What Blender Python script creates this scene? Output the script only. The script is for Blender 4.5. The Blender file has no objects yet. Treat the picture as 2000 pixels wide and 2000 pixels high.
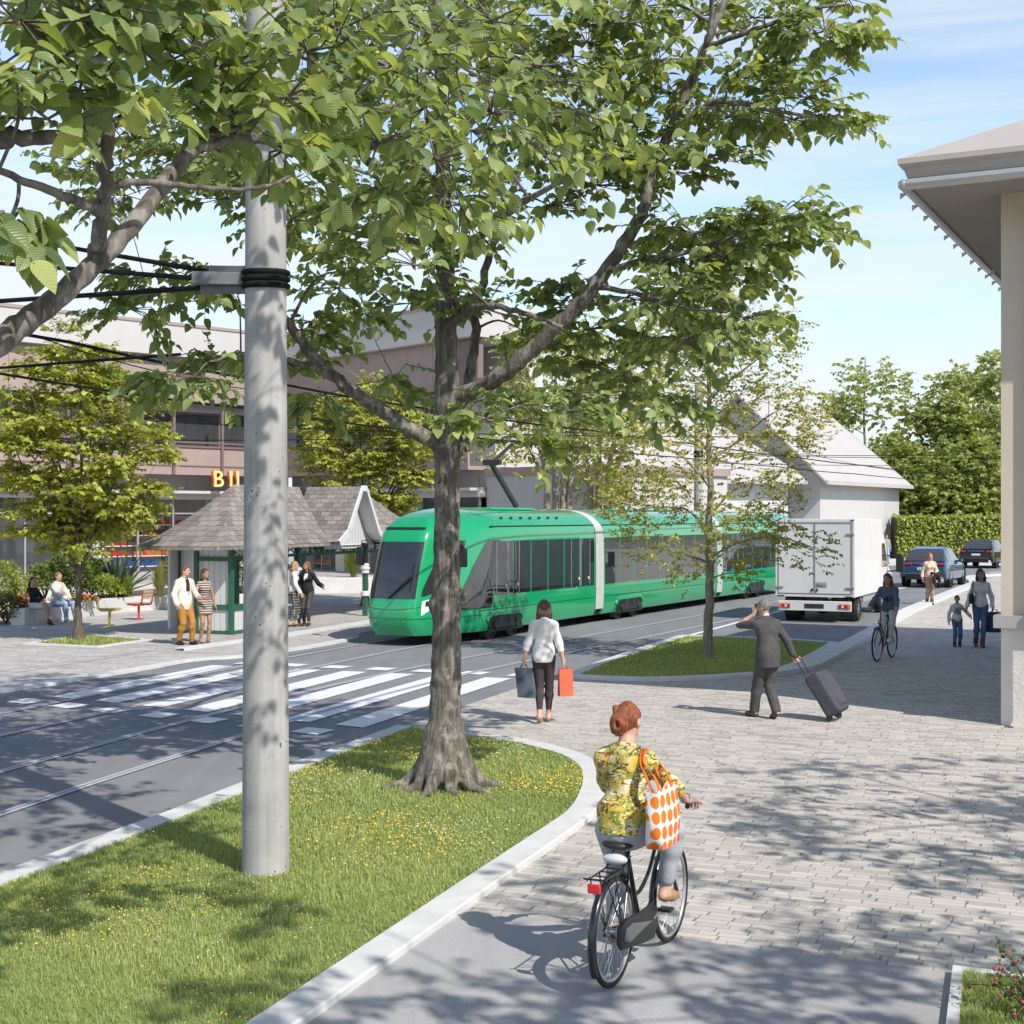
import bpy, bmesh, math, random
import numpy as np
from mathutils import Vector, Matrix
random.seed(7); rng = np.random.default_rng(7)
sc = bpy.context.scene; COL = sc.collection
R = math.radians
F, HOR, CAMH = 2778.0, 1008.0, 3.0          # focal length in photo pixels, horizon row, eye height

def G(px, py, z=0.0):
    D = F*(CAMH-z)/(py-HOR); return ((px-1000)*D/F, D, z)
def W(px, py, D):
    return ((px-1000)*D/F, D, CAMH+(HOR-py)*D/F)
def V(*a): return np.array(a, float)
def nrm(v):
    v = np.asarray(v, float); return v/(np.linalg.norm(v)+1e-12)

# ------------------------------------------------------------------ objects
def put(o, parent=None):
    COL.objects.link(o)
    if parent is not None: o.parent = parent
    return o
def tag(o, label=None, cat=None, group=None, kind=None):
    if label: o['label'] = label
    if cat: o['category'] = cat
    if group: o['group'] = group
    if kind: o['kind'] = kind
    return o
def thing(name, label, cat, loc=(0,0,0), rz=0.0, group=None):
    o = bpy.data.objects.new(name, None); o.empty_display_size = .2
    COL.objects.link(o); o.location = loc; o.rotation_euler = (0,0,rz)
    return tag(o, label, cat, group)
def mesh_obj(name, me, mat=None, parent=None, smooth=None):
    o = bpy.data.objects.new(name, me); put(o, parent)
    if mat is not None:
        for m in (mat if isinstance(mat, (list,tuple)) else [mat]): me.materials.append(m)
    if smooth is not None:
        me.polygons.foreach_set('use_smooth', np.ones(len(me.polygons), bool))
        if smooth < 180: me.set_sharp_from_angle(angle=R(smooth))
    return o
def copy_tree(o, parent=None):
    c = o.copy(); COL.objects.link(c)
    if parent is not None: c.parent = parent
    for ch in list(o.children): copy_tree(ch, c)
    return c

def root_loc(o):
    while o.parent is not None: o = o.parent
    return o.location
class MB:
    def __init__(s): s.v = []; s.f = []; s.m = []; s.mi = 0
    def add(s, vs, fs):
        o = len(s.v); s.v += [tuple(map(float, v)) for v in vs]
        s.f += [tuple(i+o for i in f) for f in fs]; s.m += [s.mi]*len(fs); return s
    def box(s, c, d, rz=0.0, M=None):
        x,y,z = (k/2 for k in d)
        vs = [V(a*x,b*y,e*z) for a in (-1,1) for b in (-1,1) for e in (-1,1)]
        if M is None:
            cr, sr = math.cos(rz), math.sin(rz); M = np.array([[cr,-sr,0],[sr,cr,0],[0,0,1]])
        vs = [M@v + np.asarray(c, float) for v in vs]
        return s.add(vs, [(0,1,3,2),(4,6,7,5),(0,4,5,1),(2,3,7,6),(0,2,6,4),(1,5,7,3)])
    def beam(s, a, b, w, h, up=(0,0,1)):
        a, b = V(*a), V(*b); d = nrm(b-a); r = nrm(np.cross(d, up)); u = np.cross(r, d)
        M = np.stack([r, d, u], 1); return s.box((a+b)/2, (w, np.linalg.norm(b-a), h), M=M)
    def tube(s, pts, rs, n=8, cap=True):
        pts = [V(*p) for p in pts]; k = len(pts)
        if not hasattr(rs, '__len__'): rs = [rs]*k
        t = [nrm(pts[min(i+1,k-1)]-pts[max(i-1,0)]) for i in range(k)]
        ref = V(0,0,1) if abs(t[0][2]) < .9 else V(1,0,0)
        r = nrm(np.cross(t[0], ref)); vs = []
        for i in range(k):
            r = nrm(r - t[i]*np.dot(r, t[i])); q = np.cross(t[i], r)
            for j in range(n):
                a = 2*math.pi*j/n; vs.append(pts[i] + rs[i]*(math.cos(a)*r + math.sin(a)*q))
        fs = [(i*n+j, i*n+(j+1)%n, (i+1)*n+(j+1)%n, (i+1)*n+j) for i in range(k-1) for j in range(n)]
        if cap: fs += [tuple(range(n))[::-1], tuple((k-1)*n+j for j in range(n))]
        return s.add(vs, fs)
    def cyl(s, a, b, r0, r1=None, n=16):
        return s.tube([a, b], [r0, r0 if r1 is None else r1], n)
    def ell(s, c, r, nu=14, nv=9):
        if not hasattr(r, '__len__'): r = (r,r,r)
        vs = [(c[0],c[1],c[2]-r[2])]
        for i in range(1, nv):
            p = -math.pi/2+math.pi*i/nv
            for j in range(nu):
                a = 2*math.pi*j/nu
                vs.append((c[0]+r[0]*math.cos(p)*math.cos(a), c[1]+r[1]*math.cos(p)*math.sin(a), c[2]+r[2]*math.sin(p)))
        vs.append((c[0],c[1],c[2]+r[2])); L = len(vs)-1
        fs = [(0, 1+(j+1)%nu, 1+j) for j in range(nu)]
        fs += [(1+i*nu+j, 1+i*nu+(j+1)%nu, 1+(i+1)*nu+(j+1)%nu, 1+(i+1)*nu+j) for i in range(nv-2) for j in range(nu)]
        fs += [(L, 1+(nv-2)*nu+j, 1+(nv-2)*nu+(j+1)%nu) for j in range(nu)]
        return s.add(vs, fs)
    def prism(s, poly, z0, z1, caps=True):
        n = len(poly)
        a = sum(poly[i][0]*poly[(i+1)%n][1]-poly[(i+1)%n][0]*poly[i][1] for i in range(n))
        if a < 0: poly = poly[::-1]
        vs = [(p[0],p[1],z0) for p in poly]+[(p[0],p[1],z1) for p in poly]
        fs = [(i,(i+1)%n,n+(i+1)%n,n+i) for i in range(n)]
        if caps: fs += [tuple(range(n))[::-1], tuple(range(n,2*n))]
        return s.add(vs, fs)
    def slab(s, poly3, vec):
        n = len(poly3); p = [V(*q) for q in poly3]; vec = V(*vec)
        vs = p+[q+vec for q in p]
        nn = sum(np.cross(p[i]-p[0], p[(i+1)%n]-p[0]) for i in range(n))
        fs = [(i,(i+1)%n,n+(i+1)%n,n+i) for i in range(n)]+[tuple(range(n))[::-1], tuple(range(n,2*n))]
        if np.dot(nn, vec) < 0: fs = [f[::-1] for f in fs]
        return s.add(vs, fs)
    def grid(s, fn, nu, nv, close=False):
        vs = [fn(i/nu, j/nv) for i in range(nu+1) for j in range(nv+1)]
        fs = [(i*(nv+1)+j, (i+1)*(nv+1)+j, (i+1)*(nv+1)+j+1, i*(nv+1)+j+1) for i in range(nu) for j in range(nv)]
        return s.add(vs, fs)
    def lathe(s, prof, c=(0,0,0), n=24, M=None):
        vs = []
        for r,z in prof:
            for j in range(n):
                a = 2*math.pi*j/n; q = V(r*math.cos(a), r*math.sin(a), z)
                if M is not None: q = M@q
                vs.append(q+np.asarray(c, float))
        k = len(prof)
        fs = [(i*n+j, i*n+(j+1)%n, (i+1)*n+(j+1)%n, (i+1)*n+j) for i in range(k-1) for j in range(n)]
        return s.add(vs, fs)
    def build(s, name, mat, parent=None, world=False, smooth=35, bevel=0.0, seg=2, subd=0):
        v = s.v
        if world and parent is not None:
            o = root_loc(parent); v = [(a-o[0], b-o[1], c-o[2]) for a,b,c in v]
        me = bpy.data.meshes.new(name); me.from_pydata(v, [], s.f); me.update()
        o = mesh_obj(name, me, mat, parent, smooth)
        if any(s.m): me.polygons.foreach_set('material_index', s.m)
        if bevel:
            b = o.modifiers.new('bevel', 'BEVEL'); b.width = bevel; b.segments = seg; b.limit_method = 'ANGLE'; b.angle_limit = R(40)
        if subd:
            b = o.modifiers.new('subd', 'SUBSURF'); b.levels = b.render_levels = subd
        return o

def crom(pts, n=8, closed=False):
    pts = [V(*p) for p in pts]; k = len(pts); out = []
    for i in range(k if closed else k-1):
        if closed: p0,p1,p2,p3 = pts[i-1], pts[i], pts[(i+1)%k], pts[(i+2)%k]
        else: p0,p1,p2,p3 = pts[max(i-1,0)], pts[i], pts[i+1], pts[min(i+2,k-1)]
        for j in range(n):
            t = j/n
            out.append(.5*((2*p1)+(-p0+p2)*t+(2*p0-5*p1+4*p2-p3)*t*t+(-p0+3*p1-3*p2+p3)*t**3))
    if not closed: out.append(pts[-1])
    return out
def offs(pts, d, closed=False):
    p = np.array([q[:2] for q in pts], float); k = len(p); out = []
    for i in range(k):
        a = p[i-1] if (closed or i>0) else p[i]; b = p[(i+1)%k] if (closed or i<k-1) else p[i]
        t = (b-a)/(np.linalg.norm(b-a)+1e-9); out.append(p[i]+d*V(-t[1], t[0]))
    return out
def inpoly(P, poly):
    x, y = P[:,0], P[:,1]; c = np.zeros(len(P), bool); n = len(poly)
    for i in range(n):
        x0,y0 = poly[i][:2]; x1,y1 = poly[i-1][:2]
        m = ((y0>y)!=(y1>y)) & (x < (x1-x0)*(y-y0)/(y1-y0+1e-12)+x0); c ^= m
    return c
def strip(pts, w0, w1, z, z2=None):
    """flat ribbon along pts, from lateral offset w0 to w1 (left positive)"""
    a, b = offs(pts, w0), offs(pts, w1); mb = MB(); n = len(a)
    vs = [(*q, z) for q in a]+[(*q, z) for q in b]
    mb.add(vs, [(i, i+1, n+i+1, n+i) if w1 > w0 else (n+i, n+i+1, i+1, i) for i in range(n-1)])
    return mb

# ------------------------------------------------------------------ materials
def nodes(name):
    m = bpy.data.materials.new(name); m.use_nodes = True; nt = m.node_tree
    b = nt.nodes['Principled BSDF']; return m, nt, b
class N:
    def __init__(s, nt): s.nt = nt
    def __call__(s, t, ins=None, **kw):
        n = s.nt.nodes.new('ShaderNode'+t)
        for k,v in kw.items(): setattr(n, k, v)
        for k,v in (ins or {}).items():
            if hasattr(v, 'is_output') or isinstance(v, bpy.types.NodeSocket): s.nt.links.new(v, n.inputs[k])
            else: n.inputs[k].default_value = v
        return n
    def math(s, op, a, b=None, c=None):
        n = s.nt.nodes.new('ShaderNodeMath'); n.operation = op
        for i,v in enumerate((a,b,c)):
            if v is None: continue
            if isinstance(v, bpy.types.NodeSocket): s.nt.links.new(v, n.inputs[i])
            else: n.inputs[i].default_value = v
        return n.outputs[0]
    def ramp(s, fac, stops, interp='LINEAR'):
        n = s.nt.nodes.new('ShaderNodeValToRGB'); s.nt.links.new(fac, n.inputs[0]); e = n.color_ramp.elements
        n.color_ramp.interpolation = interp
        while len(e) < len(stops): e.new(.5)
        for i,(p,c) in enumerate(stops):
            e[i].position = p; e[i].color = (*c,1) if len(c)==3 else c
        return n.outputs[0]
    def mix(s, fac, a, b, blend='MIX'):
        n = s.nt.nodes.new('ShaderNodeMix'); n.data_type = 'RGBA'; n.blend_type = blend
        for i,v in ((0,fac),(6,a),(7,b)):
            if isinstance(v, bpy.types.NodeSocket): s.nt.links.new(v, n.inputs[i])
            else: n.inputs[i].default_value = v if i==0 else ((*v,1) if len(v)==3 else v)
        return n.outputs[2]
def L(*c):                                     # sRGB 0-255 -> linear
    return tuple(((x/255)/12.92 if x/255 <= .04045 else ((x/255+.055)/1.055)**2.4) for x in c)
_mc = {}
def pm(name, c, rough=.6, var=.12, scale=6.0, bump=0.0, bscale=60.0, metal=0.0, coat=0.0, spec=.5, c2=None, emit=None, stretch=None):
    if name in _mc: return _mc[name]
    m, nt, b = nodes(name); n = N(nt)
    co = n('TexCoord').outputs['Object']
    if stretch: co = n('Mapping', {'Vector': co, 'Scale': stretch}).outputs[0]
    nz = n('TexNoise', {'Vector': co, 'Scale': scale, 'Detail': 5.0, 'Roughness': .6}).outputs['Fac']
    if c2 is None: lo = tuple(max(0,x*(1-var)) for x in c); hi = tuple(min(1,x*(1+var)) for x in c)
    else: lo, hi = c, c2
    nt.links.new(n.ramp(nz, [(.3,lo),(.7,hi)]), b.inputs['Base Color'])
    b.inputs['Roughness'].default_value = rough; b.inputs['Metallic'].default_value = metal
    b.inputs['Coat Weight'].default_value = coat; b.inputs['Coat Roughness'].default_value = .03
    b.inputs['Specular IOR Level'].default_value = spec
    if bump:
        nb = n('TexNoise', {'Vector': co, 'Scale': bscale, 'Detail': 4.0}).outputs['Fac']
        nt.links.new(n('Bump', {'Strength': min(1,bump), 'Distance': .01, 'Height': nb}).outputs[0], b.inputs['Normal'])
    if emit:
        b.inputs['Emission Color'].default_value = (*c,1); b.inputs['Emission Strength'].default_value = emit
    _mc[name] = m; return m

# ------------------------------------------------------------------ signed distance shapes -> one continuous surface
def surfnets(f, org, h):
    s = f < 0; nx,ny,nz = f.shape
    c = [(i,j,k) for i in (0,1) for j in (0,1) for k in (0,1)]
    def sl(a, o): return a[o[0]:nx-1+o[0], o[1]:ny-1+o[1], o[2]:nz-1+o[2]]
    cnt = np.zeros((nx-1,ny-1,nz-1), np.int8)
    for o in c: cnt += sl(s, o)
    act = (cnt > 0) & (cnt < 8); idx = -np.ones(act.shape, np.int64); I = np.argwhere(act); idx[act] = np.arange(len(I))
    vals = {o: f[I[:,0]+o[0], I[:,1]+o[1], I[:,2]+o[2]] for o in c}
    acc = np.zeros((len(I),3)); num = np.zeros(len(I))
    for a in c:
        for ax in range(3):
            if a[ax]: continue
            b = tuple(a[k]+(k==ax) for k in range(3)); va, vb = vals[a], vals[b]; m = (va<0) != (vb<0)
            t = np.where(m, va/(va-vb+1e-20), 0); p = np.tile(np.array(a,float),(len(I),1)); p[:,ax] += t
            acc[m] += p[m]; num[m] += 1
    v = (I + acc/np.maximum(num,1)[:,None])*h + org
    faces = []
    for ax in range(3):
        o2 = [0,0,0]; o2[ax] = 1; sa = s[tuple(slice(0, n-1) if k==ax else slice(None) for k,n in enumerate(f.shape))]
        sb = s[tuple(slice(1, n) if k==ax else slice(None) for k,n in enumerate(f.shape))]
        e = np.argwhere(sa != sb); u, w = (ax+1)%3, (ax+2)%3
        ok = (e[:,u]>0)&(e[:,w]>0)&(e[:,u]<f.shape[u]-1)&(e[:,w]<f.shape[w]-1); e = e[ok]
        q = []
        for du,dw in ((-1,-1),(0,-1),(0,0),(-1,0)):
            g = e.copy(); g[:,u] += du; g[:,w] += dw; q.append(idx[g[:,0],g[:,1],g[:,2]])
        q = np.stack(q,1); fl = ~sa[e[:,0],e[:,1],e[:,2]]; q[fl] = q[fl][:,::-1]; faces.append(q)
    return v, np.concatenate(faces)

class SDF:
    def __init__(s, k=.03): s.p = []; s.cuts = []; s.k = k
    def c(s, a, b, ra, rb=None, k=None): s.p.append(('c', V(*a), V(*b), ra, ra if rb is None else rb, k)); return s
    def e(s, c, r, M=None, k=None): s.p.append(('e', V(*c), np.eye(3) if M is None else np.asarray(M), V(*r), k)); return s
    def b(s, c, r, M=None, rd=.01, k=None): s.p.append(('b', V(*c), np.eye(3) if M is None else np.asarray(M), V(*r), rd, k)); return s
    def cut(s, pt, n): s.cuts.append((V(*pt), nrm(n))); return s
    def mesh(s, h, wob=0.0, wscale=14.0):
        bb = []
        for q in s.p:
            if q[0]=='c': lo = np.minimum(q[1]-q[3], q[2]-q[4]); hi = np.maximum(q[1]+q[3], q[2]+q[4])
            else:
                ex = np.abs(q[2])@q[3]; lo, hi = q[1]-ex, q[1]+ex
            bb.append((lo,hi))
        mg = 3*h+s.k
        lo = np.min([b[0] for b in bb],0)-mg; hi = np.max([b[1] for b in bb],0)+mg
        n = np.ceil((hi-lo)/h).astype(int)+1; f = np.full(n, mg*2, np.float32)
        ax = [lo[i]+h*np.arange(n[i]) for i in range(3)]
        for q,(l,u) in zip(s.p, bb):
            k = q[-1] if q[-1] is not None else s.k
            i0 = np.maximum(((l-mg-lo)/h).astype(int),0); i1 = np.minimum(((u+mg-lo)/h).astype(int)+2, n)
            S = tuple(slice(a,b) for a,b in zip(i0,i1))
            X,Y,Z = np.meshgrid(*[ax[i][S[i]] for i in range(3)], indexing='ij'); P = np.stack([X,Y,Z],-1).astype(np.float32)
            if q[0]=='c':
                a,b,ra,rb = q[1:5]; d = b-a; t = np.clip(((P-a)@d)/(d@d+1e-9),0,1)
                v = np.linalg.norm(P-a-t[...,None]*d,axis=-1)-(ra+(rb-ra)*t)
            elif q[0]=='e':
                L_ = (P-q[1])@q[2]; k0 = np.linalg.norm(L_/q[3],axis=-1); k1 = np.linalg.norm(L_/q[3]**2,axis=-1)
                v = k0*(k0-1)/(k1+1e-9); v = np.where(k0<1e-3, -q[3].min(), v)
            else:
                L_ = np.abs((P-q[1])@q[2])-(q[3]-q[4]); v = np.linalg.norm(np.maximum(L_,0),axis=-1)+np.minimum(L_.max(-1),0)-q[4]
            g = f[S]; hh = np.clip(.5+.5*(v-g)/k,0,1) if k>1e-5 else (g<v).astype(np.float32)
            f[S] = v*(1-hh)+g*hh-k*hh*(1-hh)
        if wob:
            X,Y,Z = np.meshgrid(*ax, indexing='ij'); w = wscale
            f += wob*(np.sin(w*X+2.1*np.sin(w*.7*Z))*np.sin(w*Y*.9+1.3*np.sin(w*.5*Z+1))*1.0+.8*np.sin(w*1.6*Z+3*np.sin(w*.6*X)+2*Y*w*.5))
        for pt,nn in s.cuts:
            X,Y,Z = np.meshgrid(*ax, indexing='ij'); f = np.maximum(f, (X-pt[0])*nn[0]+(Y-pt[1])*nn[1]+(Z-pt[2])*nn[2])
        return surfnets(f, lo, h)
    def build(s, name, mat, parent=None, h=.012, scale=1.0, wob=0.0, world=False, wscale=14.0):
        v, q = s.mesh(h, wob, wscale); v = v*scale
        if world and parent is not None: v = v-np.array(root_loc(parent))
        return np_obj(name, v, q, mat, parent, True)

def np_obj(name, v, q, mat, parent=None, smooth=False, attrs=None):
    """fast mesh from arrays: v (n,3), q (m,k) with constant face size"""
    me = bpy.data.meshes.new(name); m, k = q.shape
    me.vertices.add(len(v)); me.vertices.foreach_set('co', np.ascontiguousarray(v, np.float32).ravel())
    me.loops.add(m*k); me.loops.foreach_set('vertex_index', np.ascontiguousarray(q, np.int32).ravel())
    me.polygons.add(m); me.polygons.foreach_set('loop_start', np.arange(0, m*k, k, dtype=np.int32))
    me.polygons.foreach_set('use_smooth', np.full(m, smooth))
    for nm, (ty, dat) in (attrs or {}).items():
        a = me.attributes.new(nm, ty, 'POINT')
        a.data.foreach_set('value' if ty=='FLOAT' else 'vector', np.ascontiguousarray(dat, np.float32).ravel())
    me.update(calc_edges=True); me.validate()
    return mesh_obj(name, me, mat, parent)

def text_mesh(name, s, size, depth, mat, parent, M, bold=0.0, align='LEFT'):
    cu = bpy.data.curves.new(name, 'FONT'); cu.body = s; cu.size = size; cu.extrude = depth/2; cu.offset = bold; cu.align_x = align; cu.resolution_u = 4
    o = bpy.data.objects.new(name, cu); COL.objects.link(o)
    dg = bpy.context.evaluated_depsgraph_get(); me = bpy.data.meshes.new_from_object(o.evaluated_get(dg))
    bpy.data.objects.remove(o); me.transform(M); me.name = name
    return mesh_obj(name, me, mat, parent)
SUN_E, SKY_E, EXPO = 4.7, .145, .10
SKY_CLOUD = (5.75, 6.15, 6.5); SKY_TINT = (1.25,1.45,1.55)
sc.cycles.use_denoising = True
sc.cycles.max_bounces = 8; sc.cycles.diffuse_bounces = 3; sc.cycles.glossy_bounces = 3; sc.cycles.transmission_bounces = 4; sc.cycles.transparent_max_bounces = 6
sc.cycles.caustics_reflective = False; sc.cycles.caustics_refractive = False
# ================================================================== camera, sun, sky
cam = bpy.data.cameras.new('camera'); co = bpy.data.objects.new('camera', cam); COL.objects.link(co)
co.location = (0,0,CAMH); co.rotation_euler = (R(90),0,0); cam.sensor_width = 36; cam.lens = 36*F/2000
cam.shift_y = (HOR-1000)/2000; cam.clip_start = .1; cam.clip_end = 3000; sc.camera = co
SUN = nrm(V(.61,-.79,0)); EL = R(45)
sun = bpy.data.lights.new('sun', 'SUN'); sun.energy = SUN_E; sun.angle = R(.53); sun.color = (1,.945,.87)
so = bpy.data.objects.new('sun', sun); COL.objects.link(so)
sd = Vector((SUN[0]*math.cos(EL), SUN[1]*math.cos(EL), math.sin(EL)))
so.rotation_euler = sd.to_track_quat('Z', 'Y').to_euler(); so.location = (20,-20,30)
w = bpy.data.worlds.new('World'); sc.world = w; w.use_nodes = True; nt = w.node_tree; n = N(nt)
bg = nt.nodes['Background']; bg.inputs['Strength'].default_value = SKY_E
sky = n('TexSky', sky_type='NISHITA'); sky.sun_disc = False; sky.sun_elevation = EL
sky.sun_rotation = math.atan2(SUN[0], SUN[1]); sky.altitude = 200; sky.air_density = 1.0; sky.dust_density = .7; sky.ozone_density = 1.0
tc = n('TexCoord').outputs['Generated']
mp = n('Mapping', {'Vector': tc, 'Rotation': (R(4),R(-7),R(20)), 'Scale': (1.3,1.3,13.0)}).outputs[0]
c1 = n('TexNoise', {'Vector': mp, 'Scale': 2.0, 'Detail': 7.0, 'Roughness': .55, 'Distortion': .35}).outputs['Fac']
cl = n.ramp(c1, [(.40,(0,0,0)),(.66,(1,1,1))])
sep = n('SeparateXYZ', {'Vector': tc}).outputs[2]
hz = n.ramp(sep, [(.0,(.88,)*3),(.10,(.66,)*3),(.22,(.30,)*3),(.40,(.08,)*3),(.6,(0,0,0))])
cf = n.math('MULTIPLY_ADD', n.math('MULTIPLY', cl, n.ramp(sep, [(.30,(1,1,1)),(.60,(.12,)*3)])), .55, hz)
cf = n.math('MINIMUM', cf, .96)
blue = n.mix(n.ramp(sep, [(.25,(1,1,1)),(.55,(0,0,0))]), sky.outputs[0], n.mix(1.0, sky.outputs[0], SKY_TINT, 'MULTIPLY'))
nt.links.new(n.mix(cf, blue, SKY_CLOUD), bg.inputs['Color'])
vs = sc.view_settings; vs.view_transform = 'Standard'; vs.look = 'None'; vs.exposure = EXPO; vs.gamma = 1.0

# ================================================================== ground sheets
m_soil = pm('soil', (.16,.15,.12), .9, .3, 3)
def sheet(name, poly, z, mat, parent=None):
    mb = MB(); a = sum(poly[i-1][0]*poly[i][1]-poly[i][0]*poly[i-1][1] for i in range(len(poly)))
    if a < 0: poly = poly[::-1]
    mb.add([(p[0],p[1],z) for p in poly], [tuple(range(len(poly)))]); return tag(mb.build(name, mat, parent, smooth=None), kind='structure')
def asphalt(name, c, rough=.85):
    m, nt, b = nodes(name); n = N(nt); co = n('TexCoord').outputs['Object']
    big = n('TexNoise', {'Vector': co, 'Scale': .35, 'Detail': 6.0, 'Roughness': .65}).outputs['Fac']
    st = n('TexNoise', {'Vector': n('Mapping', {'Vector': co, 'Rotation': (0,0,R(22)), 'Scale': (2.2,.12,1)}).outputs[0], 'Scale': 1.2, 'Detail': 4.0}).outputs['Fac']
    fin = n('TexNoise', {'Vector': co, 'Scale': 55.0, 'Detail': 3.0}).outputs['Fac']
    v = n.math('ADD', n.math('MULTIPLY', big, .45), n.math('ADD', n.math('MULTIPLY', st, .3), n.math('MULTIPLY', fin, .25)))
    nt.links.new(n.ramp(v, [(.3,tuple(x*.70 for x in c)),(.52,c),(.70,tuple(min(1,x*1.28) for x in c))]), b.inputs['Base Color'])
    nt.links.new(n('Bump', {'Strength': .25, 'Distance': .004, 'Height': n('TexNoise', {'Vector': co, 'Scale': 160.0}).outputs['Fac']}).outputs[0], b.inputs['Normal'])
    b.inputs['Roughness'].default_value = rough; b.inputs['Specular IOR Level'].default_value = .3; return m
m_road = asphalt('asphalt', (.215,.218,.228)); m_path = asphalt('path_asphalt', (.385,.378,.378))
def pavers(name, rot, row, ln, base, dark):
    m, nt, b = nodes(name); n = N(nt); co = n('TexCoord').outputs['Object']
    q = n('SeparateXYZ', {'Vector': n('Mapping', {'Vector': co, 'Rotation': (0,0,rot)}).outputs[0]})
    u, v = q.outputs[0], q.outputs[1]
    vr = n.math('DIVIDE', v, row); ri = n.math('FLOOR', vr); vf = n.math('FRACT', vr)
    h1 = n('TexWhiteNoise', {'W': ri}, noise_dimensions='1D').outputs['Value']
    u2 = n.math('ADD', n.math('DIVIDE', u, n.math('MULTIPLY_ADD', h1, ln*.9, ln*.6)), n.math('MULTIPLY', h1, 97.3))
    uw = n.math('ADD', u2, n.math('MULTIPLY', n.math('SINE', n.math('MULTIPLY_ADD', u2, 2.4, n.math('MULTIPLY', h1, 40))), .22))
    ui = n.math('FLOOR', uw); uf = n.math('FRACT', uw)
    cell = n('TexWhiteNoise', {'Vector': n('CombineXYZ', {'X': ui, 'Y': ri}).outputs[0]}, noise_dimensions='2D').outputs['Value']
    je = n.math('MINIMUM', n.math('MULTIPLY', n.math('MINIMUM', uf, n.math('SUBTRACT', 1.0, uf)), ln), n.math('MULTIPLY', n.math('MINIMUM', vf, n.math('SUBTRACT', 1.0, vf)), row*2.0))
    j = n('MapRange', {'Value': je, 'From Min': .0035, 'From Max': .0075}).outputs[0]
    sp = n('TexNoise', {'Vector': co, 'Scale': 26.0, 'Detail': 5.0, 'Roughness': .7}).outputs['Fac']
    lg = n('TexNoise', {'Vector': co, 'Scale': .5, 'Detail': 4.0}).outputs['Fac']
    t = n.math('ADD', n.math('MULTIPLY', cell, .52), n.math('ADD', n.math('MULTIPLY', sp, .3), n.math('MULTIPLY', lg, .35)))
    colr = n.ramp(t, [(.22,tuple(x*.66 for x in base)),(.5,base),(.85,tuple(min(1,x*1.22) for x in base))])
    nt.links.new(n.mix(j, dark, colr), b.inputs['Base Color'])
    hb = n.math('ADD', n.math('MULTIPLY', j, 1.0), n.math('MULTIPLY', sp, .25))
    nt.links.new(n('Bump', {'Strength': .5, 'Distance': .005, 'Height': hb}).outputs[0], b.inputs['Normal'])
    b.inputs['Roughness'].default_value = .8; b.inputs['Specular IOR Level'].default_value = .3; return m
m_brick = pavers('pavers', R(23.0), .098, .26, (.458,.424,.386), (.21,.19,.165))
m_plaza = pavers('plaza_pavers', R(12.0), .12, .42, (.42,.402,.385), (.15,.14,.13))
m_kerb = pm('kerb_stone', (.60,.595,.58), .75, .10, 3.0, bump=.2, bscale=90)
m_paint = pm('road_paint', (.74,.74,.76), .6, .09, 14, bump=.15, bscale=120)
m_steel = pm('rail_steel', (.47,.48,.53), .5, .08, 8, metal=.0)
m_groove = pm('rail_groove', (.24,.24,.27), .6, .1)

sheet('ground', [(-900,-300),(900,-300),(900,1500),(-900,1500)], -.03, pm('field', (.14,.16,.08), .95, .3, .05))
sheet('road', [(-70,-15),(70,-15),(120,200),(-70,200)], 0.0, m_road)
# rails: centre lines of the two tracks
trkA = crom([(-19.5,-8),(-13.4,3),(-9.6,14),(-7.35,20.5),(-5.1,27),(-2.45,33.8),(1.35,41.2),(5.9,49.7),(10.9,58.8),(16.6,69),(26,85),(40,108)], 10)
trkB = crom([(-15.6,-8),(-9.9,3),(-6.7,11.6),(-5.2,16.8),(-3.75,21.5),(-1.45,27.4),(1.9,34.0),(5.2,40.4),(9.5,48.7),(14.3,57.6),(20.3,68),(29.5,84),(43,106)], 10)
def rail(trk, off):
    p = offs(trk, off); a = strip(p, -.07, .07, .0125); b = strip(p, -.008, .016, .0155)
    a.mi = 1; a.add(b.v, b.f); return tag(a.build('tram_rail', [m_steel, m_groove], smooth=None), kind='structure')
for t in (trkA, trkB):
    for s in (-.72,.72): rail(t, s)

# right-hand paving: everything right of the island and the near kerbs
brickL = [G(775,1424), G(907,1379), G(1013,1344), G(1100,1322)]
sheet('brick_pavement', [(-8,-14),(60,-14),(70,60),(75,120),(52.5,97)]+[G(1955,1122),G(1894,1141),G(1804,1177),G(1754,1199.5),G(1680,1241),G(1623,1272),G(1562,1304),G(1100,1322)]+
      brickL[::-1][1:]+[(-3.2,10),(-6.5,2)], .008, m_brick)
# asphalt cycle path at the front
pathN = [G(880,1775),G(1000,1791),G(1600,1872.6),G(1862,1904)]
sheet('cycle_path', [(-9,-14)]+[(-6.6,1.5)]+[G(700,1900)]+pathN+[(2.42,7.0),(1.9,2),(.9,-6),(0,-14)], .012, m_path)
# plaza on the left
plz = [G(-260,1385),G(0,1354),G(145,1332),G(308,1305),G(384,1292),G(475,1285),G(563,1273),G(640,1261),G(700,1249)]
plz = [p[:2] for p in plz]
far = [(-3.9,36.5),(-.6,43.2),(3.6,51.2),(8.6,60.2),(14.2,70.4)]
sheet('plaza_pavement', [(-90,10),(-30,14)]+plz+far+[(20,82),(-30,140),(-90,140)], .008, m_plaza)
mb = MB(); pl = plz; a = offs(crom(pl,3), .0); b = offs(crom(pl,3), .24)
k = len(a)
mb.add([(*q,0) for q in a]+[(*q,.05) for q in a]+[(*q,.05) for q in b], [(i,i+1,k+i+1,k+i) for i in range(k-1)]+[(k+i,k+i+1,2*k+i+1,2*k+i) for i in range(k-1)])
tag(mb.build('plaza_kerb', m_kerb, smooth=None), kind='structure')
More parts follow.
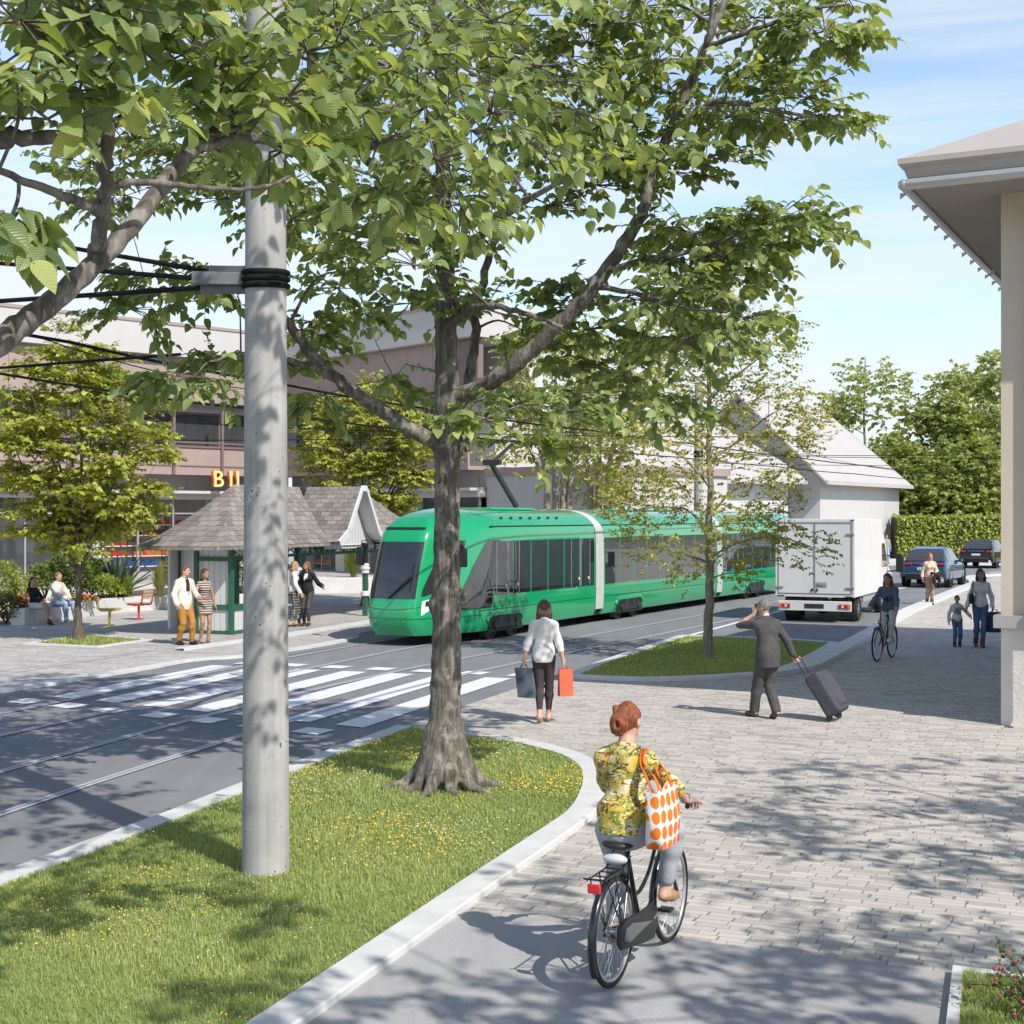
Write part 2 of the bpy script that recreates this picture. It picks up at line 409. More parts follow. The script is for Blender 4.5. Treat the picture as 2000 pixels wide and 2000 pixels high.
# platform kerb by the kiosk and its small wedge
pk = [G(359,1272),G(476,1255),G(563,1244),G(709,1220),G(800,1203)]; pk = [p[:2] for p in pk]
mb = strip(pk, 0, .3, .06); s2 = strip(pk, 0, .0001, .0)
k = len(pk); mb.add([(*q,0) for q in pk]+[(*q,.06) for q in pk], [(i,i+1,k+i+1,k+i) for i in range(k-1)])
tag(mb.build('platform_kerb', m_kerb, smooth=None), kind='structure')
tag(strip([G(359,1273)[:2],G(476,1277)[:2],G(520,1277)[:2]], -.06, .06, .014).build('platform_edge_line', m_kerb, smooth=None), kind='structure')
# pavement before the white house
sheet('far_pavement', [(19.5,86.5),(31,84.5),(60,130),(30,140),(-20,120),(-2,92)], .012, pm('far_paving', (.56,.54,.52), .85, .1, .6))

# ------------------------------------------------ lawn islands with kerbs
isl1 = [(-12.5,-8),(-7.4,2.2)]+[G(*p)[:2] for p in [(0,1716),(330,1594),(475,1536),(600,1488),(775,1424)]]
tip1 = [G(*p)[:2] for p in [(860,1432),(907,1437),(1010,1449),(1088,1466),(1140,1482),(1174,1503),(1186,1528),(1181,1560),(1160,1598),(1090,1650),(1000,1714)]]
isl1 = [tuple(p) for p in isl1]+[tuple(p) for p in crom(tip1,3)]+[G(600,2003)[:2],(-3.3,2.6),(-6.9,-8)]
isl2 = [G(*p)[:2] for p in [(1105,1324),(1160,1301),(1250,1270),(1318,1248)]]+[tuple(p) for p in crom([G(*p)[:2] for p in [(1332,1245.5),(1400,1247),(1480,1250),(1560,1254),(1640,1260)]],3)]+\
       [tuple(p) for p in crom([G(*p)[:2] for p in [(1622,1273),(1590,1291),(1562,1305),(1530,1314),(1473,1323),(1350,1330),(1250,1332),(1160,1329)]],3)]
def ccw(p):
    return p if sum(p[i-1][0]*p[i][1]-p[i][0]*p[i-1][1] for i in range(len(p))) > 0 else p[::-1]
isl1, isl2 = ccw(isl1), ccw(isl2)
def island(poly, w, zt):
    inn = [tuple(q) for q in offs(poly, w, True)]; k = len(poly); mb = MB()
    bev = [tuple(q) for q in offs(poly, .015, True)]
    rings = [[(*q,0) for q in poly],[(*q,zt-.012) for q in poly],[(*q,zt) for q in bev],[(*q,zt) for q in inn],[(*q,0) for q in inn]]
    vs = sum(rings, []); fs = [(r*k+i, r*k+(i+1)%k, (r+1)*k+(i+1)%k, (r+1)*k+i) for r in range(4) for i in range(k)]
    mb.add(vs, fs); tag(mb.build('island_kerb', m_kerb, smooth=None), kind='structure')
    sheet('lawn_soil', inn, zt-.03, m_lawn); return inn
m_lawn = pm('lawn_soil', (.17,.22,.06), .95, .35, 2.2, c2=(.25,.30,.10), bump=.6, bscale=40)
in1 = island(isl1, .27, .065); in2 = island(isl2, .24, .075)
# wide pavement kerb along the road on the right
sk = [G(*p)[:2] for p in [(1470,1321),(1530,1311.5),(1567,1302),(1624,1272),(1680,1242),(1754,1200),(1804,1178),(1894,1142),(1955,1123)]]+[(52,95)]
sk = [tuple(p) for p in crom(sk,4)]; a, b = offs(sk, .02), offs(sk, -.42); mb = MB(); k = len(a)
mb.add([(*q,0) for q in a]+[(*q,.1) for q in a]+[(*q,.1) for q in b]+[(*q,0) for q in b], [(r*k+i+1, r*k+i, (r+1)*k+i, (r+1)*k+i+1) for r in range(3) for i in range(k-1)])
tag(mb.build('pavement_kerb', m_kerb, smooth=None), kind='structure')
# lane lines
tag(strip([G(1333,1245)[:2],G(1430,1218.7)[:2],G(1537,1190)[:2],(14.8,56.5),(22,70),(31,84)], -.07, .07, .005).build('lane_line', m_paint, smooth=None), kind='structure')
tag(strip([(33.5,84),(27.5,74),(24.4,68)], -.06, .06, .005).build('lane_line', m_paint, smooth=None), kind='structure')

# ------------------------------------------------ zebra crossing, seven bars with block markings at both ends
L1, L5 = V(*G(103,1361.5)[:2]), V(*G(452,1396.5)[:2])
R3_, R7 = V(*G(628,1309.5)[:2]), V(*G(999,1326)[:2])
for i in range(7):
    l = L1+(L5-L1)*i/4; r = R3_+(R7-R3_)*(i-2)/4; wv = nrm(L5-L1)*.52; wr = nrm(R7-R3_)*.52
    d = nrm(r-l)
    mb = MB(); mb.add([(*l,.011),(*(l+wv),.011),(*r,.011),(*(r-wr),.011)], [(0,1,2,3)])
    tag(mb.build('crossing_bar', m_paint, smooth=None), kind='structure')
    for c, wd in ((l-d*.62-wv*.45, wv), (r+d*.62-wr*.55, wr)):
        mb = MB(); mb.add([(*(c-d*.24),.0105),(*(c-d*.24+wd*.95),.0105),(*(c+d*.24+wd*.95),.0105),(*(c+d*.24),.0105)], [(0,1,2,3)])
        tag(mb.build('block_marking', m_paint, smooth=None), kind='structure')
# ================================================================== buildings
m_white = pm('white_render', (.52,.505,.49), .85, .035, 1.2, bump=.15, bscale=30)
m_beige = pm('beige_render', (.60,.515,.425), .85, .04, 1.0, bump=.12, bscale=60)
m_stucco = pm('rough_stucco', (.66,.625,.585), .9, .07, 7, bump=1.0, bscale=24)
m_brown = pm('brown_panel', (.36,.275,.25), .55, .05, 1.5)
m_brownd = pm('brown_frame', (.20,.145,.135), .5, .06, 2)
m_greymetal = pm('grey_metal', (.42,.41,.40), .45, .05, 3, metal=.3)
m_glass = pm('window_glass', (.055,.058,.062), .04, .2, .3, spec=.9, coat=.6)
m_soffit = pm('soffit', (.30,.275,.25), .8, .05, 2)
m_roofgrey = pm('roof_sheet', (.45,.405,.375), .5, .04, 1.0, spec=.3)

def loc(o, e1, e2):
    o = V(*o, 0) if len(o) == 2 else V(*o); e1 = V(*e1,0); e2 = V(*e2,0)
    return lambda a,b,z: o+a*e1+b*e2+V(0,0,z)
def lbox(mb, f, a0,a1,b0,b1,z0,z1):
    c = [f(a,b,z) for a in (a0,a1) for b in (b0,b1) for z in (z0,z1)]
    fs = [(0,1,3,2),(4,6,7,5),(0,4,5,1),(2,3,7,6),(0,2,6,4),(1,5,7,3)]
    n = np.cross(c[4]-c[0], c[2]-c[0])[2]
    mb.add(c, fs if n > 0 else [q[::-1] for q in fs]); return mb

# ---- supermarket, left wing along a, right wing along b from the inner corner
Pc = V(-13.1,80.0); ea = nrm(V(.697,.717)); eb = nrm(V(.659,-.752))
sm = thing('supermarket', 'white supermarket with brown panel bands, long upper windows and a lettered sign', 'building', (-13.1,80,0))
def K(mat, name, boxes, parent=sm, each=False, **kw):
    if each: return [K(mat, name, [b], parent, **kw) for b in boxes]
    mb = MB()
    for f,bx in boxes: lbox(mb, f, *bx)
    return mb.build(name, mat, parent, world=True, **kw)
fl = loc(Pc, -ea, nrm(V(-ea[1], ea[0])))     # a: distance left of the corner, b>0: into the building
fr = loc(Pc, eb, -ea*-1)                      # a: distance right of the corner, b>0: into the building
lw = 40; rw = 17.4
K(m_white, 'wall', [(fl,(-2.9,lw,3.0,14,0,11.38)),(fr,(-2.95,rw,3.01,4.2,0,11.38)),
   (fl,(10.9,11.5,0,3,0,4.6)),(fl,(18.5,19.6,0,3,0,4.6)),(fl,(22.5,lw,.0,3,0,4.6)),(fr,(5.6,6.4,0,3,0,4.6)),(fr,(12.0,12.8,0,3,0,4.6)),
   (fl,(0,lw,.05,3,3.9,4.35)),(fr,(0,rw,.05,3,3.9,4.35))])
K(m_white, 'roof_edge', [(fl,(-.0,lw,-.5,13,11.4,13.0)),(fr,(-.0,rw+.3,-.5,4.4,11.42,13.0))])
K(m_brown, 'coping', [(fl,(0,lw,-.56,-.3,13.0,13.16)),(fr,(0,rw+.6,-.56,-.3,13.0,13.16))])
K(m_white, 'sign_band', [(fl,(0,lw,.9,3,4.35,5.32)),(fr,(0,rw,.9,3,4.35,5.32))])
for f, wd, nn in ((fl,lw,'upper_band'),(fr,rw,'upper_band')):
    b = K(m_brown, nn, [(f,(i*2.0+.012,i*2.0+1.988,.0,.5,9.1,11.4)) for i in range(int(wd/2))])
    K(m_brownd, 'panel_joint', [(f,(0,wd,.02,.4,9.12,11.38))], b)
    p = K(m_brown, 'parapet', [(f,(0,wd,-.62,-.5,5.35,6.65)),(f,(0,wd,-.62,1.0,5.18,5.35))])
    K(m_brownd, 'parapet_rail', [(f,(0,wd,-.7,-.62,6.62,6.72)),(f,(0,wd,-.7,-.62,6.86,6.93)),(f,(0,wd,-.66,-.62,5.62,5.68))], p, True)
    K(m_brownd, 'post', each=True, boxes=[(f,(a,a+.14,-.76,-.62,5.2,9.15)) for a in np.arange(1.2,wd,3.0)])
    for k,a in enumerate(np.arange(.2, wd-2.6, 3.0)):
        wn = K(m_brownd, 'window', [(f,(a,a+2.95,1.06,1.2,6.5,6.62)),(f,(a,a+2.95,1.06,1.2,8.5,8.62)),(f,(a,a+.1,1.06,1.2,6.62,8.5)),(f,(a+2.85,a+2.95,1.06,1.2,6.62,8.5))])
        K(m_glass, 'pane', [(f,(a+.1,a+2.85,1.1,1.14,6.62,8.5))], wn)
    K(m_white, 'upper_wall', [(f,(-1.1,wd,1.2,3,5.35,9.1)),(f,(-.9,wd,.95,1.2,8.62,9.1))])
    K(m_greymetal, 'canopy_strut', each=True, boxes=[(f,(a,a+.05,.55,.62,4.35,4.95)) for a in np.arange(.8,wd,1.6)])
    K(m_white, 'canopy', [(f,(0,wd,-.5,1.0,4.2,4.34))])
# ground floor glazing; the bays in front of the shelves are open to the view
def bay(f, a0, a1, n, dark=True):
    fr_ = K(m_greymetal, 'shop_window', [(f,(a0+i*(a1-a0)/n-.04,a0+i*(a1-a0)/n+.04,.3,.4,0,3.9)) for i in range(n+1)]+[(f,(a0,a1,.3,.4,3.1,3.18))])
    if dark: K(m_glass, 'pane', [(f,(a0,a1,.34,.36,0,3.9))], fr_)
bay(fl, 19.6, 22.5, 2); bay(fl, 11.5, 18.5, 4); bay(fl, .3, 10.9, 5, False); bay(fr, .3, 5.6, 3, False); bay(fr, 6.4, 12.0, 3, False); bay(fr, 12.8, 17.2, 3)
K(pm('shop_floor',(.45,.44,.43),.4), 'shop_floor', [(fl,(0,lw,.0,3.0,0,.05)),(fr,(0,rw,.0,3.0,0,.05))])
# sign letters stand on the parapet edge
m_yel = pm('sign_yellow', (.88,.70,.24), .45, .03); m_red = pm('sign_red', (.72,.07,.045), .45, .03)
sg = thing('shop_sign', 'yellow and red raised letters of the shop sign under the brown parapet', 'sign', tuple(fl(5.0,-.75,4.62)))
rotm = Matrix(((ea[0],0,-ea[1]*-1,0),(ea[1],0,-ea[0],0),(0,1,0,0),(0,0,0,1)))
rotm = Matrix(((ea[0],0,ea[1],0),(ea[1],0,-ea[0],0),(0,1,0,0),(0,0,0,1)))
x = 0.0
for ch, wd in (('B',1.0),('I',.44),('L',.74),('L',.74),('A',.95)):
    M = Matrix.Translation((ea[0]*x,ea[1]*x,-.05))@rotm
    l = text_mesh('letter', ch, 1.25, .10, m_yel, sg, Matrix.Translation(Vector((ea[1],-ea[0],0))*.13)@M, bold=.006)
    text_mesh('letter_side', ch, 1.25, .16, m_red, l, M, bold=.008); x += wd
# shelves with goods inside the open bays
gm = [pm('goods_red',(.40,.03,.025),.4,.5,9),pm('goods_blue',(.025,.07,.26),.4,.5,9),pm('goods_yellow',(.50,.30,.05),.4,.5,9),pm('goods_red_dark',(.28,.03,.03),.4,.5,9),pm('goods_orange',(.45,.14,.03),.4,.5,9),pm('goods_brown',(.12,.045,.04),.4,.5,9)]
m_shelf = pm('shelf_white', (.62,.62,.62), .5, .04)
rr = random.Random(3)
shelf_lab = ['white shop shelves with blue and red packs beside the pale column','white shop shelves of yellow and red packs behind the grass clump','white shop shelves seen behind the kiosk roof','white shop shelves at the inner corner of the shop','white shop shelves with orange packs seen past the kiosk posts','white shop shelves of green packs behind the two women']
spots = [(fl,8.9,1.9),(fl,6.9,1.9),(fl,4.7,1.9),(fl,2.4,1.9),(fr,1.9,1.7),(fr,8.4,1.7)]
for i,(f,a,wd) in enumerate(spots):
    s = thing('shop_shelf', shelf_lab[i], 'shelf', tuple(f(a,2.0,.05)), group='shelves inside the shop windows')
    K(m_shelf, 'back_panel', [(f,(a-wd/2,a+wd/2,2.3,2.36,.05,3.0))], s)
    for z in (.3,.85,1.4,1.95,2.5): K(m_shelf, 'shelf_board', [(f,(a-wd/2,a+wd/2,1.7,2.3,z,z+.05))], s)
    K(m_greymetal, 'upright', [(f,(a-wd/2-.03,a-wd/2,1.7,2.36,.05,3.0)),(f,(a+wd/2,a+wd/2+.03,1.7,2.36,.05,3.0))], s, True)
    mb = MB()
    for q,z in enumerate((.35,.90,1.45,2.0,2.55)):
        x = a-wd/2+.05; c = rr.randrange(6)
        while x < a+wd/2-.14:
            if rr.random() < .13: c = rr.randrange(6)
            w_ = rr.uniform(.07,.11); mb.mi = c; lbox(mb, f, x,x+w_-.012,1.74,1.9,z+.002,z+rr.uniform(.18,.30)); x += w_
    g = mb.build('packaged_goods', gm, smooth=None); tag(g, 'rows of coloured packs on the '+shelf_lab[i], 'groceries', kind='stuff')
# low extension at the end of the right wing
ext = thing('low_annex', 'low pale flat-roofed annex with brown roof edge behind the pale trees', 'building', tuple(fr(21.5,3,0)))
K(m_white, 'wall', [(fr,(rw+.02,25.0,.6,10,0,4.9))], ext); K(m_brown, 'roof_edge', [(fr,(rw+.02,25.15,.45,10.1,4.9,5.25))], ext)

# ---- gabled white house
Hn = V(19.5,90.0); hu = nrm(V(.54,.84)); hv = nrm(V(-.84,.54))
fh = loc(Hn, hu, hv); HL, HW, HE, HR = 16.0, 10.6, 5.75, 10.85
hs = thing('white_house', 'plain white house with steep gabled roof at the road bend', 'house', (19.5,90,0))
mb = MB(); lbox(mb, fh, 0,HL,0,HW,0,HE)
mb.slab([fh(0,0,HE),fh(0,HW,HE),fh(0,HW/2,HR-.25)], hu*HL if len(hu)==3 else (*hu*HL,0))
mb.build('wall', m_white, hs, world=True, smooth=None)
m_hroof = pm('white_roof', (.46,.437,.425), .8, .04, .5)
oh, sl = .75, (HR-HE)/(HW/2)
mb = MB(); A0, A1 = -.95, HL+.7
for s in (0,1):
    e = -oh if s==0 else HW+oh; ez = HE-oh*sl
    tk = .15
    mb.slab([fh(A0,e,ez),fh(A1,e,ez),fh(A1-2.6,HW/2,HR),fh(A0,HW/2,HR)], (0,0,tk))
mb.slab([fh(A1,-oh,HE-oh*sl+.01),fh(A1,HW+oh,HE-oh*sl+.01),fh(A1-2.6,HW/2,HR+.02)], (0,0,.2))
mb.build('roof', m_hroof, hs, world=True, smooth=None)
mb = MB(); lbox(mb, fh, A0,A1,-oh-.12,-oh,HE-oh*sl-.05,HE-oh*sl+.2); mb.build('gutter', m_hroof, hs, world=True)
# ---- second pale house behind the tram
H2 = thing('pale_house', 'pale house with broad low roof behind the tram and thin tree', 'house', (8,92,0))
f2 = loc((3.0,84.0), nrm(V(.93,.37)), nrm(V(-.37,.93)))
mb = MB(); lbox(mb, f2, 0,15.5,0,10,0,5.2); mb.build('wall', pm('pale_render',(.60,.59,.60),.85,.04,1), H2, world=True)
mb = MB(); mb.slab([f2(-.8,-1,5.0),f2(16.3,-1,5.0),f2(15,5,9.0),f2(1.5,5,9.0)], (0,0,.2)); mb.slab([f2(-.8,11,5.0),f2(16.3,11,5.0),f2(15,5,9.0),f2(1.5,5,9.0)], (0,0,.2))
mb.slab([f2(16.3,-1,5.01),f2(16.3,11,5.01),f2(15,5,9.01)],(0,0,.18)); mb.slab([f2(-.8,-1,5.01),f2(-.8,11,5.01),f2(1.5,5,9.01)],(0,0,.18))
mb.build('roof', m_hroof, H2, world=True, smooth=None)

# ---- building at the right edge, near
C0 = V(*G(1955,1417)[:2]); sd_ = nrm(V(.454,.891)); fd = nrm(V(.891,-.454))
fn = loc(C0, fd, sd_)                          # a: along front to the right, b: depth back
nb = thing('corner_building', 'beige rendered building with grey metal hipped roof and wide eaves', 'building', (C0[0],C0[1],0))
FW, FD, ZE = 9.5, 13.0, 7.62
def KN(mat, name, boxes, parent=nb, **kw):
    mb = MB()
    for bx in boxes: lbox(mb, fn, *bx)
    return mb.build(name, mat, parent, world=True, **kw)
KN(m_beige, 'wall', [(0,FW,0,FD,1.56,ZE-.0)])
KN(m_stucco, 'plinth', [(-.0,FW+.0,-.0,FD,0,1.42)])
KN(m_greymetal, 'ledge', [(-.09,FW+.1,-.14,FD+.1,1.40,1.585)], bevel=.008)
o1, o2 = 1.0, 1.06
KN(m_soffit, 'soffit', [(-o2,FW+o2,-o1,FD+o1,ZE,ZE+.06)])
fas = MB()
prof = [(.0,.06),(-.05,.12),(-.09,.24),(-.16,.30),(-.16,.37)]
def ring(e, z): return [fn(-o2+e,-o1+e,z), fn(FW+o2-e,-o1+e,z), fn(FW+o2-e,FD+o1-e,z), fn(-o2+e,FD+o1-e,z)]
rs = [ring(e, ZE+z) for e,z in prof]
fas.add(sum(rs,[]), [(i*4+j,i*4+(j+1)%4,(i+1)*4+(j+1)%4,(i+1)*4+j) for i in range(len(prof)-1) for j in range(4)])
fas.build('fascia', m_roofgrey, nb, world=True, smooth=None)
rz0, rise = ZE+.372, 2.6
mb = MB(); p = ring(-.16, rz0); t = 4.4
q = [fn(-o2+4.0+t*.4,-o1+4.6,rz0+rise), fn(FW+o2-4.2,-o1+4.6,rz0+rise), fn(FW+o2-4.2,FD+o1-4.6,rz0+rise), fn(-o2+4.0+t*.4,FD+o1-4.6,rz0+rise)]
mb.add(p+q, [(j,(j+1)%4,4+(j+1)%4,4+j) for j in range(4)]+[(4,5,6,7)]); rf = mb.build('roof', m_roofgrey, nb, world=True, smooth=None)
mb = MB()
for a in np.arange(.6, FW, 1.12):
    k = min(1, (a+o2-.0)/5.76) if a+o2 < 5.76 else 1
    b0 = fn(a,-o1-.15,rz0+.02); b1 = fn(a,-o1+4.6*k,rz0+rise*k+.02); mb.beam(b0,b1,.045,.07)
mb.build('standing_seam', m_roofgrey, rf, world=True)
m_gut = pm('gutter_metal', (.50,.49,.49), .35, .05, 3, metal=.5)
gt = MB(); r_ = .075
def gut(a,b):
    gt.tube([a,b],[r_,r_],10)
cz = ZE+.02
gut(fn(-o2-.09,-o1-.09,cz), fn(FW+o2,-o1-.09,cz)); gut(fn(-o2-.09,-o1-.09,cz), fn(-o2-.09,6.6,cz)); gut(fn(-o2-.09,6.85,cz), fn(-o2-.09,FD+o1,cz))
gt.ell(tuple(fn(-o2-.09,-o1-.09,cz)), .08)
gobj = gt.build('gutter', m_gut, nb, world=True)
mb = MB()
for a in np.arange(-1.0, FW, 1.0): mb = MB(); mb.beam(fn(a,-o1-.175,cz-.09), fn(a,-o1-.175,cz+.09), .05,.03); mb.build('gutter_bracket', m_gut, gobj, world=True, smooth=None)
for b in np.arange(-.8, FD, .85):
  mb = MB(); mb.slab([fn(-o2-.09,b,cz-.05),fn(-o2-.20,b,cz-.05),fn(-o2-.20,b,cz-.13)], sd_.tolist()+[0] if False else (sd_[0]*.03,sd_[1]*.03,0)); mb.build('gutter_bracket', m_gut, gobj, world=True, smooth=None)
dp = MB(); dpa = .47
dp.tube([fn(dpa,-.09,ZE-.3),fn(dpa,-.09,1.62)],.05,12)
dp.tube([fn(dpa,-.20,1.7),fn(dpa,-.20,.45),fn(dpa-.02,-.26,.36),fn(dpa-.08,-.34,.30)],.05,12)
dp.build('downpipe', m_gut, nb, world=True)
# ================================================================== tram stop pavilion
m_green = pm('kiosk_green', (.028,.115,.065), .45, .08, 5); m_kwhite = pm('kiosk_white', (.66,.65,.65), .6, .05, 3)
def boards(name, c, rot_axis):
    m, nt, b = nodes(name); n = N(nt); co = n('TexCoord').outputs['Object']; s = n('SeparateXYZ', {'Vector': co})
    u = n.math('ADD', n.math('MULTIPLY', s.outputs[0], rot_axis[0]), n.math('MULTIPLY', s.outputs[1], rot_axis[1]))
    fq = n.math('FRACT', n.math('DIVIDE', u, .17)); g = n.math('LESS_THAN', fq, .055)
    nt.links.new(n.mix(g, (*c,1), (.10,.09,.09,1)), b.inputs['Base Color']); b.inputs['Roughness'].default_value = .55
    nt.links.new(n('Bump', {'Strength': .6, 'Distance': .01, 'Height': n.math('SUBTRACT', 1.0, g)}).outputs[0], b.inputs['Normal']); return m
def shingle(name, ax):
    """roof shingles: rows by height, joints along the axis ax"""
    m, nt, b = nodes(name); n = N(nt); co = n('TexCoord').outputs['Object']; s = n('SeparateXYZ', {'Vector': co})
    u = n.math('ADD', n.math('MULTIPLY', s.outputs[0], ax[0]), n.math('MULTIPLY', s.outputs[1], ax[1]))
    v = n.math('DIVIDE', s.outputs[2], .125); ri = n.math('FLOOR', v); vf = n.math('FRACT', v)
    uu = n.math('ADD', n.math('DIVIDE', u, .29), n.math('MULTIPLY', ri, .5)); ui = n.math('FLOOR', uu); uf = n.math('FRACT', uu)
    cell = n('TexWhiteNoise', {'Vector': n('CombineXYZ', {'X': ui, 'Y': ri}).outputs[0]}, noise_dimensions='2D').outputs['Value']
    nz = n('TexNoise', {'Vector': co, 'Scale': 14.0, 'Detail': 6.0}).outputs['Fac']
    t = n.math('ADD', n.math('MULTIPLY', cell, .45), n.math('MULTIPLY', nz, .55)); col = n.ramp(t, [(.2,(.15,.128,.112)),(.8,(.32,.285,.255))])
    j = n.math('MULTIPLY', n.math('LESS_THAN', uf, .05), n.math('LESS_THAN', vf, .8)); e = n.math('LESS_THAN', vf, .10)
    k = n.math('MAXIMUM', j, n.math('MULTIPLY', e, .75))
    nt.links.new(n.mix(k, col, (.055,.05,.047,1)), b.inputs['Base Color']); b.inputs['Roughness'].default_value = .85
    nt.links.new(n('Bump', {'Strength': .8, 'Distance': .015, 'Height': n.math('SUBTRACT', n.math('SUBTRACT', 1.0, vf), n.math('MULTIPLY', j, .5))}).outputs[0], b.inputs['Normal']); return m
KA = V(-7.07,35.85); kp = nrm(V(.365,.931)); kq = V(-kp[1], kp[0])
ks = thing('tram_stop_kiosk', 'old tram stop pavilion with grey shingle roof, white boards and green frame', 'kiosk', (KA[0],KA[1],0))
fk = loc(KA, kp, kq)
def KK(mat, name, boxes, parent=ks, each=False, **kw):
    if each: return [KK(mat, name, [b], parent, **kw) for b in boxes]
    mb = MB()
    for bx in boxes: lbox(mb, fk, *bx)
    return mb.build(name, mat, parent, world=True, **kw)
ze, zr = 2.27, 3.84
def flare(lo, hi, n=6):                       # concave sweep from eave to ridge
    out = []
    for i in range(n+1):
        t = i/n; p = lo+(hi-lo)*t; p[2] = lo[2]+(hi[2]-lo[2])*(t**1.22); out.append(p)
    return out
def roof_part(name, eave, ridge, mat, thick=True):
    mb = MB(); cols = [flare(fk(*e,ze), fk(*r,zr)) for e,r in zip(eave, ridge)]; k = len(cols[0])
    mb.add(sum(cols,[]), [(i*k+j,(i+1)*k+j,(i+1)*k+j+1,i*k+j+1) for i in range(len(cols)-1) for j in range(k-1)])
    vs = [fk(*e,ze) for e in eave]+[fk(*e,ze-.10) for e in eave]; ins = [fk(e[0]*.96+.06,e[1]*.9+.1,ze-.10) for e in eave]; m_ = len(eave)
    mb.add(vs+ins, [(m_+i,m_+i+1,i+1,i) for i in range(m_-1)]+[(2*m_+i,2*m_+i+1,m_+i+1,m_+i) for i in range(m_-1)])
    return mb.build(name, mat, ks, world=True, smooth=None)
r0, r1, rd = 1.75, 9.0, 1.05
m_shA = shingle('shingles_front', kp); m_shB = shingle('shingles_end', kq); 
roof_part('roof', [(-1.4,-.5),(4.25,-.5)], [(r0,rd),(5.2,rd)], m_shA)
roof_part('roof', [(-.3,2.6),(-1.15,1.9),(-1.5,1.05),(-1.5,.1),(-1.4,-.5)], [(r0,rd)]*5, m_shB)
roof_part('roof', [(11.6,2.6),(-.3,2.6)], [(r1,rd),(r0,rd)], m_shA)
roof_part('roof', [(7.35,-.5),(11.6,-.5)], [(6.4,rd),(r1,rd)], m_shA)
roof_part('roof', [(11.6,-.5),(11.9,1.05),(11.6,2.6)], [(r1,rd)]*3, m_shB)
# cross gable facing the tracks
gc, gw, gd = 5.8, 1.55, -.72
def gz(t):
    t = max(0,abs(t)-.08)/.92; return zr-.02-(zr-ze)*(.80*t/.6 if t < .6 else .80+.20*(t-.6)/.4)
ts = [-1,-.85,-.7,-.62,-.45,-.3,-.18,-.08,.08,.18,.3,.45,.62,.7,.85,1]
for name, sgn in (('gable_roof',-1),('gable_roof',1)):
    mb = MB(); tt = [t for t in ts if t*sgn > 0]; tt = sorted(tt, key=abs)
    vs = [fk(gc+t*gw, gd, gz(t)+.03) for t in tt]+[fk(gc+t*gw, rd-.0, gz(t)+.03) for t in tt]; k = len(tt)
    mb.add(vs, [(i,i+1,k+i+1,k+i) if sgn>0 else (i+1,i,k+i,k+i+1) for i in range(k-1)]); mb.build(name, m_shB, ks, world=True, smooth=None)
    mb = MB(); vs = [fk(gc+t*gw*.97, gd, gz(t)-.03) for t in tt]+[fk(gc+t*gw*.97, rd-.0, gz(t)-.03) for t in tt]
    mb.add(vs, [(i,i+1,k+i+1,k+i) if sgn<0 else (i+1,i,k+i,k+i+1) for i in range(k-1)]); mb.build('gable_lining', m_kwhite, ks, world=True, smooth=None)
mb = MB(); k = len(ts)
for d0,d1,h0,h1 in ((gd-.06,gd,.06,-.10),):
    vs = [fk(gc+t*gw,d0,gz(t)+h0) for t in ts]+[fk(gc+t*gw*.93,d0,gz(t)+h1) for t in ts]+[fk(gc+t*gw,d1,gz(t)+h0) for t in ts]+[fk(gc+t*gw*.93,d1,gz(t)+h1) for t in ts]
    mb.add(vs, [(k+i,k+i+1,i+1,i) for i in range(k-1)]+[(i,i+1,2*k+i+1,2*k+i) for i in range(k-1)]+[(k+i+1,k+i,3*k+i,3*k+i+1) for i in range(k-1)])
mb.build('bargeboard', m_kwhite, ks, world=True, smooth=None)
m_gb = boards('gable_boards', (.62,.61,.60), kp)
mb = MB(); vs = [fk(gc+t*gw*.9,-.02,max(gz(t)-.14,ze-.2)) for t in ts]
mb.slab([fk(gc-gw*.96,-.30,ze-.2)]+[fk(gc+t*gw*.96,-.30,max(gz(t)-.045,ze-.18)) for t in ts]+[fk(gc+gw*.96,-.30,ze-.2)], tuple(kq*.03)+(0,)); mb.build('gable_wall', m_gb, ks, world=True, smooth=None)
KK(m_green, 'gable_beam', [(gc-gw-.1,gc+gw+.1,-.1,0,ze-.22,ze-.10)])
mb = MB(); vs = [fk(a,d,ze-.105) for a,d in ((-1.2,-.35),(11.4,-.35),(11.4,2.4),(-.2,2.4),(-1.2,1.0))]; mb.add(vs, [(4,3,2,1,0)]); mb.build('ceiling', m_kwhite, ks, world=True, smooth=None)
# boarded cabin
m_bq = boards('cabin_boards', (.60,.60,.61), kq); m_bp = boards('cabin_boards_front', (.60,.60,.61), kp)
KK(m_bq, 'cabin_wall', [(0.02,.08,.06,1.02,.1,ze-.1)]); KK(m_bp, 'cabin_wall', each=True, boxes=[(.08,3.0,1.9,1.96,.1,ze-.1),(9.2,11.0,.0,.06,.1,ze-.1)])
mb = MB(); mb.slab([fk(.02,1.02,.1),fk(.5,1.9,.1),fk(.5,1.9,ze-.1),fk(.02,1.02,ze-.1)], tuple(kp*.05)+(0,)); mb.build('cabin_wall', m_bq, ks, world=True, smooth=None)
KK(m_bp, 'counter_panel', [(.1,1.25,.02,.07,.1,.62)])
for a,d in ((0,0),(0,1.02),(.5,1.86),(9.2,0),(11.0,0),(11.0,1.9),(1.25,0)):
    KK(m_green, 'corner_post', [(a-.05,a+.06,d-.045,d+.07,0,ze-.1)])
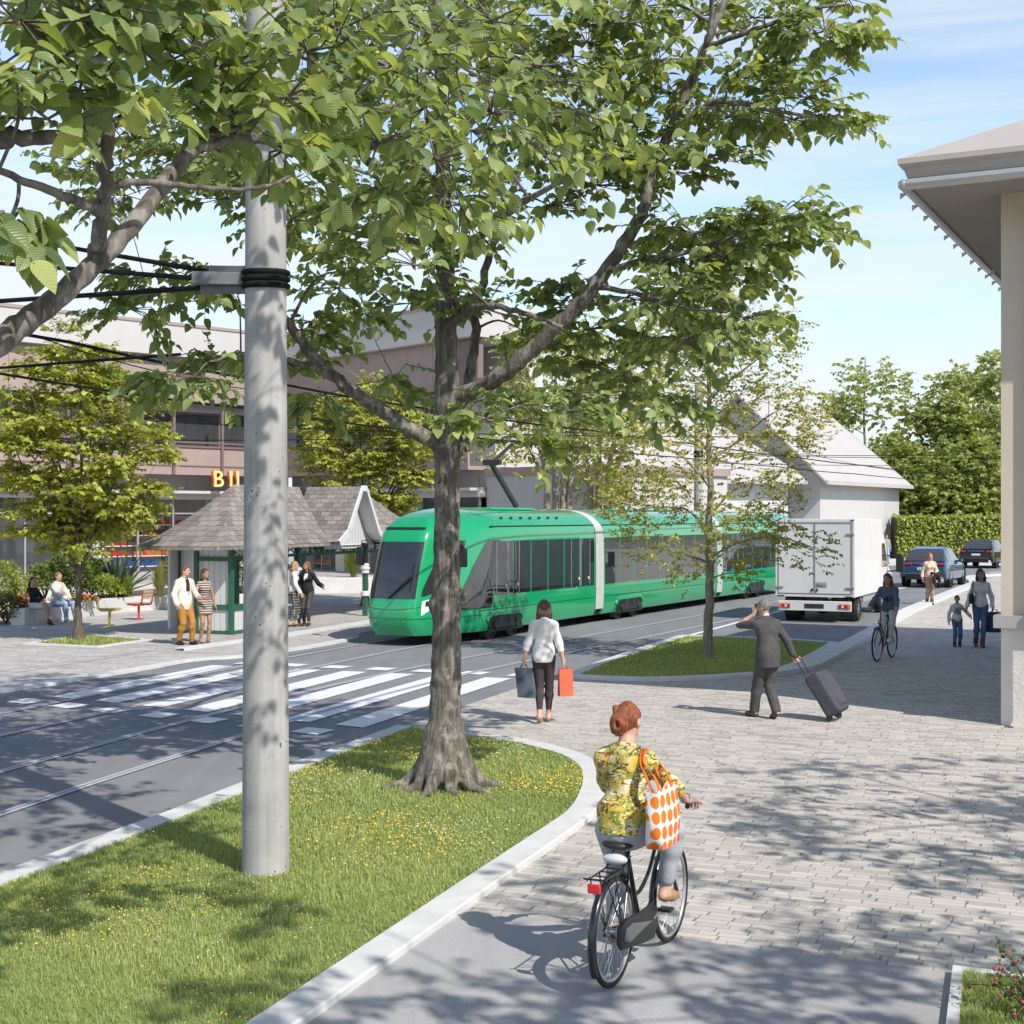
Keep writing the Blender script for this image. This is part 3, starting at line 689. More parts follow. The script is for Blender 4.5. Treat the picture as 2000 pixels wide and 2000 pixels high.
KK(m_green, 'rail', each=True, boxes=[(-.02,.1,.06,1.0,0,.09),(-.02,.1,.06,1.0,.62,.76),(-.02,.1,.06,1.0,1.86,1.97),(.06,1.25,-.02,.09,0,.09),(.06,1.25,-.02,.09,.62,.76),(9.2,11,-.03,.09,.0,.1),(9.2,11,-.03,.09,.62,.76)])
# free posts with white turned rings
def kpost(a, d, rings=True):
    p = KK(m_green, 'post', [(a-.065,a+.065,d-.065,d+.065,0,ze-.1)], bevel=.01)
    if rings:
        mb = MB(); c = fk(a,d,0); s = [(.09,-.14),(.13,-.12),(.13,-.06),(.105,-.05),(.15,-.01),(.15,.05),(.11,.07),(.13,.10),(.12,.16),(.08,.18)]
        mb.lathe([(r,z+1.42) for r,z in s], c, 16); mb.build('post_ring', m_kwhite, p, world=True); mb = MB(); mb.lathe([(.08,.60),(.13,.62),(.13,.74),(.08,.76)], c, 16); mb.build('post_ring', m_kwhite, p, world=True)
kpost(3.3,0); kpost(7.3,0); kpost(3.3,1.95,False); kpost(7.0,1.95,False); kpost(.55,.5)
# lattice frieze between the posts
def frieze(a0, a1, d=0.0):
    KK(m_green, 'frieze_rail', [(a0,a1,d-.03,d+.05,1.90,1.98)])
    n_ = max(1, round((a1-a0)/.62)); st = (a1-a0)/n_
    for i in range(n_):
        b = a0+i*st; c = b+st/2; mb = MB()
        mb.slab([fk(b+.05,d-.01,1.99),fk(b+.16,d-.01,1.99),fk(c+.04,d-.01,2.10),fk(b+.16,d-.01,2.16),fk(b+.05,d-.01,2.16),fk(c-.10,d-.01,2.08)], tuple(kq*.03)+(0,))
        mb.slab([fk(b+st-.05,d-.01,1.99),fk(b+st-.16,d-.01,1.99),fk(c-.04,d-.01,2.10),fk(b+st-.16,d-.01,2.16),fk(b+st-.05,d-.01,2.16),fk(c+.10,d-.01,2.08)], tuple(kq*.03)+(0,))
        mb.build('fretwork', m_kwhite, ks, world=True, smooth=None)
    KK(m_green, 'frieze_stud', each=True, boxes=[(a0+i*st-.02,a0+i*st+.02,d-.02,d+.03,1.98,ze-.1) for i in range(n_+1)])
frieze(.06,3.24); frieze(3.36,7.24); frieze(7.36,9.15)
# ================================================================== pole, wires, planters, chairs
m_conc = None
def concrete():
    m, nt, b = nodes('cast_concrete'); n = N(nt); co = n('TexCoord').outputs['Object']
    a = n('TexNoise', {'Vector': co, 'Scale': 2.2, 'Detail': 6.0, 'Roughness': .65}).outputs['Fac']
    st = n('TexNoise', {'Vector': n('Mapping', {'Vector': co, 'Scale': (9,9,.35)}).outputs[0], 'Scale': 2.0, 'Detail': 4.0}).outputs['Fac']
    v = n('TexVoronoi', {'Vector': co, 'Scale': 17.0}).outputs['Distance']
    sel = n('TexNoise', {'Vector': co, 'Scale': 5.0}).outputs['Fac']
    pit = n.math('MULTIPLY', n.math('LESS_THAN', v, n.math('MULTIPLY', n.math('SUBTRACT', sel, .44), .75)), 1.0)
    base = n.ramp(n.math('ADD', n.math('MULTIPLY', a, .6), n.math('MULTIPLY', st, .4)), [(.3,(.25,.245,.24)),(.7,(.48,.465,.45))])
    nt.links.new(n.mix(pit, base, (.10,.095,.09,1)), b.inputs['Base Color']); b.inputs['Roughness'].default_value = .85
    nt.links.new(n('Bump', {'Strength': .5, 'Distance': .01, 'Height': n.math('SUBTRACT', n.math('MULTIPLY', a, .4), pit)}).outputs[0], b.inputs['Normal']); return m
m_conc = concrete(); m_rub = pm('black_rubber', (.010,.010,.011), .8, .1, spec=.15); m_clamp = pm('clamp_grey', (.15,.15,.165), .5, .06)
pb = G(519,1700,.05)
pole = thing('concrete_pole', 'tall round concrete tram pole standing in the near lawn beside the big tree', 'pole', (pb[0],pb[1],0))
mb = MB(); mb.lathe([(.196-.0052*z, z) for z in np.linspace(-.05,9.2,24)]+[(0,9.2)], (0,0,0), 40); mb.build('shaft', m_conc, pole, smooth=60)
D0 = pb[1]; zc = 3+(1008-546)/F*D0
mb = MB()
for dz in (-.055,.0,.055): 
    ring_ = [(.182*math.cos(a)+.0, .182*math.sin(a), zc+dz+.012*math.sin(a)) for a in np.linspace(0,2*math.pi,33)]
    mb.tube(ring_, .024, 8)
mb.build('clamp_band', m_rub, pole)
ends = []
for k,(px,py,h,dy,dz0) in enumerate([(413,531,.10,.2,.06),(375,543,.105,-.05,.0),(393,562,.10,.05,-.07)]):
    e = V(*W(px,py,D0+dy))-V(pb[0],pb[1],0); a = V(-.14,-.04+.03*k,zc+dz0*.9); mb = MB(); mb.beam(a, e, .07, h); mb.build('bracket', m_clamp, pole, bevel=.006); ends.append(e+V(pb[0],pb[1],0))
# span wires fixed to the brackets, running out over the road to masts beyond the left edge
def wire(name, pts, r, lab, grp, sag=0.0, parent=None):
    mb = MB()
    p = [V(*q) for q in pts]; out = []
    for i in range(len(p)-1):
        for t in np.linspace(0,1,9)[:-1]: q = p[i]+(p[i+1]-p[i])*t; q[2] -= sag*4*t*(1-t); out.append(q)
    out.append(p[-1]); mb.tube(out, r, 6)
    return tag(mb.build(name, m_rub, parent), lab, 'wire', grp)
for k,(px,py,dd,lab) in enumerate([(-60,450,15.2,'black span wire rising left, topmost of three on the pole bracket'),(-60,510,15.5,'black span wire running nearly level left from the pole bracket, middle of three'),(-60,592,14.6,'black span wire dropping left from the pole bracket, lowest of three')]):
    wire('span_wire', pts=[ends[k], W(px,py,dd), V(*W(px,py,dd))*1.0+ (V(*W(px,py,dd))-ends[k])*2.2*V(1,1,.9)], r=.024, lab=lab, grp='span wires on the concrete pole')
# contact wires over both tracks
def over(trk, z): return [(q[0],q[1],z) for q in trk[::10]]
wire('contact_wire', over(trkA[20:], 5.05), .021, 'black contact wire above the far track, the one the tram collector touches', 'overhead wires', .03)
wire('contact_wire', over(trkB[20:], 5.05), .021, 'black contact wire above the near track beyond the big tree', 'overhead wires', .03)
wire('carrier_wire', [(q[0],q[1],5.75) for q in trkA[30::18]], .010, 'thin upper wire hung above the far contact wire', 'overhead wires', .35)
# pull-off wires: join a track's wire to its outer masts
pv = W(352,692,17.9)
wire('pull_off_wire', [pv, W(-60,723,20.5), (-16,24,5.3)], .021, 'black pull-off wire making a V with the contact wire at the left', 'overhead wires')
for lab,a,b in (('black cross wire spanning the tracks behind the tram collector',(-9.5,45,5.9),(8.2,38.5,5.15)),('black cross wire running to the far concrete pole',(7.6,58,5.6),(19.5,54,5.4)),('black cross wire over the road before the white house',(10,70,5.6),(30,62,5.3)),('thin black cross wire passing the brown shop front',(-16.5,41,5.35),(-1.5,37.8,5.1)),('long black cross wire reaching the right building',(7.6,58,5.5),(30,52,5.2))):
    wire('cross_wire', [a,b], .014, lab, 'cross wires', .12)
far_p = thing('far_pole', 'slim pale pole rising behind the tram and thin tree', 'pole', (7.6,58,0))
mb = MB(); mb.lathe([(.20-.006*z, z) for z in np.linspace(0,8.45,10)]+[(0,8.45)], (0,0,0), 20); mb.build('shaft', m_conc, far_p, smooth=60)
mb = MB(); mb.lathe([(.19,5.4),(.19,5.65)], (0,0,0), 20); mb.build('clamp_band', m_rub, far_p)

# ---- curved planter walls on the plaza
m_plant = pm('planter_concrete', (.62,.61,.60), .8, .06, 2, bump=.2, bscale=40)
def wallpath(name, lab, pts, h, wdt, coat=None):
    a = offs(pts, 0), offs(pts, -wdt) ; p, q = a; k = len(p); t = thing(name, lab, 'planter', (p[0][0],p[0][1],0)); mb = MB()
    vs = [(*c,0) for c in p]+[(*c,h) for c in p]+[(*c,h) for c in q]+[(*c,0) for c in q]
    mb.add(vs, [(r*k+i,r*k+i+1,(r+1)*k+i+1,(r+1)*k+i) for r in range(3) for i in range(k-1)]+[(0,k,2*k,3*k),(4*k-1,3*k-1,2*k-1,k-1)])
    mb.build('wall', m_plant, t, world=True, smooth=None, bevel=.012); return t, q
w1 = [tuple(q[:2]) for q in crom([G(48,1222),G(123,1211.5),G(180,1204),G(254,1195),G(344,1190),G(420,1189),G(520,1188)],5)]
pw, _ = wallpath('planter_wall', 'long low white seat wall curving along the planting bed', w1, .46, -.42)
q1 = [tuple(q[:2]) for q in crom([G(30,1186),G(120,1178),G(230,1178),G(330,1172),G(430,1166)],5)]
wallpath('planter_wall', 'second grey planter wall behind the seated couple', [(x-.2,y+1.2) for x,y in q1], .55, -.25)
# soil strip between
mb = MB(); k = len(w1); b2 = [(x-.6+1.2*0,y+7) for x,y in w1]
mb.add([(*c,.40) for c in offs(w1,.42)]+[(*c,.40) for c in b2], [(i,i+1,k+i+1,k+i) if True else 0 for i in range(k-1)]); tag(mb.build('planting_bed', pm('bed_soil',(.10,.085,.06),.95,.3,6,bump=.8,bscale=30), smooth=None), kind='structure')
bx = thing('planter_box', 'grey concrete planter box with tall grass seen behind the kiosk posts', 'planter', G(675,1163))
mb = MB(); c = G(690,1160); mb.box((c[0]-bx.location[0]-.1,c[1]-bx.location[1]+1,.30),(3.0,1.6,.60), .1); mb.build('wall', m_plant, bx, bevel=.02)

# ---- two swivel chairs
m_slat = pm('chair_wood', (.44,.35,.25), .6, .12, 9, stretch=(1,9,1))
def chair(lab, base, rz, cm):
    t = thing('swivel_chair', lab, 'chair', base, rz, 'steel and wood chairs on the plaza')
    mb = MB(); mb.lathe([(0,0),(.15,0),(.15,.014),(.0,.014)], n=20); mb.build('base_plate', cm, t)
    mb = MB(); mb.cyl((0,0,.012),(0,0,.44),.035); mb.build('pedestal', cm, t)
    for s in (-1,1):
        mb = MB(); pts = crom([(s*.21,.24,.455),(s*.21,-.1,.45),(s*.21,-.24,.46),(s*.21,-.30,.52),(s*.21,-.36,.88)],4)
        for a,b in zip(pts[:-1],pts[1:]): mb.beam(a,b,.02,.055,up=(1,0,0) if abs(b[2]-a[2])>.05 else (0,0,1))
        mb.build('side_frame', cm, t)
    mb = MB(); mb.box((0,0,.425),(.42,.06,.03)); mb.build('cross_bar', cm, t)
    mb = MB()
    for y in np.linspace(-.2,.28,7): mb.box((0,y,.487),(.46,.072,.024))
    mb.build('seat', m_slat, t, bevel=.004)
    mb = MB()
    for q in range(3): mb.box((0,-.325-.017*q,.66+.085*q),(.40,.022,.078))
    mb.build('backrest', m_slat, t, bevel=.004); return t
chair('yellow steel chair with wooden seat standing on the plaza near the left tree', G(214,1224), R(-68), pm('yellow_steel',(.66,.56,.06),.4,.05))
chair('red steel chair with wooden seat standing by the white seat wall', G(271,1211), R(62), pm('red_steel',(.62,.05,.05),.4,.05))

# ---- planter edge at lower right
rb = thing('corner_planter', 'pale kerb edging around the flower bed at lower right', 'planter', G(1862,1904))
a0, a1 = V(*G(1861,1905)[:2]), V(*G(2000,1923)[:2]); d1 = nrm(a1-a0); a1 = a0+d1*3.2; dn = nrm(V(*G(1850,2000)[:2])-a0); b0 = a0+dn*2.6; b1 = a1+dn*2.6
po = ccw([tuple(a0),tuple(a1),tuple(b1),tuple(b0)]); pi = [tuple(q) for q in offs(po,.115,True)]; mb = MB()
vs = [(*q,0) for q in po]+[(*q,.07) for q in po]+[(*q,.07) for q in pi]+[(*q,.0) for q in pi]
mb.add(vs, [(r*4+i,r*4+(i+1)%4,(r+1)*4+(i+1)%4,(r+1)*4+i) for r in range(3) for i in range(4)]); mb.build('edging', m_kerb, rb, world=True, smooth=None)
sheet('bed_soil', pi, .03, m_lawn); in3 = pi
# square tree bed on the plaza
tb = [G(44,1259)[:2],G(190,1266)[:2],G(300,1251)[:2],G(170,1241.5)[:2]]; tb = ccw([tuple(q) for q in tb])
tk = thing('tree_bed_edging', 'flat pale edging framing the grass square under the left plaza tree', 'edging', (*tb[0],0))
ti = [tuple(q) for q in offs(tb,.28,True)]; mb = MB()
vs = [(*q,0) for q in tb]+[(*q,.035) for q in tb]+[(*q,.035) for q in ti]+[(*q,0) for q in ti]
mb.add(vs, [(r*4+i,r*4+(i+1)%4,(r+1)*4+(i+1)%4,(r+1)*4+i) for r in range(3) for i in range(4)]); mb.build('frame', m_kerb, tk, world=True, smooth=None)
in4 = [tuple(q) for q in offs(tb,.32,True)]; sheet('lawn_soil', in4, .025, m_lawn)
# ================================================================== tram
m_tg = pm('tram_green', (.008,.335,.125), .14, .03, .6, spec=.5, coat=.9); m_tgl = pm('tram_green_roof', (.012,.36,.155), .3, .03, .6, coat=.25)
m_tgd = pm('dark_gap', (.01,.02,.015), .6, .1); m_tglass = pm('tram_glass', (.022,.025,.028), .015, .25, .4, spec=.8, coat=1.0)
m_black = pm('black_paint', (.012,.012,.013), .35, .1); m_dkmetal = pm('dark_metal', (.05,.05,.052), .5, .2, 6, metal=.5)
m_tf = pm('truck_frame', (.40,.40,.41), .4, .05, 3, metal=.4)
m_bell = pm('bellows_grey', (.52,.52,.50), .75, .06, 4); m_lampw = pm('lamp_lens', (.75,.77,.78), .08, .05, 5, coat=.8); m_chrome = pm('chrome', (.6,.6,.62), .18, .03, 5, metal=1.0)
TH = math.atan2(.47,.883); tu = V(math.sin(TH),math.cos(TH),0); tn = V(math.cos(TH),-math.sin(TH),0)
T0 = V(-2.84,32.72,0)
tram = thing('tram', 'long bright green articulated tram with dark windows and grey bellows', 'tram', tuple(T0), -TH)
PF = [(.24,1.20),(.36,1.25),(.60,1.275),(1.0,1.285),(1.5,1.285),(2.42,1.27),(2.62,1.245),(2.74,1.22),(2.86,1.12),(2.98,.98),(3.08,.78),(3.15,.52),(3.19,.25),(3.20,0.0)]
zs = np.array([p[0] for p in PF]); ws = np.array([p[1] for p in PF])
S0 = ([.24,.45,.62,.85,1.05,1.5,2.0,2.5,2.62,2.8,2.95,3.08,3.16,3.20],[.20,.06,.02,.02,.07,.20,.36,.55,.62,.80,1.05,1.45,1.85,2.1])
NP = np.array(crom([(0,0),(.22,.006),(.40,.03),(.53,.17),(.67,.56),(.81,1.05),(.93,1.55),(1,2.1)], 12)); NV = np.linspace(0,1,len(NP))
def nose(z, a):                               # a in [-pi/2, pi/2]: 0 = tip, +-pi/2 = side
    w_ = np.interp(z, zs, ws); s0 = np.interp(z, S0[0], S0[1]); v_ = min(1,abs(a)/(math.pi/2))
    return V(math.copysign(w_*np.interp(v_,NV,NP[:,0]),a), s0+np.interp(v_,NV,NP[:,1])*min(1,w_/1.0)**.5, z)
def tsurf(z, u, s1):                          # u: [-1,-.5] left side, [-.5,.5] nose arc, [.5,1] right side
    if abs(u) <= .5: return nose(z, u*math.pi)
    e = nose(z, math.copysign(math.pi/2,u)); t = (abs(u)-.5)/.5; e[1] = e[1]+(s1-e[1])*t; return e
SEC = [(None,8.62),(9.12,18.5),(19.0,27.6)]
def tpatch(name, mat, z0, z1, u0, u1, parent, off=.006, nz=6, nu=14, s1=8.62, edge=None, zl=None):
    mb = MB()
    def fn_(i,j):
        u = u0+(u1-u0)*j; zz = z0+(z1-z0)*i
        if zl is not None: lo, hi = zl(u); zz = lo+(hi-lo)*i
        p = tsurf(zz,u,s1); du = tsurf(zz,min(1,u+.004),s1)-tsurf(zz,max(-1,u-.004),s1); dz = tsurf(zz+.01,u,s1)-tsurf(zz-.01,u,s1)
        nn = nrm(np.cross(du,dz)); return p+nn*off
    mb.grid(fn_, nz, nu); return mb.build(name, mat, parent, smooth=60)
mb = MB(); ua = np.concatenate([[-1,-.75],np.linspace(-.5,.5,57),[.75,1]])
zl_ = np.concatenate([np.linspace(.24,2.6,16),np.linspace(2.66,3.2,14)])
mb.add([tsurf(z,u,8.62) for z in zl_ for u in ua], [(i*len(ua)+j,i*len(ua)+j+1,(i+1)*len(ua)+j+1,(i+1)*len(ua)+j) for i in range(len(zl_)-1) for j in range(len(ua)-1)])
body = mb.build('car_body', m_tg, tram, smooth=60)
def side(w, s, z): return V(w, s, z)
def car_sec(s0, s1):
    mb = MB(); prof = [(np.interp(z,zs,ws),z) for z in zl_]; full = prof+[(-x,z) for x,z in prof[::-1]]; k = len(full)
    mb.add([(x,s0,z) for x,z in full]+[(x,s1,z) for x,z in full], [(i,k+i,k+(i+1)%k,(i+1)%k) for i in range(k)]+[tuple(range(k)),tuple(range(2*k-1,k-1,-1))])
    return mb.build('car_body', m_tg, tram, smooth=50)
bodies = [body]+[car_sec(a,b) for a,b in SEC[1:]]
def sbox(name, mat, s0, s1, z0, z1, parent, x0=1.262, x1=1.293, both=True, each=True):
    out = []
    for sg in ((1,-1) if both else (1,)):
        mb = MB(); mb.box((sg*(x0+x1)/2,(s0+s1)/2,(z0+z1)/2),(x1-x0,s1-s0,z1-z0)); out.append(mb.build(name, mat, parent, smooth=None))
    return out
for bi,(b,(a0,a1)) in enumerate(zip(bodies, SEC)):
    a0 = 2.72 if a0 is None else a0+.12; a1 -= .12
    sbox('window_band', m_tglass, a0, a1, 1.08, 2.39, b, 1.25, 1.289)
    n_ = max(3, round((a1-a0)/1.05))
    for i in range(1,n_): sbox('window_divider', m_tg, a0+(a1-a0)*i/n_-.018, a0+(a1-a0)*i/n_+.018, 1.07, 2.40, b, 1.25, 1.295)
    sbox('roof_gap', m_tgd, a0-.1, a1+.1, 2.735, 2.765, b, 1.20, 1.228); 
    if bi: sbox('skirt_line', m_tgd, a0, a1, .735, .745, b, 1.27, 1.2885)
    else: sbox('skirt_line', m_tgd, 2.0, a1, .735, .745, b, 1.27, 1.2885)
    for q in range(3):
        s = a0+(a1-a0)*(.2+.3*q); mb = MB(); mb.box((1.291,s,1.08),(.008,.05,.03)); mb.box((1.291,s,1.02),(.008,.05,.03)) if False else None; mb.build('side_marker', pm('amber_lens',(.75,.25,.03),.2,.05), b, smooth=None)
    for q in range(7 if bi==0 else 4):
        s = a0+.8+q*(.52 if bi==0 else .9); mb = MB(); mb.box((1.035,s,2.955),(.05,.07,.05), 0); mb.build('roof_vent', m_tgd, b, smooth=None)
# passenger doors in the glazed band
for b,s0 in ((bodies[0],2.8),(bodies[0],7.0),(bodies[1],13.5),(bodies[2],20.0),(bodies[2],25.2)):
    for d in (0,.62):
        dr = sbox('door_leaf', m_tglass, s0+d, s0+d+.60, 1.09, 2.38, b, 1.26, 1.2915)[0]
        mb = MB(); 
        for q in (.02,.58): mb.box((1.2945,s0+d+q,1.735),(.006,.022,1.28))
        mb.build('door_frame', m_tf, dr, smooth=None)
        mb = MB(); mb.cyl((1.29,s0+d+.5,1.30),(1.306,s0+d+.5,1.30),.04,n=14); mb.build('door_button', pm('button_yellow',(.8,.7,.3),.3,.05), dr)
# front windscreen, cab side glass, front details
tpatch('windscreen', m_tglass, 1.10, 2.40, -.185, .185, body, .010, 10, 22)
tpatch('cab_window', m_tglass, 0,0, .222, .375, body, .012, 10, 16, zl=lambda u: (1.14+(u-.222)*1.3, min(2.42,1.30+(u-.222)*15.5)))
tpatch('cab_window', m_tglass, 0,0, -.375, -.222, body, .012, 10, 16, zl=lambda u: (1.14+(-u-.222)*1.3, min(2.42,1.30+(-u-.222)*15.5)))
tpatch('cab_door_glass', m_tglass, 0,0, .365, .535, body, .013, 8, 12, zl=lambda u: (.80, min(2.42,.86+(u-.365)*15)))
tpatch('cab_door_glass', m_tglass, 0,0, -.535, -.365, body, .013, 8, 12, zl=lambda u: (.80, min(2.42,.86+(-u-.365)*15)))
tpatch('destination_panel', m_tgd, 2.675, 2.735, -.165, .165, body, .012, 2, 20)
for s in (-1,1):
    h = tpatch('headlight', m_lampw, 0,0, .228*s if s>0 else -.285, .285*s if s>0 else -.228, body, .016, 6, 5, zl=lambda u: (.70+(abs(u)-.228)*3.2,1.04+(abs(u)-.228)*1.2))
    tpatch('headlight_lens', m_tgd, 0,0, .245*s if s>0 else -.275, .275*s if s>0 else -.245, h, .022, 2, 3, zl=lambda u: (.92,1.04))
tpatch('nose_line', m_tgd, .635, .645, -.5, .5, body, .006, 1, 40)
tpatch('nose_line', m_tgd, 0,0, -.30, .30, body, .006, 1, 30, zl=lambda u: (.84+.7*abs(u)**1.6, .85+.7*abs(u)**1.6))
for u in (-.26,-.1,.1,.26):
    p = tsurf(.58,u,8.62); mb = MB(); mb.ell(tuple(p), .022, 8, 6); mb.build('parking_sensor', m_chrome, body)
# wiper
wp = MB(); A = tsurf(1.10,-.02,8.62)+V(.0,-.03,0); B = tsurf(1.60,.125,8.62)+V(0,-.05,0); wp.tube([A,B],.012,6); wp.tube([A+V(.05,0,0),B+V(.02,0,-.05)],.010,6)
wp.tube([tsurf(1.30,.135,8.62)+V(0.01,-.045,0),tsurf(1.92,.138,8.62)+V(0,-.045,0)],.018,6); wp.build('wiper', m_black, tram)
# mirrors on arms
for s in (-1,1):
    q = tsurf(2.40,.36*s,8.62); mb = MB(); mb.tube([q, q+V(s*.28,-.42,.03), q+V(s*.36,-.60,.0), q+V(s*.37,-.62,-.18)],.014,6); mm = mb.build('mirror_arm', m_black, tram)
    mb = MB(); mb.box(tuple(q+V(s*.39,-.62,-.36)),(.20,.10,.44)); mb.build('mirror', m_black, mm, bevel=.03)
    mb = MB(); mb.box(tuple(q+V(s*.27,-.60,-.10)),(.24,.06,.12), .5*s); mb.build('mirror', m_black, mm, bevel=.02)
# bellows between the sections
for (a,b) in ((8.62,9.12),(18.5,19.0)):
    prof = [(np.interp(z,zs,ws)-.02,z) for z in zl_ if z > .3]; full = prof+[(-x,z) for x,z in prof[::-1]]; k = len(full); mb = MB(); st = np.linspace(a-.01,b+.01,25)
    vs = []
    for i,s in enumerate(st):
        o = .0 if i%2 else -.035
        for x,z in full: vs.append((x+math.copysign(o,x) if abs(x)>.01 else x, s, z+(o if z>2.7 else 0)))
    mb.add(vs, [(i*k+j,(i+1)*k+j,(i+1)*k+(j+1)%k,i*k+(j+1)%k) for i in range(len(st)-1) for j in range(k)]); mb.build('bellows', m_bell, tram, smooth=20)
# running gear
for s in (2.75,3.85,10.4,11.6,22.0,23.3):
    for x in (-1,1):
        wl = MB(); wl.lathe([(0,.0),(.16,.0),(.17,.03),(.26,.03),(.27,.06),(.31,.06),(.33,.0),(.33,-.1),(0,-.1)],(0,0,0),28,np.array([[0,0,x],[0,1,0],[1,0,0]],float))
        wl.v = [(a+x*1.10,b+s,c+.335) for a,b,c in wl.v]; wl.build('wheel', m_dkmetal, tram, smooth=40)
for s0,s1,m in ((2.25,4.35,0),(9.9,12.1,1),(21.5,23.8,2)):
    mb = MB()
    for x in (-1,1):
        mb.box((x*1.25,(s0+s1)/2,.33),(.14,(s1-s0)*.62,.10)); mb.box((x*1.25,(s0+s1)/2-.25,.47),(.12,.30,.20)); mb.cyl((x*1.25,s0+.5,.36),(x*1.345,s0+.5,.36),.10); mb.cyl((x*1.25,s1-.5,.36),(x*1.345,s1-.5,.36),.10); mb.box((x*1.25,(s0+s1)/2+.30,.46),(.12,.2,.24))
    mb.box((0,(s0+s1)/2,.38),(2.2,(s1-s0)*.8,.2)); mb.build('bogie', m_dkmetal, tram, bevel=.01)
    for x in (1,-1):
        mb = MB(); k = 14; prof_ = [(x*1.292,s0-.1,.44)]+[(x*1.292, s0+(s1-s0)*t, .44+.34*min(1,6*t,6*(1-t))) for t in np.linspace(0,1,k)]+[(x*1.292,s1+.1,.44)]
        mb.slab([(x*1.283,s0+.15,.20),(x*1.283,s0+.3,.56),(x*1.283,s1-.3,.56),(x*1.283,s1-.15,.20)], (x*.008,0,0)); mb.build('wheel_shade_plate', m_tgd, tram, smooth=None)  # dark plate on the closed skirt: shade of a wheel opening as colour
        mb = MB(); pts = [(x*1.285,s0+.12,.46),(x*1.29,s0+.2,.58),(x*1.295,s0+.35,.63),(x*1.295,s1-.35,.63),(x*1.29,s1-.2,.58),(x*1.285,s1-.12,.46)]
        for a,b in zip(pts[:-1],pts[1:]): mb.beam(a,b,.05,.10)
        mb.build('wheel_hood', m_tg, tram, bevel=.012)
mb = MB(); mb.box((0,14.5,.30),(2.3,25,.16)); mb.build('underframe', m_black, tram)
# roof gear and current collector
mb = MB(); mb.box((0,5.2,3.185),(1.0,2.3,.07)); mb.box((0,14,3.185),(.9,5,.05)); mb.build('roof_equipment', m_tgl, tram, bevel=.03)
pg = MB(); s = 5.3
pg.beam((-.05,s+1.1,3.25),(-.05,s-.35,4.40),.09,.12); pg.tube([(.0,s+.9,3.25),(.0,s-.45,4.30)],.02,6); pg.tube([(0,s-.35,4.40),(0,s+.75,4.92)],.05,8)
pg.box((0,s-.35,4.4),(.5,.14,.14)); pn = pg.build('current_collector', m_dkmetal, tram)
mb = MB()
for d in (-.18,.18): mb.tube([(-.85,s+.75+d,4.86),(-.62,s+.75+d,5.0),(.62,s+.75+d,5.0),(.85,s+.75+d,4.86)],.022,6)
mb.box((-.5,s+.75,4.97),(.04,.42,.04)); mb.box((.5,s+.75,4.97),(.04,.42,.04)); mb.build('collector_head', m_dkmetal, pn)

# ================================================================== wheels, cars, truck
m_tyre = pm('tyre', (.018,.018,.019), .85, .15, 20); m_alloy = pm('alloy', (.30,.30,.32), .3, .05, 4, metal=.9); m_dkalloy = pm('dark_alloy', (.06,.06,.065), .3, .1, 4, metal=.8)
def wheel(parent, c, r, wdt, x, rim, spokes=5):
    M = np.array([[0,0,x],[0,1,0],[1,0,0]],float)
    t = MB(); t.lathe([(r*.66,wdt/2-.01),(r*.9,wdt/2),(r*.985,wdt*.36),(r,wdt*.2),(r,-wdt*.2),(r*.985,-wdt*.36),(r*.9,-wdt/2),(r*.66,-wdt/2)],c,32,M); to = t.build('wheel', m_tyre, parent, smooth=50)
    t = MB(); t.lathe([(r*.67,wdt/2-.02),(r*.62,wdt/2-.015),(r*.6,wdt/2-.09),(0,wdt/2-.10)],c,32,M)
    for k in range(spokes):
        a = 2*math.pi*k/spokes; d = V(0,math.cos(a),math.sin(a)); cc = V(*c)+V(x*(wdt/2-.05),0,0); t.beam(cc+d*r*.08,cc+d*r*.62,.05,r*.17,up=(1,0,0))
    t.lathe([(r*.16,wdt/2-.02),(0,wdt/2-.015)],c,16,M); t.build('rim', rim, to, smooth=40)
def loft(stn):
    S = [np.array(s,float) for s in stn]; S = np.array(S)      # (K, M, 3) right half, bottom to top
    def f(i, j):
        K_ = S.shape[0]; M_ = S.shape[1]
        def cr(A, t):
            k = min(int(t), len(A)-2); u = t-k; p = [A[max(k-1,0)],A[k],A[k+1],A[min(k+2,len(A)-1)]]
            q = .5*((2*p[1])+(-p[0]+p[2])*u+(2*p[0]-5*p[1]+4*p[2]-p[3])*u*u+(-p[0]+3*p[1]-3*p[2]+p[3])*u**3); lin = p[1]+(p[2]-p[1])*u; return .45*q+.55*lin
        return cr(np.array([cr(S[k],j) for k in range(max(0,int(i)-1),min(K_,int(i)+3))]), i-max(0,int(i)-1))
    return f, S.shape[0]-1, S.shape[1]-1
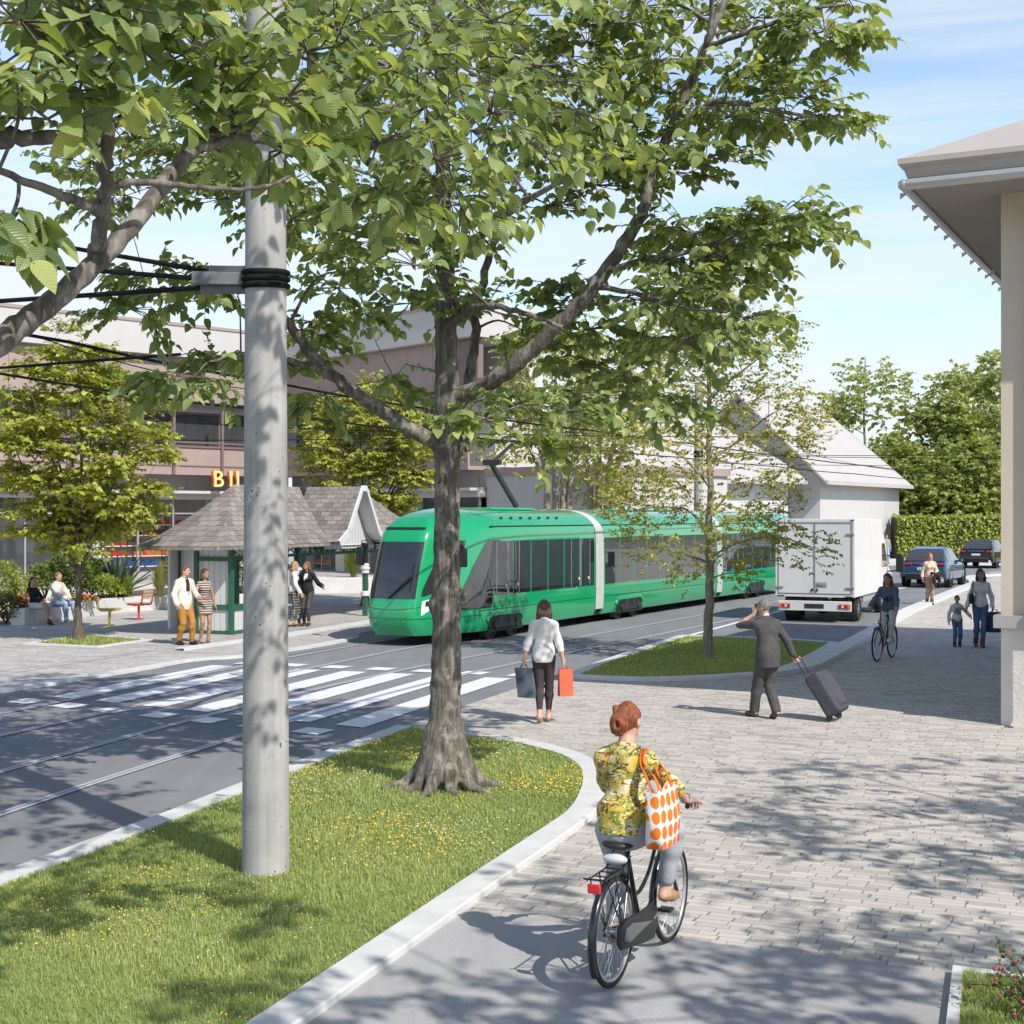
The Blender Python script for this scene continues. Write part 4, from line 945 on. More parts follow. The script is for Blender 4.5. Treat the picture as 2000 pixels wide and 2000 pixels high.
def car(lab, base, rz, Lc, Wc, Hc, paint, glass, rimm, wb, wr, rear_lamp):
    t = thing('car', lab, 'car', base, rz, 'cars on the road'); hw = Wc/2
    def st(y, zb, zbelt, zt, k, wr_):          # cross-section: sill -> shoulder -> belt -> roof
        return [(hw*.90*k,y,zb),(hw*.985*k,y,zb+.12),(hw*k,y,.62),(hw*.975*k,y,zbelt-.10),(hw*.93*k,y,zbelt),(hw*(.93*k+wr_)/2+.0,y,(zbelt+zt)/2),(hw*wr_,y,zt-.06),(hw*wr_*.72,y,zt-.005),(0,y,zt)]
    h = Hc
    S = [st(0.0,.48,.86,.87,.90,.80),st(.05,.36,.98,.99,.955,.80),st(.16,.30,1.03,1.06,.975,.78),st(.55,.25,1.05,h*.82,.99,.70),st(.95,.25,1.05,h*.945,1,.68),st(1.6,.25,1.03,h,1,.69),st(2.4,.25,1.0,h,1,.70),st(Lc*.58,.25,.99,h*.95,1,.68),st(Lc*.66,.25,.98,h*.80,1,.70),st(Lc*.74,.25,.98,1.04,1,.76),st(Lc*.9,.27,.90,.93,.96,.75),st(Lc*.975,.32,.76,.80,.88,.7),st(Lc,.42,.62,.64,.76,.6)]
    f, K_, M_ = loft(S); ni, nj = K_*5, M_*4; mb = MB()
    P = [[f(i/5,j/4) for j in range(nj+1)] for i in range(ni+1)]
    for sg in (1,-1):
        mb.add([(sg*p[0],p[1],p[2]) for r_ in P for p in r_], [((i*(nj+1)+j),(i*(nj+1)+j+1),((i+1)*(nj+1)+j+1),((i+1)*(nj+1)+j)) if sg<0 else ((i+1)*(nj+1)+j,(i+1)*(nj+1)+j+1,i*(nj+1)+j+1,i*(nj+1)+j) for i in range(ni) for j in range(nj)])
    r0_ = P[0]; mb.add([(p[0],p[1],p[2]) for p in r0_]+[(-p[0],p[1],p[2]) for p in r0_[::-1]], [tuple(range(2*len(r0_)))]); r1_ = P[-1]; mb.add([(p[0],p[1],p[2]) for p in r1_]+[(-p[0],p[1],p[2]) for p in r1_[::-1]], [tuple(range(2*len(r1_)))[::-1]])
    body = mb.build('body', paint, t, smooth=40)
    def patch(name, i0,i1,j0,j1,mat,par,both=True,off=.008,mir=False):
        mb = MB()
        for sg in ((1,-1) if both else (1,)):
            def g(a,b):
                i,j = i0+(i1-i0)*a, j0+(j1-j0)*b; p = f(i,j); e = .03; du = f(min(K_,i+e),j)-f(max(0,i-e),j); dv = f(i,min(M_,j+e))-f(i,max(0,j-e)); n_ = nrm(np.cross(dv,du)); n_ = n_ if n_[2]*1.0+n_[0]*1.0-.2*n_[1] > 0 or abs(n_[2])<.2 and n_[0]>0 else -n_; q = p+n_*off; return (sg*q[0],q[1],q[2])
            mb.grid(g, 8, 8)
            if not mir and both and False: pass
        return mb.build(name, mat, par, smooth=60)
    def rear(name, i0,i1,mat,j0=6.1): patch(name,i0,i1,j0,8,mat,t)
    # rear window spans the sloping tail from belt height to roof
    mb = MB(); mb.grid(lambda a,b: (lambda p: ((1 if True else 1)*0+p[0],p[1]-.012,p[2]+.012))(((lambda i,s: (lambda q: V(s*q[0],q[1],q[2]))(f(i,6.2)))(2.15+1.55*a, 2*b-1)) if False else V((2*b-1)*(hw*.80-.17*a*hw), *f(2.2+1.5*a,7.2)[1:])), 8, 10)
    mb.build('rear_window', glass, t, smooth=60)
    mb = MB(); mb.grid(lambda a,b: V((2*b-1)*hw*.78, *f(8.05+.9*a,7.2)[1:])+V(0,.012,.012), 6, 8); mb.build('windscreen', glass, t, smooth=60)
    for sg in (1,-1):
        for i0,i1 in ((3.4,4.55),(4.62,6.0),(6.07,7.6)):
            mb = MB(); mb.grid(lambda a,b: (lambda p: (sg*(p[0]+.010),p[1],p[2]))(f(i0+(i1-i0)*a, 4.15+1.75*b)), 6, 5); mb.build('side_window', glass, t, smooth=60)
        wx = hw-.13
        for y in (.95,.95+wb): wheel(t, (sg*wx,y,wr), wr, .24, sg, rimm)
        for y in (.95,.95+wb):
            mb = MB(); mb.lathe([(wr*1.12,-.10),(wr*1.12,.135)],(sg*wx,y,wr),24,np.array([[0,0,sg],[0,1,0],[1,0,0]],float)); mb.lathe([(wr*.0,.131),(wr*1.12,.134)],(sg*wx,y,wr),24,np.array([[0,0,sg],[0,1,0],[1,0,0]],float)) if False else None
            mb.build('wheel_arch', m_black, t)
        q = f(7.3,4.3); mb = MB(); mb.ell((sg*(q[0]+.12),q[1],q[2]+.02),(.12,.07,.08)); mb.build('wing_mirror', paint, t)
        rl = MB(); rl.box((sg*hw*.68,.02+.0,rear_lamp),(hw*.46,.10,.08)) if paint is m_blue else rl.box((sg*hw*.74,.03,rear_lamp),(hw*.30,.10,.11)); rl.build('tail_lamp', m_tail, t, bevel=.02)
    mb = MB(); mb.box((0,.012,rear_lamp+.02),(hw*.9,.05,.035)); mb.build('lamp_bar', m_tail if paint is m_blue else m_chrome, t, bevel=.01)
    mb = MB(); mb.box((0,-.005,.45),(Wc*.72,.10,.20)); mb.build('rear_bumper', m_black, t, bevel=.03)
    mb = MB(); mb.box((0,-.02,.60),(Wc*.74,.06,.03)); mb.build('bumper_trim', m_alloy, t, bevel=.008)
    pl = MB(); pl.box((0,-.022,.80),(.52,.02,.115)); po_ = pl.build('number_plate', pm('plate_white',(.75,.75,.74),.4,.02), t, bevel=.004)
    mb = MB(); mb.box((-.235,-.0335,.80),(.045,.004,.11)); mb.build('plate_stripe', pm('plate_blue',(.02,.08,.45),.4,.02), po_)
    mb = MB(); mb.slab([(-.04,1.95,h),(.04,1.95,h),(.0,1.80,h+.06)],(0,.02,.0)); mb.build('roof_antenna', paint, t)
    return t, po_
m_tail = pm('tail_red', (.55,.012,.01), .15, .05, 4, coat=.6); m_blue = pm('car_blue', (.030,.085,.17), .22, .05, 2, metal=.45, coat=.8); m_carblack = pm('car_black', (.008,.008,.009), .15, .1, 2, coat=.9)
c1 = V(*G(1768,1145.5)); c2 = V(*G(1855,1147.5)); hd = R(27.5); bc = (c1+c2)/2-V(math.sin(hd),math.cos(hd),0)*.95
t, plate = car('dark blue estate-like car seen from behind, driving towards the bend', (bc[0],bc[1],0), -hd, 4.9, 1.98, 1.70, m_blue, m_glass, m_dkalloy, 2.95, .37, 1.0)
mb = MB()
for k in range(4): mb.tube([(-.105+.07*k+.045*math.cos(a),-.015,.945+.045*math.sin(a)) for a in np.linspace(0,2*math.pi,15)],.006,5)
mb.build('emblem', m_chrome, t)
text_mesh('plate_lettering', 'AK', .085, .004, m_black, plate, Matrix(((1,0,0,-.18),(0,0,-1,-.036),(0,1,0,.768),(0,0,0,1))))
c2 = V(*G(1943,1110)); hd = R(31); bc = c2-V(math.cos(hd),-math.sin(hd),0)*.86-V(math.sin(hd),math.cos(hd),0)*.95
t, plate = car('black sedan seen from behind, partly hidden by the building corner', (bc[0],bc[1],0), -hd, 5.0, 2.0, 1.68, m_carblack, m_glass, m_dkalloy, 2.96, .37, .98)

# ---- box truck
m_tw = pm('truck_white', (.70,.69,.68), .4, .03, 1.5, coat=.2); m_tf = pm('truck_frame', (.40,.40,.41), .4, .05, 3, metal=.4)
hd = R(24.5); rr_ = V(*G(1672,1213)); fw = V(math.sin(hd),math.cos(hd),0); rt = V(math.cos(hd),-math.sin(hd),0)
tb0 = rr_-rt*.95-fw*1.05
tr = thing('box_truck', 'white box truck with closed double rear doors standing on the road', 'truck', (tb0[0],tb0[1],0), -hd)
BW, BL, Z0, Z1 = 2.24, 4.2, .72, 2.92
mb = MB(); mb.box((0,BL/2+.02,(Z0+Z1)/2),(BW,BL,Z1-Z0)); mb.build('cargo_box', m_tw, tr, bevel=.02)
mb = MB()
for x in (-BW/2+.035,BW/2-.035): mb.box((x,.0,(Z0+Z1)/2),(.07,.05,Z1-Z0))
mb.box((0,-.0,Z1-.05),(BW-.141,.05,.10)); mb.box((0,-.0,Z0+.04),(BW-.141,.05,.08)); fr_ = mb.build('rear_frame', m_tw, tr, bevel=.008)
for s in (-1,1):
    d = MB(); d.box((s*(BW/2-.08)/2,-.012,(Z0+Z1)/2-.01),((BW-.17)/2-.012,.03,Z1-Z0-.22)); do = d.build('rear_door', m_tw, tr, bevel=.006)
    e = MB(); hw_ = (BW-.17)/4; cx = s*(BW/2-.08)/2; z0_, z1_ = Z0+.10, Z1-.12
    for x in (-1,1): e.box((cx+x*(hw_-.012),-.031,(z0_+z1_)/2),(.022,.012,z1_-z0_))
    for z in (z0_,z1_): e.box((cx,-.031,z),(2*hw_-.05,.012,.022))
    e.build('door_seal', m_tf, do)
    for z in (Z0+.28,Z1-.42):
        hgm = MB(); hgm.slab([(s*(BW/2-.01),-.034,z-.03),(s*(BW/2-.01),-.034,z+.03),(s*(BW/2-.24),-.034,z+.008),(s*(BW/2-.24),-.034,z-.012)],(0,-.03,0)); hgm.build('hinge', m_tf, do, bevel=.004)
    lk = MB(); lk.box((s*.07,-.04,Z0+.20),(.05,.03,.075)); lk.build('door_lock', m_dkmetal, do, bevel=.004)
lk = MB(); lk.box((.20,-.036,Z0+.36),(.29,.02,.13)); lk.box((.17,-.052,Z0+.36),(.16,.02,.05)); lk.build('door_handle', m_tf, tr, bevel=.006)
for x in (-BW/2+.06,BW/2-.06):
    mb = MB(); mb.box((x,-.035,Z1-.03),(.10,.02,.03)); mb.build('marker_lamp', m_tail, tr, bevel=.004)
for x in (-BW/2+.16,BW/2-.16):
    mb = MB(); mb.box((x,-.04,Z0+.02),(.20,.02,.035)); mb.build('buffer', m_dkmetal, tr)
bp = MB(); bp.box((0,-.04,.47),(2.06,.08,.28)); bo = bp.build('rear_bumper', m_tw, tr, bevel=.012)
mb = MB(); mb.box((0,-.086,.47),(.54,.012,.12)); mb.build('plate_holder', m_dkmetal, bo)
for s in (-1,1):
    mb = MB(); mb.box((s*.85,-.09,.47),(.34,.03,.115)); l = mb.build('tail_lamp', m_tail, bo, bevel=.01)
    mb = MB(); mb.box((s*.97,-.108,.47),(.07,.008,.10)); mb.build('indicator_lens', pm('amber_lens',(.75,.25,.03),.2,.05), l)
    mb = MB(); mb.box((s*.80,-.108,.47),(.06,.008,.07)); mb.build('reversing_lens', m_lampw, l)
    for dx in (0,.245): 
        if True: wheel(tr, (s*(.93-dx),1.05,.36), .36, .225, s, m_alloy, 8)
    wheel(tr, (s*.88,5.05,.36), .36, .24, s, m_alloy, 8)
    mb = MB(); mb.lathe([(.45,-.26),(.45,.14),(.42,.14)],(s*.86,1.05,.36),24,np.array([[0,0,s],[0,1,0],[1,0,0]],float)); mb.build('mudguard', m_dkmetal, tr)
    mb = MB(); mb.box((s*1.02,2.75,.60),(.05,2.2,.18)); mb.build('side_guard', m_tf, tr, bevel=.01)
mb = MB()
for s in (-1,1): mb.box((s*.42,2.8,.60),(.09,5.4,.16))
mb.box((0,1.05,.38),(1.5,.16,.16)); mb.ell((0,1.05,.38),(.22,.2,.2)); mb.box((0,.35,.60),(1.8,.10,.10)); mb.box((-.6,2.6,.45),(.5,.9,.36)); mb.build('chassis', m_dkmetal, tr)
mb = MB(); prof = [(4.62,.45),(4.62,2.35),(4.9,2.42),(5.4,2.40),(5.75,2.15),(6.15,1.45),(6.75,1.22),(6.95,.95),(6.98,.45)]
mb.slab([(-.98,y,z) for y,z in prof],(1.96,0,0)); mb.build('cab', m_tw, tr, bevel=.05, seg=3)
for s in (-1,1):
    mb = MB(); mb.slab([(s*.982,4.95,1.42),(s*.982,4.95,2.15),(s*.982,5.45,2.15),(s*.982,6.0,1.42)],(s*.01,0,0)); mb.build('cab_window', m_glass, tr, smooth=None)
    mb = MB(); mb.tube([(s*.98,5.9,1.25),(s*1.3,5.85,1.28)],.025,6); mb.tube([(s*.98,5.9,1.75),(s*1.3,5.85,1.75)],.02,6); mr = mb.build('mirror_arm', m_black, tr)
    mb = MB(); mb.box((s*1.40,5.83,1.50),(.25,.12,.54)); mb.build('mirror', m_black, mr, bevel=.04)
# ================================================================== people
def skin(name, c): return pm(name, c, .5, .08, 12, spec=.4)
SK = {'fair': skin('skin_fair', (.56,.33,.24)), 'tan': skin('skin_tan', (.42,.23,.15)), 'brown': skin('skin_brown', (.33,.17,.105))}
def cloth(name, c, var=.1, scale=10, bump=.25, bs=35, c2=None, rough=.85): return pm('cloth_'+name, c, rough, var, scale, bump=bump, bscale=bs, c2=c2, spec=.2)
def hairm(name, c): return pm('hair_'+name, tuple(x*.45 for x in c), .42, .35, 7, bump=1.0, bscale=26, stretch=(8,8,1.4), spec=.5, c2=tuple(min(1,x*1.6) for x in c))
m_eye = pm('eye_dark', (.02,.015,.012), .2, .05); m_lip = pm('lip', (.42,.13,.11), .45, .05)
def ik(a, b, l1, l2, pole):
    a, b, pole = V(*a), V(*b), V(*pole); d = b-a; L_ = np.linalg.norm(d); mx = (l1+l2)*.998
    if L_ > mx: b = a+d*mx/L_; d = b-a; L_ = mx
    u = d/L_; x = (l1*l1-l2*l2+L_*L_)/(2*L_); h = math.sqrt(max(l1*l1-x*x,1e-6)); p = nrm(pole-u*np.dot(pole,u))
    return a+u*x+p*h, b
class Person:
    def __init__(s, label, base, heading, H=1.75, female=False, skin='fair', h=.012, pel=(0,0,.95), chest=None, head=(0,0,0), roll=None,
                 aL=(-.09,0,.08), aR=(.09,0,.08), toeL=(0,1,0), toeR=(0,1,0), wL=(-.25,.04,.86), wR=(.25,.04,.86), eL=(-.4,-1,0), eR=(.4,-1,0), kL=(0,1,0), kR=(0,1,0),
                 curl=.45, hdL=None, hdR=None, pnL=None, pnR=None, group=None, rax=(1,0,0)):
        s.root = thing('person', label, 'person', base, -R(heading), group); s.sc = H/1.75; s.h = h/s.sc; s.f = female; s.sk = SK[skin]
        s.pel = V(*pel); s.chest = V(*(chest if chest is not None else (pel[0],pel[1],pel[2]+.475)))
        u = s.u = nrm(s.chest-s.pel); r = V(*rax); s.r = r = nrm(r-u*np.dot(r,u)); s.fw = np.cross(u, r); s.M = np.stack([r,s.fw,u],1)
        sw = .150 if female else .178; s.hip = .085
        s.shL = s.chest-r*sw-u*.034; s.shR = s.chest+r*sw-u*.034
        pr = nrm(r*V(1,1,.3)); s.hL = s.pel-pr*s.hip-V(0,0,.03); s.hR = s.pel+pr*s.hip-V(0,0,.03)
        s.kL, s.aL = ik(s.hL, aL, .44, .43, kL); s.kR, s.aR = ik(s.hR, aR, .44, .43, kR)
        s.eL, s.wL = ik(s.shL, wL, .285, .255, eL); s.eR, s.wR = ik(s.shR, wR, .285, .255, eR)
        s.toeL, s.toeR = nrm(V(*toeL)), nrm(V(*toeR))
        yaw, pitch, rl = head; cy, sy, cp, sp = math.cos(R(yaw)), math.sin(R(yaw)), math.cos(R(pitch)), math.sin(R(pitch))
        hf = V(sy*cp, cy*cp, sp); hr = nrm(V(cy,-sy,math.tan(R(rl)))); hu = nrm(np.cross(hr,hf)); hr = np.cross(hf,hu); s.hf, s.hr, s.hu = hf, hr, hu
        s.Mh = np.stack([hr,hf,hu],1); s.neck = s.chest+u*.070+s.fw*.005; s.hc = s.neck+u*.040+hu*.105+s.fw*.025+hf*.012
        s.curl = curl; s.hd = {}; s.pn = {}; s.hdl = {'L':hdL,'R':hdR}; s.pnl = {'L':pnL,'R':pnR}
    def part(s, name, sdf, mat, wob=0, h=None, wscale=14.0): return sdf.build(name, mat, s.root, h or s.h, s.sc, wob, wscale=wscale)
    def hand(s, S, side, h):
        w_, e = (s.wL,s.eL) if side=='L' else (s.wR,s.eR); sg = -1 if side=='L' else 1
        d = nrm(V(*s.hdl[side])) if s.hdl[side] is not None else nrm(nrm(w_-e)+V(0,0,-.15))
        pn = V(*s.pnl[side]) if s.pnl[side] is not None else -s.r*sg
        pn = nrm(pn-d*np.dot(pn,d)); sd = np.cross(d, pn)            # across the knuckles
        fdir = s.fw if abs(np.dot(s.fw,sd)) > .3 else V(0,0,1)
        if np.dot(sd, fdir) < 0: sd = -sd                              # thumb side
        fr = max(.0085, h*.85); c = s.curl
        M = np.stack([sd,d,pn],1); S.e(w_+d*.045, (.040,.052,.018), M, .015); S.c(w_-d*.02, w_+d*.02, .025, .026, .02)
        for k,(o,l) in enumerate(((.030,.072),(.010,.080),(-.011,.074),(-.030,.058))):
            a = w_+d*.085+sd*o; spread = sd*o*.25/.03*.3
            d1 = nrm(d*math.cos(c*.9)+pn*math.sin(c*.9)+spread); d2 = nrm(d*math.cos(c*2.1)+pn*math.sin(c*2.1)); d3 = nrm(d*math.cos(c*3.0)+pn*math.sin(c*3.0))
            b = a+d1*l*.45; e2 = b+d2*l*.32; S.c(a-d*.02, b, fr*1.05, fr, .004); S.c(b, e2, fr, fr*.95, .003); S.c(e2, e2+d3*l*.23, fr*.95, fr*.8, .003)
        a = w_+d*.03+sd*.032; b = a+nrm(d*.7+sd*.75+pn*.25)*.042; S.c(a, b, fr*1.35, fr*1.1, .01); S.c(b, b+nrm(d*.9+sd*.25+pn*.35)*.034, fr*1.1, fr*.85, .004)
    def foot(s, S, a, toe, i=0.0):
        d = nrm(toe); S.c(a+V(0,0,-.03)-d*.035, a+V(0,0,-.045)+d*.09, .034+i, .033+i); S.c(a+V(0,0,-.045)+d*.09, a+V(0,0,-.052)+d*.165+V(0,0,0), .034+i, .024+i); S.c(a, a+V(0,0,-.035), .036+i, .034+i)
    def body(s):
        S = SDF(.03); M, f = s.M, s.f
        s.torso(S, 0); 
        for sh,e,w_ in ((s.shL,s.eL,s.wL),(s.shR,s.eR,s.wR)):
            k = .88 if f else 1.0; S.c(sh, e, .050*k, .040*k); S.c(e, e+(w_-e)*.35, .040*k, .039*k, .015); S.c(e+(w_-e)*.35, w_, .039*k, .026*k)
        for hp,kn,an in ((s.hL,s.kL,s.aL),(s.hR,s.kR,s.aR)):
            S.c(hp, kn, .088, .054); S.c(kn, kn+(an-kn)*.3, .052, .056, .02); S.c(kn+(an-kn)*.3, an, .055, .034)
        S.c(s.neck-s.u*.05, s.hc-s.hu*.06-s.hf*.015, .056 if not f else .047, .052 if not f else .045)
        S.e(s.hc+s.hu*.018-s.hf*.006, (.074,.095,.098), s.Mh); S.e(s.hc-s.hu*.045+s.hf*.022, (.058,.068,.072), s.Mh)
        S.c(s.hc+s.hf*.092+s.hu*.008, s.hc+s.hf*.108-s.hu*.030, .010, .015, .014); S.e(s.hc-s.hu*.088+s.hf*.065, (.026,.022,.018), s.Mh, .02); S.c(s.hc+s.hf*.086+s.hu*.035-s.hr*.04, s.hc+s.hf*.086+s.hu*.035+s.hr*.04, .010, .010, .015)
        for q in (-1,1): S.e(s.hc+s.hr*.078*q-s.hf*.012-s.hu*.005, (.013,.022,.032), s.Mh, .008)
        for sd in 'LR': s.hand(S, sd, s.h)
        s.foot(S, s.aL, s.toeL); s.foot(S, s.aR, s.toeR)
        b = s.part('body', S, s.sk)
        for q in (-1,1):
            mb = MB(); c = (s.hc+s.hf*.088+s.hu*.014+s.hr*.031*q)*s.sc; mb.ell(tuple(c), (.013*s.sc,.010*s.sc,.008*s.sc), 10, 7); mb.build('eye', m_eye, s.root)
        mb = MB(); c = (s.hc+s.hf*.088-s.hu*.052)*s.sc; mb.ell((0,0,0), (.024*s.sc,.010*s.sc,.009*s.sc), 10, 7); mb.v = [tuple(s.Mh@V(*v)+c) for v in mb.v]; mb.build('mouth', m_lip, s.root)
        return b
    def torso(s, S, i, lower=True, bust=True):
        M, u, r, fw = s.M, s.u, s.r, s.fw; ln = np.linalg.norm(s.chest-s.pel)/.475; f = s.f
        S.e(s.chest-u*.13*ln+fw*.005, ((.130 if f else .160)+i, (.092 if f else .112)+i, .185*ln+i), M)
        if f and bust:
            for q in (-1,1): S.e(s.chest-u*.135*ln+fw*.07+r*q*.062, (.062+i,.055+i,.06+i), M)
        S.e(s.pel+u*.16*ln, ((.106 if f else .142)+i, (.080 if f else .100)+i, .15*ln+i), M)
        S.c(s.shL-u*.012, s.shR-u*.012, .043+i*.9, .043+i*.9); S.c(s.chest-u*.02, s.neck+u*.01, .072+i, .050+i*.5)
        for q in (s.shL,s.shR): S.c(s.neck-u*.035, q+u*.004, .050+i, .040+i*.9)
        if lower: S.e(s.pel-u*.01, ((.146 if f else .155)+i, (.106 if f else .108)+i, .125+i), M); S.e(s.pel-fw*.045-u*.03, ((.122 if f else .135)+i,.085+i,.095+i), M)
    def top(s, mat, i=.014, sleeve=1.0, hem=-.05, name='shirt', wob=.003, neck=.06, loose=0.0, cuff=.012, vneck=0.0, h=None, wscale=14.0, skirt=0.0):
        S = SDF(.035); s.torso(S, i)
        if skirt: S.e(s.pel-s.u*.02-s.fw*.01, (.160+i+skirt,.122+i+skirt,.42), s.M)
        if loose: S.e(s.pel+s.u*.07, ((.138 if s.f else .155)+i+loose,.110+i+loose,.16), s.M)
        for sh,e,w_ in ((s.shL,s.eL,s.wL),(s.shR,s.eR,s.wR)):
            k = .88 if s.f else 1.0; t = sleeve*2
            if sleeve > 0:
                S.c(sh, sh+(e-sh)*min(1,t), .047*k+i*.95, .041*k+i*.95+cuff*(t<1))
                if t > 1: S.c(e, e+(w_-e)*(t-1), .041*k+i*.95, .030*k+i*.9+cuff)
        S.cut(s.neck+s.u*(neck-.06), s.u*.9+s.fw*(.30+vneck)); S.cut(s.pel+s.u*hem, -s.u)
        return s.part(name, S, mat, wob, h, wscale)
    def trousers(s, mat, i=.012, length=.93, waist=.10, name='trousers', wob=.003, flare=.0, h=None):
        S = SDF(.03); f = s.f
        S.e(s.pel-s.u*.01, ((.146 if f else .155)+i, (.106 if f else .108)+i, .14+i), s.M); S.e(s.pel-s.fw*.045-s.u*.03, ((.122 if f else .135)+i,.085+i,.095+i), s.M); S.e(s.pel+s.u*.09, ((.120 if f else .145)+i,(.088 if f else .102)+i,.10), s.M)
        for hp,kn,an in ((s.hL,s.kL,s.aL),(s.hR,s.kR,s.aR)):
            t = (length-.5)/.5; S.c(hp, hp+(kn-hp)*min(1,length*2), .088+i, .088+i-.032*min(1,length*2))
            if t > 0: S.c(kn, kn+(an-kn)*.3, .055+i, .058+i, .02); S.c(kn+(an-kn)*.3, kn+(an-kn)*max(t,.31), .057+i, (.038+i if t>.7 else .05+i)+flare)
            else: pass
        S.cut(s.pel+s.u*waist, s.u); return s.part(name, S, mat, wob, h)
    def skirt(s, mat, i=.02, knee=.75, name='dress', top=True):
        S = SDF(.05)
        if top: s.torso(S, .012)
        c = (s.hL+s.hR)/2; kc = (s.kL+s.kR)/2
        for hp,kn in ((s.hL,s.kL),(s.hR,s.kR)): S.c(hp, hp+(kn-hp)*knee, .098+i, .085+i)
        S.e(s.pel-s.u*.02, (.168+i*.5,.12+i*.5,.14), s.M); S.c(c, c+(kc-c)*knee, .10+i, .10+i)
        S.cut(c+(kc-c)*(knee), kc-c); S.cut(s.neck-s.u*.005, s.u*.9+s.fw*.25)
        if not top: S.cut(s.pel+s.u*.10, s.u)
        return s.part(name, S, mat, .002)
    def shoes(s, mat, i=.010, heel=0.0, tall=0.0):
        for a,toe,kn in ((s.aL,s.toeL,s.kL),(s.aR,s.toeR,s.kR)):
            S = SDF(.02); s.foot(S, a, toe, i)
            if tall: S.c(a, a+nrm(kn-a)*tall, .042+i, .045+i)
            else: S.cut(a+V(0,0,-.012), V(0,0,1)-.25*toe)
            if heel: S.c(a-toe*.045+V(0,0,-.05), a-toe*.05+V(0,0,-.075), .018, .012, .008)
            s.part('shoe', S, mat, h=min(s.h,.011))
    def hair(s, mat, style='short', ln=.35):
        S = SDF(.025); c, hf, hu, hr = s.hc, s.hf, s.hu, s.hr
        S.e(c+hu*.030-hf*.014, (.086,.102,.104), s.Mh)
        if style == 'short':
            S.cut(c+hf*.055+hu*.045, hf*.9-hu*.75); S.cut(c-hu*.055, -hu*.9+hf*.5)
        elif style == 'bun':
            S.e(c-hf*.085+hu*.01-hr*.01, (.060,.045,.075), s.Mh, .012)
            for rr_,oo,kk in ((.050,-.118,.017),(.028,-.135,.016)):
                lp = [c+hf*oo-hu*.01-hr*.012+hr*rr_*math.cos(a)+hu*rr_*1.25*math.sin(a) for a in np.linspace(0,2*math.pi,11)]
                for a_,b_ in zip(lp[:-1],lp[1:]): S.c(a_,b_,kk,kk,.003)
            S.c(c-hf*.08+hu*.09-hr*.05, c-hf*.10-hu*.06-hr*.055, .022,.018,.006); S.cut(c+hf*.055+hu*.045, hf*.9-hu*.75); S.cut(c-hu*.075, -hu*.9+hf*.5)
        elif style == 'pony':
            S.cut(c+hf*.055+hu*.045, hf*.9-hu*.75); S.cut(c-hu*.05, -hu*.9+hf*.5)
        mesh1 = None
        if style in ('long','bob'):
            S.cut(c+hf*.048+hu*.025, hf*.9-hu*.66)
            T = SDF(.03); n_ = ln
            for q,o in ((-1,.055),(-.4,.0),(.4,.0),(1,.055)):
                a = c-hf*.035+hr*.062*q+hu*.03; b = c-hf*.045+hr*.072*q-hu*.10; e = s.neck-s.fw*(.075-o)+s.r*.085*q-V(0,0,n_-.10)
                T.c(a,b,.040,.044); T.c(b,e,.044,.028)
                if abs(q)==1: T.cut  # side locks stay behind the ears
            T.cut(c+hf*.035, hf) if style=='bob' else None
            T.build('hair_length', mat, s.root, s.h, s.sc, .002)
        if style == 'pony':
            T = SDF(.02); a = c-hf*.095+hu*.045; b = a-hf*.04-V(0,0,.10); e = b-V(0,0,ln)+s.hf*.02; T.c(a,b,.03,.036); T.c(b,e,.034,.012); T.build('ponytail', mat, s.root, s.h, s.sc, .002)
        return s.part('hair', S, mat, .0022, wscale=40.0)
def inst(root, q):                             # local point of a person (metres, unscaled) -> world
    o = root.root; a = o.rotation_euler[2]; x,y,z = (k*root.sc for k in q); return V(o.location[0]+x*math.cos(a)-y*math.sin(a), o.location[1]+x*math.sin(a)+y*math.cos(a), o.location[2]+z)

def stripes(name, c1, c2, per, axis=2, duty=.5):
    m, nt, b = nodes('cloth_'+name); n = N(nt); s = n('SeparateXYZ', {'Vector': n('TexCoord').outputs['Object']}).outputs[axis]
    f = n.math('LESS_THAN', n.math('FRACT', n.math('DIVIDE', s, per)), duty); nt.links.new(n.mix(f, (*c1,1), (*c2,1)), b.inputs['Base Color']); b.inputs['Roughness'].default_value = .85; return m
def checks(name, c1, c2, per):
    m, nt, b = nodes('cloth_'+name); n = N(nt); q = n('SeparateXYZ', {'Vector': n('TexCoord').outputs['Object']})
    a = n.math('ADD', q.outputs[0], n.math('MULTIPLY', q.outputs[1], .8)); f1 = n.math('LESS_THAN', n.math('FRACT', n.math('DIVIDE', a, per)), .16); f2 = n.math('LESS_THAN', n.math('FRACT', n.math('DIVIDE', q.outputs[2], per)), .16)
    nt.links.new(n.mix(n.math('MAXIMUM', f1, f2), (*c1,1), (*c2,1)), b.inputs['Base Color']); b.inputs['Roughness'].default_value = .85; return m
